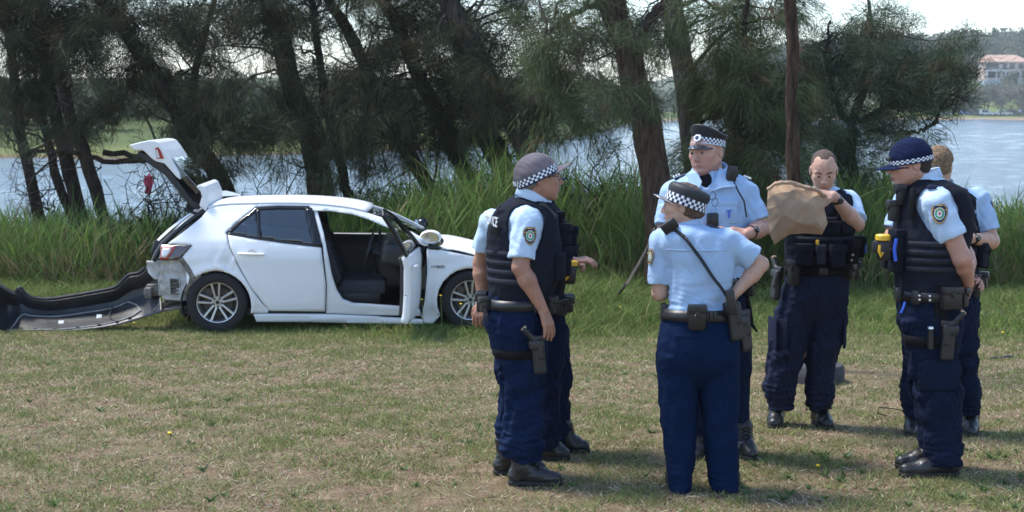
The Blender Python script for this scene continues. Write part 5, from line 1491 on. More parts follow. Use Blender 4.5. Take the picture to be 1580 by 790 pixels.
def arm(s, sh, el, wr, k=1.0):
    s.cone(sh, sh + (el - sh) * .5, .056 * k, .053 * k, .03); s.cone(sh + (el - sh) * .5, el, .052 * k, .043 * k, .02)
    m = el + (wr - el) * .3
    s.cone(el, m, .043 * k, .046 * k, .02); s.cone(m, wr, .046 * k, .028 * k, .02)
def sleeve(s, sh, el, t, ra, rb):
    """short sleeve: a tapered tube with an open hem at fraction t of the upper arm"""
    d = el - sh; L = np.linalg.norm(d); d = d / L; h = sh + d * L * t; end = sh + d * L * (t + .3)
    lo = np.minimum(sh, h) - ra - .02; hi = np.maximum(sh, h) + ra + .02
    ab = end - sh; l2 = ab @ ab
    def cone_(X, Y, Z, r0, r1):
        px, py, pz = X - sh[0], Y - sh[1], Z - sh[2]
        tt = np.clip((px * ab[0] + py * ab[1] + pz * ab[2]) / l2, 0, 1)
        return np.sqrt((px - ab[0] * tt) ** 2 + (py - ab[1] * tt) ** 2 + (pz - ab[2] * tt) ** 2) - (r0 + (r1 - r0) * tt)
    def fn(X, Y, Z):
        a = (X - h[0]) * d[0] + (Y - h[1]) * d[1] + (Z - h[2]) * d[2]
        return np.maximum(cone_(X, Y, Z, ra, rb), a)
    s.p.append((lo, hi, fn, 'u', .02))
    return h, d
def boot(P_, heel, toe, ht=.2, w=1.0, shaft=None, nm='boot'):
    """heel, toe: local ground points under the foot"""
    o = empty(nm, (0, 0, 0)); o.parent = P_.o
    d = toe - heel; L = np.linalg.norm(d[:2]); d = np.array([d[0], d[1], 0]) / L
    z0 = P_.gz((heel + toe) / 2)
    H = np.array([heel[0], heel[1], z0]); Tt = H + d * L
    up = np.array([0, 0, 1.0]); sd_ = np.cross(up, d)
    s = SDF()
    s.cone(H + d * .045 + up * .055, H + d * L * .62 + up * .045, .040 * w, .046 * w, .02); s.cone(H + d * L * .62 + up * .042, Tt - d * .042 + up * .036, .046 * w, .037 * w, .02)
    an = H + d * .075 + up * .10; sh = H + d * .07 + up * ht if shaft is None else shaft
    s.cone(H + d * .05 + up * .05, an, .042 * w, .047 * w, .02); s.cone(an, sh, .049 * w, .056 * w, .02); s.cone(an + d * .015, H + d * L * .55 + up * .06, .042 * w, .040 * w, .03)
    s.cut(H + up * .022, -up)
    s.post = lambda X, Y, Z: .0022 * fold(X, Y, Z, 60, (1, 1, 1.4))
    v, f = s.mesh(.0065); mesh_np('upper', v, f, BOOTL, o)
    s = SDF(); s.cone(H + d * .043 + up * .02, H + d * L * .6 + up * .02, .043 * w, .050 * w, .01); s.cone(H + d * L * .6 + up * .02, Tt - d * .044 + up * .02, .050 * w, .042 * w, .01)
    s.cut(H + up * .028, up); s.cut(H - up * .004, -up)
    v, f = s.mesh(.007); mesh_np('sole', v, f, SOLE, o)
    mb = MB()
    for k in range(5):
        t = k / 4; c = (H + d * L * .60 + up * .092) * (1 - t) + (an + d * .05 + up * .07) * t
        mb.tube([c - sd_ * .028 - up * .012, c + up * .004 + d * .004, c + sd_ * .028 - up * .012], .0032, 5)
    mb.build('laces', BLACKN, o)['kind'] = 'stuff'
    return o
def trousers(P_, hips, legs, m, amp=.0115, bunch=.013, hem_z=None, nm='trousers', k=.03, crease=None):
    """hips: rows; legs: list of rows (z, cx, cy, a, b)"""
    hips = list(hips); z, cx, cy, a, b_ = hips[0]; hips[0] = (z, cx, cy, a - .025, .055); z, cx, cy, a, b_ = hips[1]; hips[1] = (z, cx, cy, a - .006, b_ * .9)
    s = SDF(); s.loft(hips, k, e=2.4)
    for L in legs: s.loft(L, k, e=2.2)
    zb = min(min(r[0] for r in L) for L in legs)
    def post(X, Y, Z):
        low = np.clip(1 - (Z - zb) / .30, 0, 1); knee = np.exp(-((Z - zb - .40) / .13) ** 2)
        return amp * (.75 + .9 * knee) * fold(X, Y, Z, 30, (1, 1, .55), 1.0 + P_.base[0]) + bunch * low * fold(X, Y, Z, 46, (.45, .45, 1.25), 2.0 + P_.base[0]) + .35 * amp * fold(X, Y, Z, 75, (1, 1, .7), .5)
    s.post = post
    return P_.add(nm, s.mesh(.0075), m)
def cone_leg(P_, pts, n=9):
    """pts: (py, px left, px right, dy) down one leg -> loft rows; depth follows the width"""
    return P_.rows([(py, a, b, dy, h) for py, a, b, dy, h in pts])
def patch(P_, parent, c, n, up, h, w=None, r=.08):
    """embroidered shoulder shield: rings of colour on a slightly curved sheet"""
    w = w or h * .78
    n = np.asarray(n, float); n /= np.linalg.norm(n); up = np.asarray(up, float); up = up - n * (up @ n); up /= np.linalg.norm(up); rt = np.cross(up, n)
    ns = 40; rad = [0, .16, .30, .36, .56, .62, .80, .86, .94, 1.0]; ms = [4, 3, 2, 2, 3, 0, 0, 1, 0]
    def outline(t):
        x, y = math.cos(t), math.sin(t)
        k = 1 / max(abs(x), abs(y) ** 1.0, 1e-6) if y > 0 else 1.0
        rr = min(k, 1.16) if y > 0 else 1.0 - .10 * abs(x) * (y < -.3) + .07 * max(0, -y) ** 3
        return x * rr, y * rr
    g = []
    for i in range(ns):
        t = 2 * math.pi * i / ns; row = []
        for q in rad:
            ox, oy = outline(t); k = np.clip((q - .6) / .25, 0, 1)
            x = q * ((1 - k) * math.cos(t) + k * ox) * w / 2; y = q * ((1 - k) * math.sin(t) + k * oy) * h / 2
            row.append(c + rt * x + up * y + n * (.0025 - x * x / (2 * r)))
        g.append(row)
    mb = MB(); mb.grid(g, close_u=True, mfun=lambda i, j: (1 if (j == 6 and 8 <= i <= 12) else ms[j]) if not (j == 3 and i % 2) else 2)
    o = mb.build('shoulder_patch', [CHK_N, GOLD, GREEN_P, WHITE_P, RED_P], parent, solid=.002)
    for t_, sz, dy in (('NSW POLICE', .17, .40), ('FORCE', .10, -.52)):
        text_obj('patch_lettering', t_, h * sz * .72, GOLD, o, c + n * .004 + up * h / 2 * dy * .92 - n * 0, np.stack([rt, up, n], 1), .0006)
    return o
def put(mb, R, c, k=1.0):
    mb.v = [tuple(c + R @ (np.array(p) * k)) for p in mb.v]; return mb
def eyes(P_, c, R, k=1.0, brow=HAIR_D):
    for q in (1, -1):
        mb = MB(); mb.lathe([(.0005, .0125), (.0055, .0112), (.0125, .0)], 12, R=rotm(0, math.pi / 2, 0), m=0)
        mb.lathe([(.0005, .0133), (.0066, .0121)], 10, R=rotm(0, math.pi / 2, 0), m=1)
        put(mb, R, c + R @ np.array([.0778, q * .032, .000]) * k, k); mb.build('eye', [EYEW, IRIS], P_.o)
        mb = MB(); mb.tube([(.0935, q * .014, .023), (.0905, q * .030, .028), (.0785, q * .049, .024)], [.0042, .005, .003], 6, flat=.8); put(mb, R, c, k); mb.build('eyebrow', brow, P_.o)
    mb = MB(); mb.tube([(.0885, .021, -.0665), (.0970, .009, -.0655), (.098, 0, -.0665), (.0970, -.009, -.0655), (.0885, -.021, -.0665)], [.002, .0048, .005, .0048, .002], 6, flat=.9); put(mb, R, c, k); mb.build('mouth', LIPS, P_.o)
def hair(P_, c, R, m, k=1.0, g=.006, line=.055, back=-.05, amp=.003, sc=120, nm='hair', bun=None, recede=False, h=.005):
    s = SDF(); L = lambda x, y, z: c + R @ np.array([x, y, z]) * k
    s.ell(L(-.014, 0, .040), np.array((.100 + g, .0765 + g, .083 + g)) * k, R); s.ell(L(-.035, 0, -.01), np.array((.072 + g, .066 + g, .07)) * k, R, .03)
    s.cut(L(.062, 0, line), R @ np.array([.80, 0, -.60])); s.cut(L(0, 0, back), R @ np.array([.35, 0, -1]))
    for q in (1, -1): s.ell(L(.018, q * .09, -.015), np.array((.045, .035, .05)) * k, R, .01, 's')
    if bun is not None: s.ell(L(*bun), np.array((.035, .04, .035)) * k, R, .015)
    s.post = lambda X, Y, Z: amp * fold(X, Y, Z, sc)
    if recede:
        for q in (1, -1): s.ell(L(.075, q * .046, .088), np.array((.06, .026, .045)) * k, R, .006, 's')
        s.ell(L(.115, 0, .075), np.array((.05, .06, .055)) * k, R, .01, 's')
    return P_.add(nm, s.mesh(h, pad=.02), m)
def checks(a, b, z0, z1, rows_n, cols, off=.0022, arc=(-180, 180), cx=-.012, flare=0.0, front_drop=0.0):
    """chequered band round an elliptical cap"""
    g = []
    full = arc == (-180, 180)
    for i in range(cols if full else cols + 1):
        t = math.radians(arc[0] + (arc[1] - arc[0]) * i / cols)
        g.append([(cx + (a + off + flare * j / rows_n) * math.cos(t), (b + off + flare * j / rows_n) * math.sin(t), z0 + (z1 - z0) * j / rows_n + front_drop * math.cos(t)) for j in range(rows_n + 1)])
    return MB().grid(g, close_u=full, mfun=lambda i, j: (i + j) % 2)
def visor(a, b, z, ln, droop, wid=68, cx=-.012, curve=.018, n=18):
    g = []
    for i in range(n + 1):
        t = math.radians(-wid + 2 * wid * i / n); e = math.cos(t * 90 / wid) ** .6 if abs(i - n / 2) < n / 2 else 0
        row = []
        for j in range(6):
            u = j / 5
            row.append((cx + (a) * math.cos(t) + ln * u * e, b * math.sin(t) * (1 - .06 * u), z - droop * u * e - curve * (math.sin(t) ** 2) * (1 - .2 * u)))
        g.append(row)
    return MB().grid(g)
def ball_cap(P_, c, R, m, tilt, k=1.0, vm=None, rows_n=2, band_z=(.004, .032)):
    o = empty('cap', (0, 0, 0)); o.parent = P_.o
    Rc = R @ rotm(0, math.radians(tilt), 0)
    s = SDF(); C = c + Rc @ np.array([-.012, 0, .028]) * k
    s.ell(C, np.array((.112, .091, .103)) * k, Rc); s.cut(C + Rc @ np.array([0, 0, -.024]) * k, -Rc[:, 2])
    s.ell(C + Rc @ np.array([0, 0, -.03]), np.array((.101, .081, .08)) * k, Rc, .004, 's')
    s.post = lambda X, Y, Z: .0028 * fold(X, Y, Z, 34)
    v, f = s.mesh(.005); mesh_np('crown', v, f, m, o)
    mb = put(checks(.109, .0885, band_z[0] + .003, band_z[1] + .002, rows_n, 52, .004), Rc, c, k); mb.build('chequered_band', [CHK_N, CHK_W], o, smooth=False, solid=.002)
    mb = put(checks(.109, .0885, band_z[0] - .004, band_z[0] + .003, 1, 40, .0035), Rc, c, k); mb.build('band_edge', CHK_N, o, solid=.002)
    mb = put(visor(.106, .086, .012, .088, .014, 66, curve=.034), Rc, c, k); mb.build('visor', vm or m, o, solid=.004)
    mb = MB(); mb.lathe([(.001, .006), (.007, .003), (.008, -.002)], 10, c=(-.012, 0, .131)); put(mb, Rc, c, k); mb.build('top_button', m, o)
    return o, Rc
def radio_mic(P_, c, R, nm='radio_microphone'):
    mb = MB(); mb.box((0, 0, 0), (.058, .03, .085), bev=.007)
    for z in (-.02, -.008, .004, .016): mb.box((0, -.016, z), (.036, .006, .006), bev=.001)
    mb.box((.034, 0, .005), (.01, .02, .04), bev=.003)
    mb.v = [tuple(c + R @ np.array(p)) for p in mb.v]; return mb.build(nm, GUN, P_.o)
def coil(P_, pts, r=.006, turns=40, nm='coiled_cord'):
    pts, _ = smooth_path(np.array(pts), np.ones(len(pts)), 400)
    tg_ = np.gradient(pts, axis=0); tg_ /= np.linalg.norm(tg_, axis=1)[:, None]; u = np.cross(tg_, [0.3, 1, .2]); u /= np.linalg.norm(u, axis=1)[:, None]; w = np.cross(tg_, u)
    a = np.linspace(0, turns * 2 * math.pi, 400)[:, None]
    return MB().tube(pts + r * (np.cos(a) * u + np.sin(a) * w), .0032, 5).build(nm, GUN, P_.o)
def watch(P_, w, d, r=.032):
    d = d / np.linalg.norm(d); a = np.cross(d, [0, 0, 1.0]); a /= np.linalg.norm(a); b = np.cross(d, a)
    Rw = np.stack([a, b, d], 1)
    mb = MB(); mb.lathe([(r, -.011), (r + .004, -.009), (r + .004, .009), (r, .011)], 22, c=w, R=Rw); o = mb.build('wrist_watch', GUN, P_.o)
    f = np.array([0, -1.0, .2]); f -= d * (f @ d); f /= np.linalg.norm(f)
    m2 = MB(); m2.lathe([(.001, .010), (.017, .010), (.020, .004), (.020, -.004)], 16, c=w + f * (r + .003), R=np.stack([d, np.cross(f, d), f], 1)); m2.build('dial', GUN, o)
def holster(P_, top, down, fwd, out, k=1.0, nm='holster', grip=True, m=GUN):
    """pistol in a holster: down = barrel direction, fwd = muzzle side of the leg, out = away from the body"""
    dn = np.asarray(down, float); dn /= np.linalg.norm(dn); ou = np.asarray(out, float); ou -= dn * (ou @ dn); ou /= np.linalg.norm(ou); fw = np.cross(ou, dn)
    if fw @ np.asarray(fwd, float) < 0: fw = -fw
    Rh = np.stack([fw, ou, dn], 1); o = empty(nm, (0, 0, 0)); o.parent = P_.o
    b = SDF(); b.box((0, 0, .085), (.034, .022, .085), None, .014); b.box((-.008, 0, .01), (.04, .025, .025), None, .012, .01); b.box((.012, .012, .06), (.012, .016, .03), None, .006, .005)
    v, f = b.mesh(.006, pad=.015); mesh_np('holster_body', top + (v * k) @ Rh.T, f, m, o)
    if grip:
        g = SDF(); g.cone((-.01, 0, -.01), (-.062, 0, -.075), .0165, .0175, .01); g.box((.004, 0, -.018), (.04, .013, .018), None, .006, .01)
        v, f = g.mesh(.005, pad=.015); go = mesh_np('pistol_grip', top + (v * k) @ Rh.T, f, GUN, o)
        mb = MB(); mb.box((-.064, 0, -.082), (.03, .026, .014), rotm(0, .7), bev=.003); mb.v = [tuple(top + Rh @ (np.array(p) * k)) for p in mb.v]; mb.build('magazine_base', BRASS, go)
    return o
def torch(P_, c, R=np.eye(3), k=1.0):
    o = empty('yellow_stun_gun', (0, 0, 0)); o.parent = P_.o
    mb = MB(); mb.box((0, 0, -.05), (.055, .05, .10), bev=.014, taper=1.15); mb.box((-.03, 0, -.03), (.04, .04, .06), bev=.01); mb.v = [tuple(c + R @ (np.array(p) * k)) for p in mb.v]; mb.build('holster_body', GUN, o)
    mb = MB(); mb.lathe([(.001, .03), (.030, .03), (.036, .024), (.036, .004), (.032, 0), (.001, 0)], 20); mb.v = [tuple(c + R @ (np.array(p) * k)) for p in mb.v]; mb.build('yellow_cap', YELLOW, o)
    mb = MB(); mb.tube([(-.028, -.026, -.02), (-.032, -.03, -.05), (-.022, -.03, -.075), (-.012, -.03, -.055)], .007, 6); mb.v = [tuple(c + R @ (np.array(p) * k)) for p in mb.v]; mb.build('yellow_trigger_guard', YELLOW, o)
    return o
def collar(P_, c, rad, h, heading, m, open_=35, tilt=.35, cx=1.0):
    """shirt collar: an open band round the neck"""
    g = []
    for i in range(25):
        t = math.radians(heading + open_ + (360 - 2 * open_) * i / 24); e = abs(i - 12) / 12
        hh = h * (1 - .15 * e); row = []
        for j, (dr, dz) in enumerate(((0, -.01), (.002, hh), (.010, hh + .004), (.026 + .012 * e, hh * .15 - .022 * e))):
            row.append(c + np.array([(rad + dr) * math.cos(t) * cx, (rad + dr) * math.sin(t), dz - tilt * rad * math.cos(t - math.radians(heading))]))
        g.append(row)
    return MB().grid(g).build('collar', m, P_.o, solid=.004)
def belt(P_, rows, z, m=LEATHER, h=.052, grow=.012, nm='duty_belt'):
    o = band(rows, z - h / 2, z + h / 2, grow, n=56).build(nm, m, P_.o, solid=.008); return o
def vest_of(P_, rows, sh, m=VEST, armr=.098, armscale=None, nm='vest', webs=(), web_arc=(-180, 180), zlow=None, neck=None):
    s = SDF(); s.loft(rows, .02, e=2.5)
    for a, b in sh: s.cone(a, b, armr, armr, .01, 's'); s.cone(a, a + (b - a) * .5 + np.array([0, 0, -.03]), armr, armr, .01, 's')
    if neck is not None: s.ell(neck[0], neck[1], None, .02, 's')
    s.post = lambda X, Y, Z: .0035 * fold(X, Y, Z, 42, (1, 1, .8), P_.base[0])
    o = P_.add(nm, s.mesh(.0085), m)
    for z in webs:
        band(rows, z - .014, z + .014, .0055, web_arc[0], web_arc[1], n=30).build('webbing', VESTW, o, solid=.004)
    return o
# ------------------------------------------------------------------ 1: grey-capped officer, seen from behind his right shoulder
def officer_grey_cap():
    A = Person('officer in faded grey cap and dark vest, right hand on thigh holster', (812, 745))
    p = A.p
    tor = A.rows([(300, 795, 850, .10, .10), (318, 772, 856, .08, .17), (345, 758, 860, .06, .20), (380, 755, 862, .05, .205), (420, 756, 861, .04, .20), (452, 756, 852, .03, .185), (470, 753, 842, .02, .185), (486, 751, 838, .02, .19)])
    shR, shL = p(812, 342, -.11), p(760, 343, .24)
    elR, wrR = p(803, 412, -.17), p(838, 478, -.17)
    elL, wrL = p(742, 405, .32), p(745, 465, .30)
    hc = p(833, 274, .04); R = head_R(8, -2)
    b = SDF()
    head_prims(b, hc, R, 1.06, .004)
    b.cone(hc + R @ np.array([-.028, 0, -.07]), p(818, 322, .06), .060, .068, .03)
    b.loft(tor, .03, grow=-.045)
    b.cone(shR, shL, .05, .05, .03)
    arm(b, shR, elR, wrR, 1.0); arm(b, shL, elL, wrL, .98)
    hand(b, wrR, (.35, -.02, -1), (.75, -.65, .1), 1.05, .22, -1, thumb_out=.35)
    hand(b, wrL, (-.25, -.1, -1), (-.4, -.9, .0), 1.0, .35, 1)
    b.cone(p(790, 480, 0), p(806, 720, -.03), .05, .028, .03); b.cone(p(795, 480, .1), p(795, 690, .2), .05, .028, .03)
    b.post = lambda X, Y, Z: .0008 * fold(X, Y, Z, 70)
    A.add('body', b.mesh(.0048, (hc - .16, hc + .16, .0034)), SKIN_A)
    eyes(A, hc, R, 1.06, HAIR_G); hair(A, hc, R, HAIR_G, 1.06, .002, .06, -.052)
    gl = MB()
    for q in (1, -1):
        gl.tube([(.094 - .004 * math.cos(t), q * .034 + .021 * math.cos(t), .002 + .015 * math.sin(t)) for t in np.linspace(0, 6.2832, 17)], .0016, 5, caps=False)
        gl.tube([(.090, q * .056, .006), (.04, q * .076, .008), (-.012, q * .083, .006)], .0018, 5)
    gl.tube([(.096, .013, .004), (.099, 0, .006), (.096, -.013, .004)], .0016, 5)
    put(gl, R, hc, 1.06).build('glasses', GUN, A.o)
    ball_cap(A, hc, R, GREYCAP, -24, 1.07, rows_n=3, band_z=(.0, .034))
    s = SDF(); s.loft(tor, .03, grow=-.014); s.cone(shR, shL, .066, .066, .04)
    hR, dR = sleeve(s, shR, elR, .82, .072, .071); hL, dL = sleeve(s, shL, elL, .68, .070, .066)
    s.post = lambda X, Y, Z: .0065 * fold(X, Y, Z, 36, (1, 1, .6), .4) + .0015 * fold(X, Y, Z, 95)
    sh = A.add('shirt', s.mesh(.0075), SHIRT_P)
    collar(A, p(821, 308, .05), .066, .045, 12, SHIRT_P)
    patch(A, sh, shR + dR * .07 + np.array([.028, -.071, .0]), (.33, -.94, .12), (.05, 0, 1), .092, .075)
    v = vest_of(A, A.rows([(303, 790, 852, .09, .11), (318, 770, 858, .08, .175), (345, 755, 862, .06, .21), (380, 751, 866, .05, .215), (420, 753, 865, .04, .21), (440, 754, 858, .03, .2), (458, 755, 851, .03, .192)]), [(shR, elR + (0, -.2, 0)), (shL, elL)], armr=.092,
                webs=[p(0, y, 0)[2] for y in (388, 402, 416, 430)], web_arc=(-215, -95), neck=(p(832, 292, .05), (.10, .10, .10)))
    tv = A.rows([(318, 770, 858, .08, .175), (345, 755, 862, .06, .21), (380, 751, 866, .05, .215), (420, 753, 865, .04, .21)])
    for body_, z, sz in (('POLICE', p(0, 341, 0)[2], .075),):
        q, h = lo_pt(tv, z, -155, .006); n = np.array([math.cos(h), math.sin(h), .12]); n /= np.linalg.norm(n); rt = np.cross([0, 0, 1.0], n); rt /= np.linalg.norm(rt)
        text_obj('vest_lettering', body_, sz, mat('reflective silver print', (.62, .64, .66), .4), v, q, np.stack([rt, np.cross(n, rt), n], 1), .002)
    gear(tv, p(0, 356, 0)[2], -133, (.07, .012, .06), bev=.004).build('label_panel', BLACKN, v)
    z = p(0, 360, 0)[2]
    gear(tv, z + .05, 35, (.06, .05, .10)).build('radio_pouch', BLACKN, A.o); gear(tv, z - .02, 20, (.07, .055, .12)).build('magazine_pouch', VEST, A.o); gear(tv, z - .16, 10, (.09, .06, .15), bev=.015).build('utility_pouch', VEST, A.o); gear(tv, z - .15, 45, (.09, .06, .15), bev=.015).build('utility_pouch', VEST, A.o); gear(tv, z - .17, -30, (.10, .035, .15), bev=.015).build('utility_pouch', VEST, A.o)
    c = p(845, 325, -.05); mb = MB(); mb.box(c, (.035, .03, .115), rotm(0, -.75, 0.2), bev=.008); mb.build('body_camera', GUN, A.o)
    coil(A, [p(772, 315, -.06), p(760, 340, -.02), p(756, 370, -.04), p(757, 392, -.05)], .007, 22)
    hips = A.rows([(448, 757, 850, .03, .185), (470, 752, 846, .02, .185), (495, 750, 843, .02, .19), (520, 755, 842, .02, .18), (545, 764, 842, .01, .15)])
    near = A.rows([(500, 752, 842, -.05, .10), (530, 760, 843, -.05, .10), (570, 771, 842, -.04, .095), (617, 777, 838, -.03, .09), (656, 777, 838, -.04, .088), (690, 773, 838, -.05, .085), (708, 779, 832, -.05, .075)])
    far = A.rows([(500, 754, 830, .12, .095), (540, 760, 828, .14, .095), (600, 771, 824, .17, .09), (650, 767, 818, .20, .085), (668, 765, 815, .20, .085), (682, 770, 812, .20, .075)])
    trousers(A, hips, [near, far], NAVY_A, bunch=.013)
    belt(A, hips, p(0, 466, 0)[2])
    for a, sz in ((-60, (.05, .02, .07)), (-35, (.06, .045, .09)), (-150, (.05, .045, .08)), (-175, (.05, .05, .10)), (160, (.06, .05, .1))): gear(hips, p(0, 467, 0)[2], a, sz, grow=.014).build('belt_pouch', LEATHER, A.o)
    q, h = lo_pt(hips, p(0, 466, 0)[2], -52, .03); mb = MB()
    for dz in (.008, -.012): mb.lathe([(.001, .004), (.007, .003), (.008, 0)], 10, c=q + (0, 0, dz), R=rotm(0, math.pi / 2, h))
    mb.build('belt_studs', SILVER, A.o)['kind'] = 'stuff'
    gear(near, p(0, 505, 0)[2], -88, (.16, .022, .055), bev=.006, grow=.0).build('thigh_pocket', NAVY_A, A.o)
    band(near, p(0, 548, 0)[2], p(0, 534, 0)[2], .006).build('thigh_strap', BLACKN, A.o, solid=.005)
    holster(A, p(829, 528, -.165), (.10, 0, -1), (1, 0, 0), (0.1, -1, 0), 1.0)
    mb = MB(); mb.tube([p(748, 476, -.13), p(746, 490, -.14), p(750, 500, -.14), p(751, 486, -.14), p(748, 476, -.13)], .005, 6); mb.tube([p(747, 488, -.15), p(744, 500, -.15), p(749, 508, -.15)], .004, 6); mb.build('handcuffs', GUN, A.o)['kind'] = 'stuff'
    boot(A, p(783, 750, -.04), p(869, 750, -.06), .19, 1.0); boot(A, p(760, 733, .2), p(843, 731, .22), .19, 1.0)
    return A
officer_grey_cap()

# ------------------------------------------------------------------ 2: officer mostly hidden behind the first
def officer_hidden():
    A = Person('officer mostly hidden behind the grey-capped officer, one hand raised', (862, 703))
    p = A.p
    tor = A.rows([(308, 800, 850, 0, .10), (325, 783, 862, 0, .18), (350, 778, 870, 0, .20), (390, 778, 874, 0, .2), (430, 782, 868, 0, .19), (455, 786, 866, 0, .18), (475, 786, 868, 0, .18)])
    shR, shL = p(826, 338, -.2), p(830, 338, .2)
    elR, wrR = p(838, 408, -.18), p(884, 403, -.16); elL, wrL = p(836, 410, .26), p(872, 405, .2)
    hc = p(826, 283, 0); R = head_R(0, 2)
    b = SDF(); head_prims(b, hc, R, 1.0); b.cone(hc + R @ np.array([-.028, 0, -.07]), p(822, 330, 0), .056, .062, .03)
    b.loft(tor, .03, grow=-.045); b.cone(shR, shL, .05, .05, .03); arm(b, shR, elR, wrR); arm(b, shL, elL, wrL)
    hand(b, wrR, (1, .05, .12), (-.1, -.25, 1), .95, .45, -1); hand(b, wrL, (1, -.1, .1), (-.1, .3, 1), .95, .7, 1)
    b.cone(p(820, 470, -.05), p(845, 690, -.1), .05, .028, .03); b.cone(p(825, 470, .1), p(868, 685, .1), .05, .028, .03)
    A.add('body', b.mesh(.006, (hc - .16, hc + .16, .005)), SKIN_B); eyes(A, hc, R); hair(A, hc, R, HAIR_D, 1, .004)
    ball_cap(A, hc, R, NAVYCAP, -12, 1.0)
    s = SDF(); s.loft(tor, .03, grow=-.014); s.cone(shR, shL, .066, .066, .04); sleeve(s, shR, elR, .8, .072, .068); sleeve(s, shL, elL, .8, .072, .068)
    s.post = lambda X, Y, Z: .0065 * fold(X, Y, Z, 36, (1, 1, .6), .9); A.add('shirt', s.mesh(.009), SHIRT_P)
    collar(A, p(824, 315, 0), .062, .04, 0, SHIRT_P)
    vr = A.rows([(312, 798, 852, 0, .11), (325, 780, 866, 0, .18), (350, 774, 875, 0, .205), (390, 774, 879, 0, .205), (430, 778, 874, 0, .2), (460, 784, 868, 0, .186)])
    vest_of(A, vr, [(shR, elR + (0, -.2, 0)), (shL, elL + (0, .2, 0))], webs=[p(0, y, 0)[2] for y in (400, 415)], web_arc=(-80, 60))
    z = p(0, 370, 0)[2]
    for dz, a, sz in ((.04, -35, (.05, .04, .11)), (.02, -10, (.06, .05, .12)), (-.1, -25, (.08, .05, .13)), (-.1, 15, (.08, .05, .13))): gear(vr, z + dz, a, sz).build('magazine_pouch', VEST, A.o)
    mb = MB(); mb.tube([p(864, 352, -.12), p(872, 372, -.1), p(876, 392, -.1)], .005, 5); mb.build('clip_cord', BLUEP, A.o)
    torch(A, p(881, 410, -.20), rotm(0, 0.05, 0), 1.05)
    hips = A.rows([(452, 788, 868, 0, .18), (475, 786, 870, 0, .185), (500, 790, 874, 0, .18), (535, 800, 876, 0, .14)])
    l1 = A.rows([(505, 800, 872, -.06, .1), (560, 818, 870, -.07, .09), (620, 826, 862, -.09, .08), (665, 824, 866, -.1, .08), (692, 830, 862, -.1, .07)])
    l2 = A.rows([(505, 815, 876, .08, .1), (560, 828, 880, .08, .09), (620, 832, 878, .1, .085), (660, 838, 880, .1, .08), (684, 842, 878, .1, .07)])
    trousers(A, hips, [l1, l2], NAVY_D, bunch=.013); belt(A, hips, p(0, 468, 0)[2])
    for a in (-50, -15, 20): gear(hips, p(0, 468, 0)[2], a, (.06, .05, .09), grow=.012).build('belt_pouch', LEATHER, A.o)
    boot(A, p(828, 708, -.1), p(881, 709, -.12), .17); boot(A, p(850, 701, .1), p(911, 700, .08), .17)
officer_hidden()

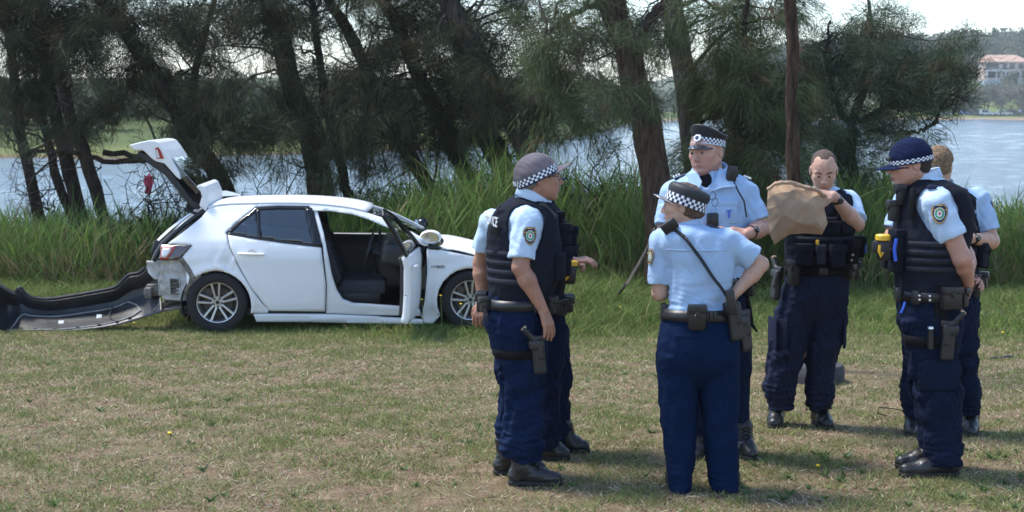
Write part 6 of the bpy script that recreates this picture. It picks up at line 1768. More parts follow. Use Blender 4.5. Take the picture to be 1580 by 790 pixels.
# ------------------------------------------------------------------ 3: tall officer in the peaked cap
def officer_peaked():
    A = Person('tall officer in peaked cap with chequered band, arms folded in front', (1130, 700))
    p = A.p
    tor = A.rows([(262, 1072, 1122, .02, .09), (276, 1045, 1152, .02, .13), (300, 1030, 1160, .01, .15), (340, 1034, 1156, .0, .155), (380, 1042, 1152, .0, .16), (420, 1050, 1148, .0, .165), (445, 1052, 1148, .0, .165)])
    shR, shL = p(1040, 300, .02), p(1150, 302, .0)
    elR, wrR = p(1025, 362, -.05), p(1092, 360, -.24); elL, wrL = p(1172, 356, -.08), p(1158, 358, -.25)
    elL = p(1174, 352, -.06); wrL = p(1153, 361, -.26)
    hc = p(1090, 234, -.01); R = head_R(270 - 40, 3, 3)
    b = SDF(); head_prims(b, hc, R, 1.10, .007); b.cone(hc + R @ np.array([-.025, 0, -.07]), p(1096, 285, .03), .066, .078, .03)
    b.loft(tor, .03, grow=-.03); b.cone(shR, shL, .05, .05, .03); arm(b, shR, elR, wrR, 1.05); arm(b, shL, elL, wrL, 1.05)
    hand(b, wrL, (-1, -.15, .06), (.05, -.8, .6), 1.05, .55, -1, thumb_out=.3); hand(b, wrR, (1, -.1, .0), (0, -.9, .5), 1.05, .6, 1)
    b.cone(p(1080, 450, 0), p(1076, 685, 0), .05, .028, .03); b.cone(p(1120, 450, 0), p(1143, 670, .03), .05, .028, .03)
    b.post = lambda X, Y, Z: .0008 * fold(X, Y, Z, 70)
    A.add('body', b.mesh(.0048, (hc - .17, hc + .17, .0034)), SKIN_B); eyes(A, hc, R, 1.10); hair(A, hc, R, HAIR_G, 1.10, .004, .06, -.045)
    s = SDF(); s.loft(tor, .03, grow=0); s.cone(shR, shL, .066, .066, .05); sleeve(s, shR, elR, .80, .076, .070); hL, dL = sleeve(s, shL, elL, .80, .076, .070)
    s.ell(p(1089, 274, -.12), (.038, .07, .062), None, .015, 's')
    s.post = lambda X, Y, Z: .0065 * fold(X, Y, Z, 32, (1, 1, .6), .9) + .0015 * fold(X, Y, Z, 95)
    sh = A.add('shirt', s.mesh(.0075), SHIRT)
    mb = SDF(); mb.loft(tor, .02, grow=-.012); mb.cut(p(1090, 330, 0), (0, 0, -1)); A.add('undershirt', mb.mesh(.01), BLACKN)
    collar(A, p(1096, 266, .02), .086, .036, 258, SHIRT, 40, .30)
    for W_ in ([(1068, 262, -.09), (1058, 270, -.10), (1070, 292, -.165), (1080, 289, -.17), (1083, 280, -.165), (1075, 266, -.125)], [(1110, 260, -.09), (1126, 264, -.085), (1135, 288, -.145), (1114, 290, -.17), (1096, 296, -.18), (1101, 280, -.165), (1107, 268, -.125)]):
        mb_ = MB(); mb_.add([p(*q_) for q_ in W_], [list(range(len(W_)))]); mb_.build('collar_wing', SHIRT, A.o, smooth=False, solid=.006)
    # placket, pocket, epaulettes
    for sd, c in ((-1, p(1056, 274, -.0)), (1, p(1141, 276, -.0))):
        m_ = MB(); m_.box(c + (0, .0, .012), (.12, .055, .014), rotm(0, sd * .36, 0), bev=.004); e = m_.build('epaulette', CHK_N, A.o)
        for k in range(3):
            m_ = MB(); m_.box(c + (sd * (.03 + .015 * k), -.002, .0235 - .0055 * (k + 1.5)), (.008, .045, .012), rotm(0, sd * .36, 0)); m_.build('rank_stripe', WHITE_P, e, smooth=False)
    gear(tor, p(0, 325, 0)[2], -62, (.115, .012, .125), bev=.004).build('chest_pocket', SHIRT, sh); gear(tor, p(0, 311, 0)[2], -62, (.12, .018, .035), bev=.004).build('pocket_flap', SHIRT, sh)
    q, h = lo_pt(tor, p(0, 322, 0)[2], -62, .02); mb = MB(); mb.box(q, (.03, .006, .006), rotm(0, -.2, 0)); mb.box(q + (.0, -.002, -.02), (.008, .006, .045)); mb.build('blue_pin', BLUEP, A.o)
    # glasses hung on the shirt front
    mb = MB(); q = p(1103, 312, -.19); a = np.linspace(0, 2 * math.pi, 17)
    for dx, dz in ((0, 0), (-.012, .035)): mb.tube([q + (dx + .017 * math.cos(t), 0, dz + .024 * math.sin(t)) for t in a], .0018, 5, caps=False)
    mb.tube([q + (-.012, 0, .06), p(1097, 292, -.16)], .0018, 5); mb.build('hung_glasses', GUN, A.o)
    radio_mic(A, p(1129, 268, -.12), rotm(0, .15, .3)); MB().tube([p(1132, 280, -.13), p(1139, 295, -.15), p(1148, 310, -.16), p(1152, 335, -.16)], .005, 6).build('radio_cord', GUN, A.o)
    gear(tor, p(0, 336, 0)[2], -92, (.065, .03, .08), bev=.01).build('body_camera', GUN, A.o); q, h = lo_pt(tor, p(0, 334, 0)[2], -92, .04); mb = MB(); mb.lathe([(.001, .004), (.016, .003), (.018, -.01)], 16, c=q, R=rotm(math.pi / 2)); mb.build('camera_lens', GUN, A.o)
    watch(A, wrL + (wrL * 0 + (elL - wrL)) * .25, elL - wrL, .036)
    patch(A, sh, shR + (-.055, -.058, -.03), (-.6, -.8, .15), (0, 0, 1), .088, .07)
    # peaked cap
    o = empty('peaked_cap', (0, 0, 0)); o.parent = A.o
    Rc = R @ rotm(0, math.radians(-9), 0) @ rotm(math.radians(-4), 0, 0); k = 1.05
    g = []
    for i in range(48):
        t = 2 * math.pi * i / 48; ct, st = math.cos(t), math.sin(t); fr = max(0, ct) ** 1.5
        row = []
        for r_, z in ((1.00, .030), (1.0, .070), (1.04, .076), (1.15, .086 + .030 * fr), (1.18, .093 + .036 * fr), (1.12, .101 + .034 * fr), (.8, .104 + .012 * fr), (.4, .101), (.02, .102)):
            row.append((-.012 + .104 * r_ * ct, .084 * r_ * st, z + .006 * ct))
        g.append(row)
    put(MB().grid(g, close_u=True), Rc, c := hc, k).build('cap_crown', HATBLK, o)
    put(checks(.104, .084, .036, .068, 3, 54, .002, front_drop=.006), Rc, hc, k).build('chequered_band', [CHK_N, CHK_W], o, smooth=False, solid=.002)
    put(visor(.103, .083, .036, .056, .034, 76, curve=.018), Rc, hc, k).build('visor', VISOR, o, solid=.004)
    mb = MB(); mb.tube([(-.012 + .109 * math.cos(t), .089 * math.sin(t), .034 + .006 * math.cos(t)) for t in np.linspace(-1.5, 1.5, 15)], .0045, 6); put(mb, Rc, hc, k).build('chin_strap', SILVER, o)
    mb = MB(); mb.lathe([(.001, .006), (.012, .006), (.014, .003), (.022, .003), (.024, 0)], 20, R=rotm(0, math.pi / 2 - .35, 0), c=(.100, 0, .066)); bo = put(mb, Rc, hc, k).build('cap_badge', SILVER, o)
    mb = MB(); mb.lathe([(.001, .008), (.009, .0075), (.011, .006)], 16, R=rotm(0, math.pi / 2 - .35, 0), c=(.100, 0, .066)); put(mb, Rc, hc, k).build('badge_centre', CHK_N, bo)
    hips = A.rows([(425, 1052, 1148, 0, .165), (450, 1050, 1150, 0, .17), (480, 1050, 1153, 0, .165), (510, 1054, 1155, 0, .14)])
    l1 = A.rows([(485, 1052, 1108, 0, .11), (540, 1056, 1106, 0, .1), (600, 1060, 1100, 0, .085), (650, 1062, 1096, 0, .08), (690, 1062, 1094, 0, .075)])
    l2 = A.rows([(485, 1100, 1155, 0, .11), (540, 1108, 1160, .02, .1), (600, 1117, 1156, .03, .085), (650, 1128, 1156, .03, .08), (684, 1130, 1156, .03, .075)])
    trousers(A, hips, [l1, l2], NAVY_D, amp=.005, bunch=.006); belt(A, hips, p(0, 440, 0)[2])
    for a in (-120, -70, -25, 10): gear(hips, p(0, 440, 0)[2], a, (.065, .05, .1), grow=.012).build('belt_pouch', LEATHER, A.o)
    mb = MB(); mb.tube([p(1152, 455, -.05), p(1157, 480, -.05), p(1160, 500, -.06), p(1168, 512, -.07)], [.012, .014, .012, .006], 7); mb.build('baton_holder', BLACKN, A.o)
    boot(A, p(1140, 694, .06), p(1162, 700, -.20), .16, 1.05); boot(A, p(1078, 690, .06), p(1070, 698, -.2), .16, 1.05)
officer_peaked()

# ------------------------------------------------------------------ 4: woman with her back to the camera
def officer_woman():
    A = Person('woman officer with her back turned, round chequered hat and hand on hip', (1080, 755))
    p = A.p
    tor = A.rows([(345, 1040, 1074, .0, .07), (356, 1020, 1112, .0, .11), (372, 1016, 1128, .0, .125), (400, 1026, 1134, .0, .13), (430, 1033, 1130, .0, .125), (455, 1034, 1122, .0, .12), (472, 1032, 1121, .0, .125), (484, 1028, 1126, .0, .14)])
    shL, shR = p(1022, 374, .03), p(1122, 372, -.02)
    elL, wrL = p(1018, 452, .05), p(1046, 432, .22); elR, wrR = p(1174, 408, .0), p(1132, 455, -.05)
    hc = p(1052, 318, .02); R = head_R(166, 0, 0)
    b = SDF(); head_prims(b, hc, R, .93); b.cone(hc + R @ np.array([-.028, 0, -.06]), p(1060, 362, .02), .048, .056, .03)
    b.loft(tor, .03, grow=-.03); b.cone(shR, shL, .045, .045, .03); arm(b, shL, elL, wrL, .92); arm(b, shR, elR, wrR, .90)
    hand(b, wrR, (-.6, -.1, -.7), (.5, -.6, .3), .9, .4, 1); hand(b, wrL, (.3, .8, .4), (-.6, 0, .8), .9, .5, 1)
    b.cone(p(1055, 490, 0), p(1046, 735, 0), .05, .028, .03); b.cone(p(1105, 490, 0), p(1115, 735, 0), .05, .028, .03)
    b.post = lambda X, Y, Z: .0008 * fold(X, Y, Z, 70)
    A.add('body', b.mesh(.0048, (hc - .15, hc + .15, .0036)), SKIN_C); eyes(A, hc, R, .93, HAIR_B); hair(A, hc, R, HAIR_B, .93, .010, .05, -.06, .004, 90, bun=(-.095, 0, -.035))
    s = SDF(); s.loft(tor, .03); s.cone(shR, shL, .060, .060, .05); hL, dL = sleeve(s, shL, elL, .80, .066, .068); hR, dR = sleeve(s, shR, elR, .76, .066, .070)
    def post(X, Y, Z):
        w = np.clip((p(0, 420, 0)[2] - Z) / .15, 0, 1)
        return .006 * fold(X, Y, Z, 32, (1, 1, .55), .3) + .006 * w * fold(X, Y, Z, 48, (.4, .4, 1.2), 1.3) + .0014 * fold(X, Y, Z, 95)
    s.post = post
    sh = A.add('shirt', s.mesh(.0075), SHIRT)
    collar(A, p(1058, 352, .02), .056, .034, 166, SHIRT, 35, .25)
    band(tor, p(0, 384, 0)[2], p(0, 381.5, 0)[2], .003, -165, -15, 30).build('yoke_seam', SHIRT, sh, solid=.003)
    for sd, c in ((-1, p(1030, 360, .02)), (1, p(1108, 356, .0))):
        m_ = MB(); m_.box(c + (0, 0, .012), (.10, .05, .012), rotm(0, sd * .30, 0), bev=.004); m_.build('epaulette', CHK_N, A.o)
    patch(A, sh, shL + (-.066, -.03, -.07), (-.92, -.35, .1), (0, 0, 1), .08, .062)
    radio_mic(A, p(1033, 349, -.08), rotm(0.3, .9, .2))
    coil(A, [p(1042, 355, -.09), p(1056, 366, -.13), p(1070, 384, -.15), p(1085, 405, -.155), p(1100, 428, -.16), p(1114, 446, -.165), p(1124, 462, -.17)], .0075, 60)
    # round hat
    o = empty('round_hat', (0, 0, 0)); o.parent = A.o
    Rc = R @ rotm(0, math.radians(-20), 0) @ rotm(math.radians(4), 0, 0); k = .98
    g = []
    for i in range(48):
        t = 2 * math.pi * i / 48; ct, st = math.cos(t), math.sin(t); row = []
        for r_, z in ((1.0, .008), (1.0, .058), (1.04, .075), (1.03, .092), (.97, .104), (.85, .111), (.5, .115), (.02, .116)): row.append((-.012 + .112 * r_ * ct, .094 * r_ * st, z))
        g.append(row)
    put(MB().grid(g, close_u=True), Rc, hc, k).build('hat_crown', HATBLK, o)
    put(checks(.112, .094, .010, .056, 3, 46, .002), Rc, hc, k).build('chequered_band', [CHK_N, CHK_W], o, smooth=False, solid=.002)
    put(visor(.111, .093, .016, .065, .010, 84, curve=.022), Rc, hc, k).build('visor', mat('black visor greyed by sky sheen', (.16, .16, .17), .25, coat=.5), o, solid=.004)  # gloss black visor; the grey base colour stands in for reflected sky
    hips = A.rows([(476, 1029, 1124, 0, .14), (490, 1022, 1137, .0, .15), (520, 1017, 1140, -.01, .165), (545, 1014, 1140, -.01, .165), (572, 1015, 1140, 0, .15), (596, 1018, 1138, 0, .11)])
    l1 = A.rows([(545, 1014, 1078, -.01, .14), (575, 1014, 1078, 0, .125), (602, 1016, 1077, 0, .112), (640, 1019, 1075, 0, .105), (680, 1024, 1074, .0, .10), (720, 1029, 1070, .0, .10), (757, 1033, 1063, .0, .105)])
    l2 = A.rows([(545, 1076, 1140, -.01, .14), (575, 1077, 1140, 0, .125), (602, 1079, 1140, 0, .112), (640, 1083, 1139, 0, .105), (680, 1086, 1138, .0, .10), (720, 1091, 1139, .0, .10), (753, 1095, 1139, .0, .105)])
    trousers(A, hips, [l1, l2], NAVY_B, amp=.0055, bunch=.004, k=.012)
    for a_ in (-118, -62): gear(hips, p(0, 512, 0)[2], a_, (.13, .006, .010), grow=.002, bev=.002).build('back_pocket_welt', NAVY_B, A.o)
    belt(A, hips, p(0, 482, 0)[2], h=.055)
    gear(hips, p(0, 483, 0)[2], -100, (.09, .045, .13), grow=.014, bev=.02, taper=1.2).build('cuff_pouch', LEATHER, A.o); q, h = lo_pt(hips, p(0, 478, 0)[2], -100, .062); mb = MB(); mb.lathe([(.001, .003), (.006, .002), (.007, -.004)], 10, c=q, R=rotm(math.pi / 2)); mb.build('pouch_stud', SILVER, A.o)
    for a in (-75, -68): gear(hips, p(0, 481, 0)[2], a, (.02, .012, .055), grow=.018, bev=.004).build('belt_keeper', LEATHER, A.o)
    holster(A, p(1131, 470, -.14), (.13, 0, -1), (1, 0, 0), (.3, -1, 0), 1.1, 'radio_holster', False); mb = MB(); mb.box(p(1128, 466, -.17), (.045, .035, .13), rotm(0, -.15, 0), bev=.008); mb.build('radio', GUN, A.o)
    holster(A, p(1146, 490, -.02), (.12, 0, -1), (1, 0, 0), (.6, -1, 0), 1.05)
    mb = MB(); mb.box(p(1024, 485, .0), (.03, .06, .12), bev=.01); mb.build('belt_pouch', LEATHER, A.o)
    boot(A, p(1046, 752, -.02), p(1036, 748, .22), .12, .92, nm='shoe'); boot(A, p(1122, 755, -.05), p(1132, 752, .18), .12, .92, nm='shoe')
officer_woman()

# ------------------------------------------------------------------ 5: officer looking into a paper bag
def officer_bag():
    A = Person('short-haired officer looking down into a brown paper bag', (1237, 656))
    p = A.p
    tor = A.rows([(288, 1252, 1292, .02, .085), (300, 1230, 1318, .02, .14), (325, 1217, 1318, .0, .165), (360, 1215, 1314, -.01, .175), (395, 1214, 1308, -.01, .175), (412, 1214, 1304, 0, .165), (430, 1217, 1306, 0, .165)])
    shR, shL = p(1228, 314, .03), p(1309, 312, .02)
    elR, wrR = p(1186, 350, -.12), p(1193, 318, -.36); elL, wrL = p(1322, 346, -.14), p(1286, 302, -.36)
    hc = p(1271, 263, -.06); R = head_R(270 - 10, 24)
    b = SDF(); head_prims(b, hc, R, 1.03); b.cone(hc + R @ np.array([-.035, 0, -.06]), p(1272, 312, .02), .058, .07, .03)
    b.loft(tor, .03, grow=-.045); b.cone(shR, shL, .05, .05, .03); arm(b, shR, elR, wrR); arm(b, shL, elL, wrL, 1.05)
    hand(b, wrL, (-1, -.15, .0), (-.1, -.75, .65), 1.1, .5, -1, curls=[.5, .52, .56, .62]); hand(b, wrR, (.5, -.2, .75), (-.6, -.6, .2), 1.0, .6, -1)
    b.cone(p(1235, 450, 0), p(1205, 640, 0), .05, .028, .03); b.cone(p(1285, 450, 0), p(1264, 640, 0), .05, .028, .03)
    b.post = lambda X, Y, Z: .0008 * fold(X, Y, Z, 70)
    A.add('body', b.mesh(.0048, (hc - .16, hc + .16, .0036)), SKIN_C); eyes(A, hc, R, 1.03); hair(A, hc, R, mat('buzz-cut hair', (.085, .055, .042), .9, var=.5, vscale=160), 1.03, .0014, .112, -.03, .0010, 300, recede=True, h=.0036)
    s = SDF(); s.loft(tor, .03, grow=-.014); s.cone(shR, shL, .066, .066, .04); sleeve(s, shR, elR, .8, .072, .068); sleeve(s, shL, elL, .82, .074, .070)
    s.post = lambda X, Y, Z: .0065 * fold(X, Y, Z, 36, (1, 1, .6), .2); sh = A.add('shirt', s.mesh(.008), SHIRT_P)
    patch(A, sh, shL + (.078, -.018, -.03), (.98, -.2, .1), (0, 0, 1), .085, .066)
    vr = A.rows([(291, 1246, 1298, .02, .10), (302, 1230, 1316, .02, .145), (325, 1215, 1316, .0, .17), (360, 1213, 1316, -.01, .18), (395, 1212, 1312, -.01, .18), (410, 1212, 1306, 0, .17)])
    v = vest_of(A, vr, [(shR, elR + (-.15, 0, 0)), (shL, elL + (.15, 0, 0))], armr=.088, webs=[p(0, y, 0)[2] for y in (335, 350, 365, 380, 395)], web_arc=(-160, -20), neck=(p(1272, 285, -.02), (.09, .11, .06)))
    for y, a, sz, nm, m in ((322, -62, (.06, .04, .11), 'radio_pouch', BLACKN), (345, -50, (.10, .045, .10), 'utility_pouch', VEST), (348, -80, (.10, .04, .08), 'utility_pouch', VEST), (388, -125, (.10, .055, .13), 'utility_pouch', VEST), (388, -98, (.055, .05, .12), 'magazine_pouch', VESTW), (390, -70, (.10, .06, .14), 'utility_pouch', VEST), (385, -42, (.08, .06, .15), 'utility_pouch', BLACKN), (380, -8, (.09, .07, .13), 'side_pouch', BLACKN)):
        gear(vr, p(0, y, 0)[2], a, sz, grow=.004, bev=.012).build(nm, m, A.o)
    mb = MB()
    for y in (388, 396): q, h = lo_pt(vr, p(0, y, 0)[2], -50, .064); mb.lathe([(.001, .004), (.007, .003), (.008, -.004)], 10, c=q, R=rotm(math.pi / 2))
    mb.build('pouch_studs', BRASS, A.o)['kind'] = 'stuff'
    q, h = lo_pt(vr, p(0, 382, 0)[2], -6, .075); mb = MB(); mb.box(q, (.02, .03, .06), bev=.005); mb.build('blue_glove', BLUEP, A.o)
    q, h = lo_pt(vr, p(0, 369, 0)[2], -105, .03); mb = MB(); mb.box(q, (.02, .012, .03), bev=.003); mb.build('yellow_tag', YELLOW, A.o)
    watch(A, wrL + (elL - wrL) * .12, elL - wrL, .033)
    hips = A.rows([(408, 1216, 1304, 0, .165), (430, 1214, 1308, 0, .17), (455, 1206, 1307, 0, .17), (480, 1200, 1306, 0, .15), (505, 1196, 1304, 0, .12)])
    l1 = A.rows([(478, 1199, 1250, 0, .12), (510, 1192, 1246, 0, .115), (545, 1187, 1240, -.01, .105), (575, 1182, 1232, -.01, .10), (605, 1179, 1227, 0, .10), (628, 1188, 1222, 0, .085)])
    l2 = A.rows([(478, 1248, 1306, 0, .12), (510, 1246, 1302, 0, .115), (545, 1246, 1292, -.01, .105), (575, 1245, 1286, -.01, .10), (605, 1243, 1286, 0, .10), (630, 1247, 1282, 0, .085)])
    trousers(A, hips, [l1, l2], NAVY_C, bunch=.013); belt(A, hips, p(0, 414, 0)[2], BLACKN, h=.06)
    gear(hips, p(0, 414, 0)[2], -90, (.06, .02, .05), grow=.014).build('belt_buckle', GUN, A.o)
    for a, sz in ((-140, (.07, .06, .16)), (-12, (.09, .07, .11)), (-35, (.06, .05, .09))): gear(hips, p(0, 416, 0)[2], a, sz, grow=.012).build('belt_pouch', LEATHER, A.o)
    holster(A, p(1200, 420, -.04), (-.10, 0, -1), (-.3, -1, 0), (-1, -.4, 0), 1.05)
    gear(l1, p(0, 512, 0)[2], 195, (.15, .016, .20), grow=.0, bev=.006).build('cargo_pocket', NAVY_C, A.o); gear(l1, p(0, 512, 0)[2], -130, (.10, .012, .19), grow=.0, bev=.005).build('cargo_pocket', NAVY_C, A.o); gear(l2, p(0, 512, 0)[2], -20, (.14, .016, .19), grow=.0, bev=.006).build('cargo_pocket', NAVY_C, A.o)
    boot(A, p(1200, 650, .10), p(1193, 659, -.17), .17); boot(A, p(1257, 648, .10), p(1282, 660, -.16), .17)
    return A
officer_bag()
def paper_bag():
    y = G(1237, 656)[1] - .42
    out = [(1185, 291), (1196, 282), (1215, 280), (1240, 286), (1262, 291), (1277, 303), (1272, 322), (1277, 345), (1268, 362), (1240, 360), (1218, 362), (1205, 370), (1195, 378), (1186, 358), (1183, 325)]
    c0 = P(1230, 325, y)
    pl = [(P(a, b, y) - c0)[[0, 2]] for a, b in out]
    r2 = np.random.default_rng(3)
    o = dense(pl, .02); A = np.array(o)
    gx = r2.uniform(A[:, 0].min(), A[:, 0].max(), 700); gz = r2.uniform(A[:, 1].min(), A[:, 1].max(), 700)
    k = inside(o, gx, gz); gx, gz = gx[k], gz[k]
    d = np.sqrt(np.min((gx[:, None] - A[None, :, 0]) ** 2 + (gz[:, None] - A[None, :, 1]) ** 2, 1)); gx, gz = gx[d > .012], gz[d > .012]
    gx, gz = gx[:60], gz[:60]
    vv, ee, ff, *_ = mgeo.delaunay_2d_cdt([Vector((float(a), float(b))) for a, b in list(o) + list(zip(gx, gz))], [(i, (i + 1) % len(o)) for i in range(len(o))], [], 1, 1e-5)
    V = np.array([(q.x, q.y) for q in vv]); d = np.sqrt(np.min((V[:, None, 0] - A[None, :, 0]) ** 2 + (V[:, None, 1] - A[None, :, 1]) ** 2, 1))
    th = .075 * np.sqrt(np.clip(d / .11, 0, 1))
    mb = MB()
    for sg in (-1, 1):
        n = r2.normal(size=len(V)) * .0030 * (d > .004)
        v3 = np.stack([V[:, 0], sg * (th + n), V[:, 1]], 1)
        mb.add(v3, [list(f) if sg > 0 else list(f)[::-1] for f in ff])
    # drop the top so the bag is open: rolled rim along the top edge
    km = mat('brown kraft paper', (0.43, 0.285, 0.18), .8, var=.06, vscale=6)
    nt = km.node_tree; vo = nt.nodes.new('ShaderNodeTexVoronoi'); vo.inputs['Scale'].default_value = 11.0; tc = nt.nodes.new('ShaderNodeTexCoord')
    nz = nt.nodes.new('ShaderNodeTexNoise'); nz.inputs['Scale'].default_value = 5.0; ad = nt.nodes.new('ShaderNodeMixRGB'); ad.inputs[0].default_value = .12
    nt.links.new(tc.outputs['Object'], nz.inputs['Vector']); nt.links.new(tc.outputs['Object'], ad.inputs[1]); nt.links.new(nz.outputs[1], ad.inputs[2]); nt.links.new(ad.outputs[0], vo.inputs['Vector'])
    bp = nt.nodes.new('ShaderNodeBump'); bp.inputs['Strength'].default_value = .8; bp.inputs['Distance'].default_value = .035
    nt.links.new(vo.outputs['Distance'], bp.inputs['Height']); nt.links.new(bp.outputs[0], nt.nodes['Principled BSDF'].inputs['Normal'])
    bag = mb.build('paper_bag', km, loc=c0, smooth=True, auto=60)
    tag(bag, 'crumpled brown paper bag held up by the short-haired officer', 'bag')
    rim = [P(a, b, y + dy) - c0 for a, b, dy in ((1186, 292, -.03), (1196, 284, -.06), (1215, 282, -.07), (1240, 288, -.07), (1258, 293, -.06), (1274, 303, -.03))]
    pts, _ = smooth_path(np.array(rim), np.ones(6), 26)
    MB().tube(pts + r2.normal(size=pts.shape) * .0012, .012 + .001 * r2.normal(size=26), 8).build('rolled_rim', bag.data.materials[0], bag, auto=15)
paper_bag()

# ------------------------------------------------------------------ 6: navy-capped officer on the right, profile to the left
def officer_navy_cap():
    A = Person('officer in navy cap facing left, hands clasped behind his back', (1436, 730))
    p = A.p
    tor = A.rows([(270, 1408, 1448, .02, .09), (285, 1398, 1476, .03, .17), (310, 1390, 1490, .03, .20), (345, 1386, 1494, .03, .205), (380, 1384, 1488, .02, .2), (415, 1384, 1480, .02, .19), (440, 1386, 1477, .01, .185), (460, 1387, 1479, .01, .185)])
    shL, shR = p(1444, 316, -.15), p(1450, 314, .21)
    elL, wrL = p(1484, 398, -.19), p(1494, 438, -.02); elR, wrR = p(1490, 395, .24), p(1494, 430, .12)
    hc = p(1403, 252, .0); R = head_R(183, 6)
    b = SDF(); head_prims(b, hc, R, 1.06, .003); b.cone(hc + R @ np.array([-.03, 0, -.065]), p(1430, 300, .03), .062, .074, .03)
    b.loft(tor, .03, grow=-.045); b.cone(shR, shL, .05, .05, .03); arm(b, shL, elL, wrL, 1.12); arm(b, shR, elR, wrR, 1.08)
    hand(b, wrL, (.18, .5, -.6), (.6, -.7, .1), 1.08, .65, 1); hand(b, wrR, (.42, -.85, .0), (.6, .3, .6), 1.0, .5, 1)
    b.cone(p(1432, 480, -.08), p(1455, 700, -.08), .05, .028, .03); b.cone(p(1430, 480, .1), p(1440, 690, .1), .05, .028, .03)
    b.post = lambda X, Y, Z: .0008 * fold(X, Y, Z, 70)
    A.add('body', b.mesh(.0048, (hc - .16, hc + .16, .0034)), SKIN_B); eyes(A, hc, R, 1.06); hair(A, hc, R, HAIR_D, 1.06, .003, .06, -.05)
    cap, Rc = ball_cap(A, hc, R, NAVYCAP, 4, 1.06, rows_n=3, band_z=(.004, .026))
    mb = MB(); mb.tube([(.100, .03, .040), (.104, .0, .043), (.100, -.03, .040), (.07, -.075, .032), (.02, -.1, .028)], [.012, .009, .012, .005, .003], 7); put(mb, Rc, hc, 1.06).build('sunglasses_on_cap', GUN, A.o)
    s = SDF(); s.loft(tor, .03, grow=-.014); s.cone(shR, shL, .068, .068, .04); hL, dL = sleeve(s, shL, elL, .62, .078, .080); sleeve(s, shR, elR, .62, .076, .076)
    s.post = lambda X, Y, Z: .0065 * fold(X, Y, Z, 36, (1, 1, .6), 1.2) + .0015 * fold(X, Y, Z, 95)
    sh = A.add('shirt', s.mesh(.0075), SHIRT_P)
    collar(A, p(1426, 278, .02), .068, .042, 182, SHIRT_P, 32)
    patch(A, sh, shL + dL * .035 + (-.02, -.082, -.01), (-.18, -.97, .16), (.02, 0, 1), .105, .085)
    m_ = MB(); m_.box(p(1438, 289, -.15), (.05, .04, .012), rotm(-.5, .1, .1), bev=.003); m_.build('epaulette', CHK_N, A.o)
    vr = A.rows([(276, 1404, 1456, .02, .11), (288, 1396, 1480, .03, .18), (310, 1387, 1494, .03, .21), (345, 1382, 1498, .03, .215), (380, 1380, 1491, .02, .21), (412, 1381, 1482, .02, .2), (424, 1383, 1479, .02, .195), (446, 1385, 1478, .01, .19)])
    v = vest_of(A, vr, [(shL, elL + (0, -.2, 0)), (shR, elR + (0, .2, 0))], armr=.10, webs=[p(0, y, 0)[2] for y in (372, 385, 398, 411)], web_arc=(-140, -62), neck=(p(1420, 268, .02), (.10, .09, .06)))
    for y, a, sz, nm, m in ((300, 200, (.05, .05, .11), 'radio_microphone', GUN), (325, 192, (.06, .06, .11), 'body_camera', GUN), (370, 205, (.08, .05, .12), 'magazine_pouch', VEST), (400, 205, (.08, .06, .12), 'utility_pouch', VEST), (395, 175, (.09, .06, .14), 'utility_pouch', VEST), (312, 225, (.035, .03, .17), 'shoulder_strap_pad', BLACKN)):
        gear(vr, p(0, y, 0)[2], a, sz, grow=.004, bev=.012).build(nm, m, A.o)
    MB().tube([p(1383, 368, -.20), p(1380, 385, -.2), p(1382, 403, -.2)], .009, 6).build('blue_strap', BLUEP, A.o)
    torch(A, p(1362, 371, -.12), rotm(0, 0, .2), 1.1)
    hips = A.rows([(438, 1387, 1478, .01, .185), (460, 1387, 1480, .01, .185), (490, 1388, 1481, .01, .19), (520, 1394, 1479, .01, .17), (548, 1400, 1478, .01, .14)])
    near = A.rows([(495, 1391, 1481, -.07, .10), (525, 1398, 1479, -.07, .10), (560, 1404, 1478, -.06, .10), (600, 1411, 1481, -.06, .095), (640, 1420, 1483, -.06, .092), (680, 1425, 1483, -.06, .09), (716, 1430, 1482, -.06, .088)])
    far = A.rows([(495, 1390, 1470, .10, .10), (540, 1396, 1466, .11, .10), (600, 1406, 1462, .12, .09), (650, 1416, 1462, .13, .088), (700, 1420, 1462, .14, .085)])
    trousers(A, hips, [near, far], NAVY_D, bunch=.008); belt(A, hips, p(0, 453, 0)[2])
    for a, sz in ((200, (.05, .03, .08)), (-125, (.05, .03, .08)), (-75, (.11, .05, .12)), (-50, (.05, .045, .10))): gear(hips, p(0, 453, 0)[2], a, sz, grow=.012, bev=.012).build('belt_pouch', LEATHER, A.o)
    mb = MB()
    for dx in (0, .022):
        for dz in (.01, -.012): q, h = lo_pt(hips, p(0, 452, 0)[2] + dz, -118 + dx * 600, .044); mb.lathe([(.001, .004), (.006, .003), (.007, -.004)], 10, c=q, R=rotm(math.pi / 2, 0, h + math.pi / 2))
    mb.build('belt_studs', SILVER, A.o)['kind'] = 'stuff'
    MB().tube([p(1396, 466, -.19), p(1394, 474, -.2), p(1390, 483, -.2)], .007, 6).build('blue_key', BLUEP, A.o)
    mb = MB(); mb.box(p(1452, 470, -.18), (.07, .02, .20), rotm(0, 0, 0), bev=.006); mb.build('drop_leg_hanger', BLACKN, A.o)
    band(near, p(0, 528, 0)[2], p(0, 513, 0)[2], .006).build('thigh_strap', BLACKN, A.o, solid=.005)
    holster(A, p(1464, 505, -.195), (-.06, 0, -1), (-1, 0, 0), (0, -1, 0), 1.05)
    mb = MB(); mb.tube([p(1436, 508, -.19), p(1436, 538, -.19)], .017, 12); fl_ = mb.build('flashlight', GUN, A.o); mb = MB(); mb.lathe([(.001, .012), (.016, .011), (.018, .0)], 14, c=p(1436, 507, -.19)); mb.build('flashlight_lens', SILVER, fl_)
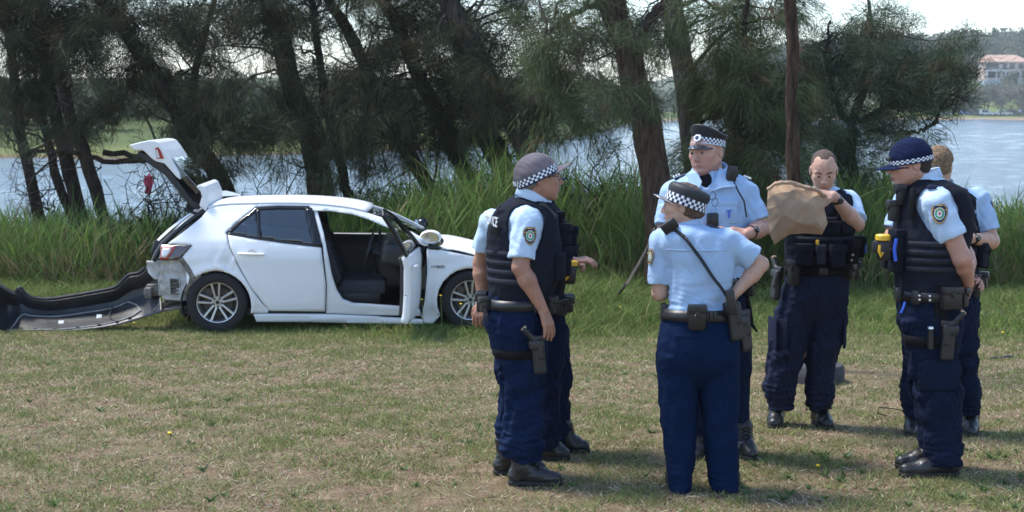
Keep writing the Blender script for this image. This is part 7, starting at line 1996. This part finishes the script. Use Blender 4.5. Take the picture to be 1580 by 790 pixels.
    gear(near, p(0, 570, 0)[2], -88, (.20, .02, .17), grow=.0, bev=.012).build('cargo_pocket', NAVY_D, A.o)
    mb = MB(); mb.box(p(1509, 441, .02), (.018, .03, .13), rotm(0, .12, 0), bev=.005); mb.build('pen_light', GUN, A.o)
    boot(A, p(1481, 733, -.06), p(1386, 729, -.08), .14, 1.0); boot(A, p(1462, 717, .14), p(1380, 712, .12), .14, 1.0)
officer_navy_cap()

# ------------------------------------------------------------------ 7: sandy-haired officer behind him
def officer_sandy():
    A = Person('sandy-haired officer standing behind the navy-capped one, looking away', (1452, 668))
    p = A.p
    tor = A.rows([(284, 1432, 1472, .0, .085), (297, 1400, 1508, .0, .14), (325, 1396, 1512, .0, .165), (360, 1400, 1508, -.01, .175), (395, 1402, 1506, -.01, .17), (425, 1404, 1504, 0, .165)])
    shR, shL = p(1396, 312, .0), p(1508, 308, .0)
    elR, wrR = p(1376, 364, -.05), p(1420, 372, -.26); elL, wrL = p(1530, 372, -.06), p(1497, 368, -.24)
    hc = p(1449, 257, .0); R = head_R(58, 6)
    b = SDF(); head_prims(b, hc, R, 1.0, .003); b.cone(hc + R @ np.array([-.03, 0, -.06]), p(1452, 305, .02), .058, .07, .03)
    b.loft(tor, .03, grow=-.045); b.cone(shR, shL, .05, .05, .03); arm(b, shL, elL, wrL, 1.05); arm(b, shR, elR, wrR, 1.0)
    hand(b, wrL, (-1, -.1, .1), (0, -1, .2), 1.0, .5, -1); hand(b, wrR, (1, -.1, .1), (0, -1, .2), 1.0, .5, 1)
    b.cone(p(1420, 450, 0), p(1406, 655, 0), .05, .028, .03); b.cone(p(1485, 450, 0), p(1497, 655, 0), .05, .028, .03)
    A.add('body', b.mesh(.006, (hc - .16, hc + .16, .0045)), SKIN_C); eyes(A, hc, R); hair(A, hc, R, HAIR_Y, 1.0, .009, .075, -.035, .0045, 170, h=.004)
    s = SDF(); s.loft(tor, .03, grow=-.014); s.cone(shR, shL, .066, .066, .04); hR, dR = sleeve(s, shR, elR, .82, .074, .070); hL, dL = sleeve(s, shL, elL, .76, .076, .074)
    s.post = lambda X, Y, Z: .0065 * fold(X, Y, Z, 36, (1, 1, .6), 2.2); sh = A.add('shirt', s.mesh(.008), SHIRT)
    patch(A, sh, shL + dL * .06 + (.072, -.026, .01), (.93, -.3, .2), (.2, 0, 1), .085, .066); patch(A, sh, shR + (-.034, -.072, -.02), (-.4, -.9, .1), (0, 0, 1), .085, .066)
    collar(A, p(1452, 287, .0), .062, .036, 270, SHIRT, 35)
    vr = A.rows([(287, 1424, 1480, .0, .10), (299, 1406, 1502, .0, .145), (325, 1404, 1504, .0, .17), (360, 1402, 1508, -.01, .18), (400, 1402, 1508, -.01, .18), (424, 1403, 1505, 0, .175)])
    vest_of(A, vr, [(shR, elR + (-.15, 0, 0)), (shL, elL + (.15, 0, 0))], armr=.088, webs=[p(0, y, 0)[2] for y in (350, 365, 380, 395)], web_arc=(-160, -20))
    radio_mic(A, p(1484, 300, -.15), rotm(0, .3, .3)); MB().tube([p(1490, 312, -.15), p(1500, 335, -.17), p(1507, 356, -.18)], .006, 6).build('radio_cord', GUN, A.o)
    for y, a, sz in ((390, -35, (.08, .06, .15)), (395, -10, (.08, .06, .14)), (392, -65, (.09, .05, .12))): gear(vr, p(0, y, 0)[2], a, sz, bev=.012).build('utility_pouch', VEST, A.o)
    watch(A, wrL + (elL - wrL) * .12, elL - wrL, .033)
    hips = A.rows([(412, 1404, 1504, 0, .165), (435, 1402, 1506, 0, .17), (465, 1398, 1508, 0, .165), (500, 1396, 1508, 0, .13)])
    l1 = A.rows([(470, 1398, 1450, 0, .12), (520, 1396, 1446, 0, .11), (570, 1394, 1436, 0, .10), (610, 1391, 1428, 0, .10), (642, 1397, 1422, 0, .08)])
    l2 = A.rows([(470, 1452, 1508, 0, .12), (520, 1464, 1507, 0, .11), (570, 1476, 1506, 0, .095), (610, 1482, 1511, 0, .095), (638, 1484, 1508, 0, .08)])
    trousers(A, hips, [l1, l2], NAVY_D, bunch=.013); belt(A, hips, p(0, 430, 0)[2])
    for a in (-110, -60, -20): gear(hips, p(0, 430, 0)[2], a, (.07, .05, .1), grow=.012).build('belt_pouch', LEATHER, A.o)
    boot(A, p(1410, 664, .10), p(1405, 674, -.17), .17); boot(A, p(1496, 664, .10), p(1499, 676, -.17), .17)
officer_sandy()

# ------------------------------------------------------------------ dandelions and fallen yellow leaves
M_FLOWER = mat('dandelion yellow', (0.80, 0.55, 0.02), .7)
def flower(px, py, h, dep=None):
    g = G(px, py) if dep is None else np.array([P(px, py, dep)[0], dep, float(T(P(px, py, dep)[0], dep))])
    o = empty('dandelion', g); tag(o, 'small yellow dandelion flower standing in the grass', 'flower', 'yellow dandelions in the grass')
    MB().tube([(0, 0, -.01), (.01, 0, h * .5), (0, .0, h)], .003, 5).build('stem', mat('flower stem', (.12, .2, .05), .7) if 'flower stem' not in bpy.data.materials else bpy.data.materials['flower stem'], o)
    mb = MB(); mb.lathe([(.001, .008), (.008, .008), (.014, .003), (.010, -.004), (.002, -.007)], 10, c=(0, 0, h)); mb.build('flower_head', M_FLOWER, o)
for a in ((207, 505, .05), (196, 508, .03), (173, 506, .03), (680, 456, .0), (711, 469, 0), (983, 500, .12), (957, 496, .16), (651, 462, 0), (830, 500, .05), (1547, 522, .06), (262, 673, .02), (1262, 724, .02)):
    if a[2] == 0: 
        q = P(a[0], a[1], 14.35); flower(a[0], a[1], max(.08, q[2] - float(T(q[0], 14.35))), 14.35)
    else: flower(*a)
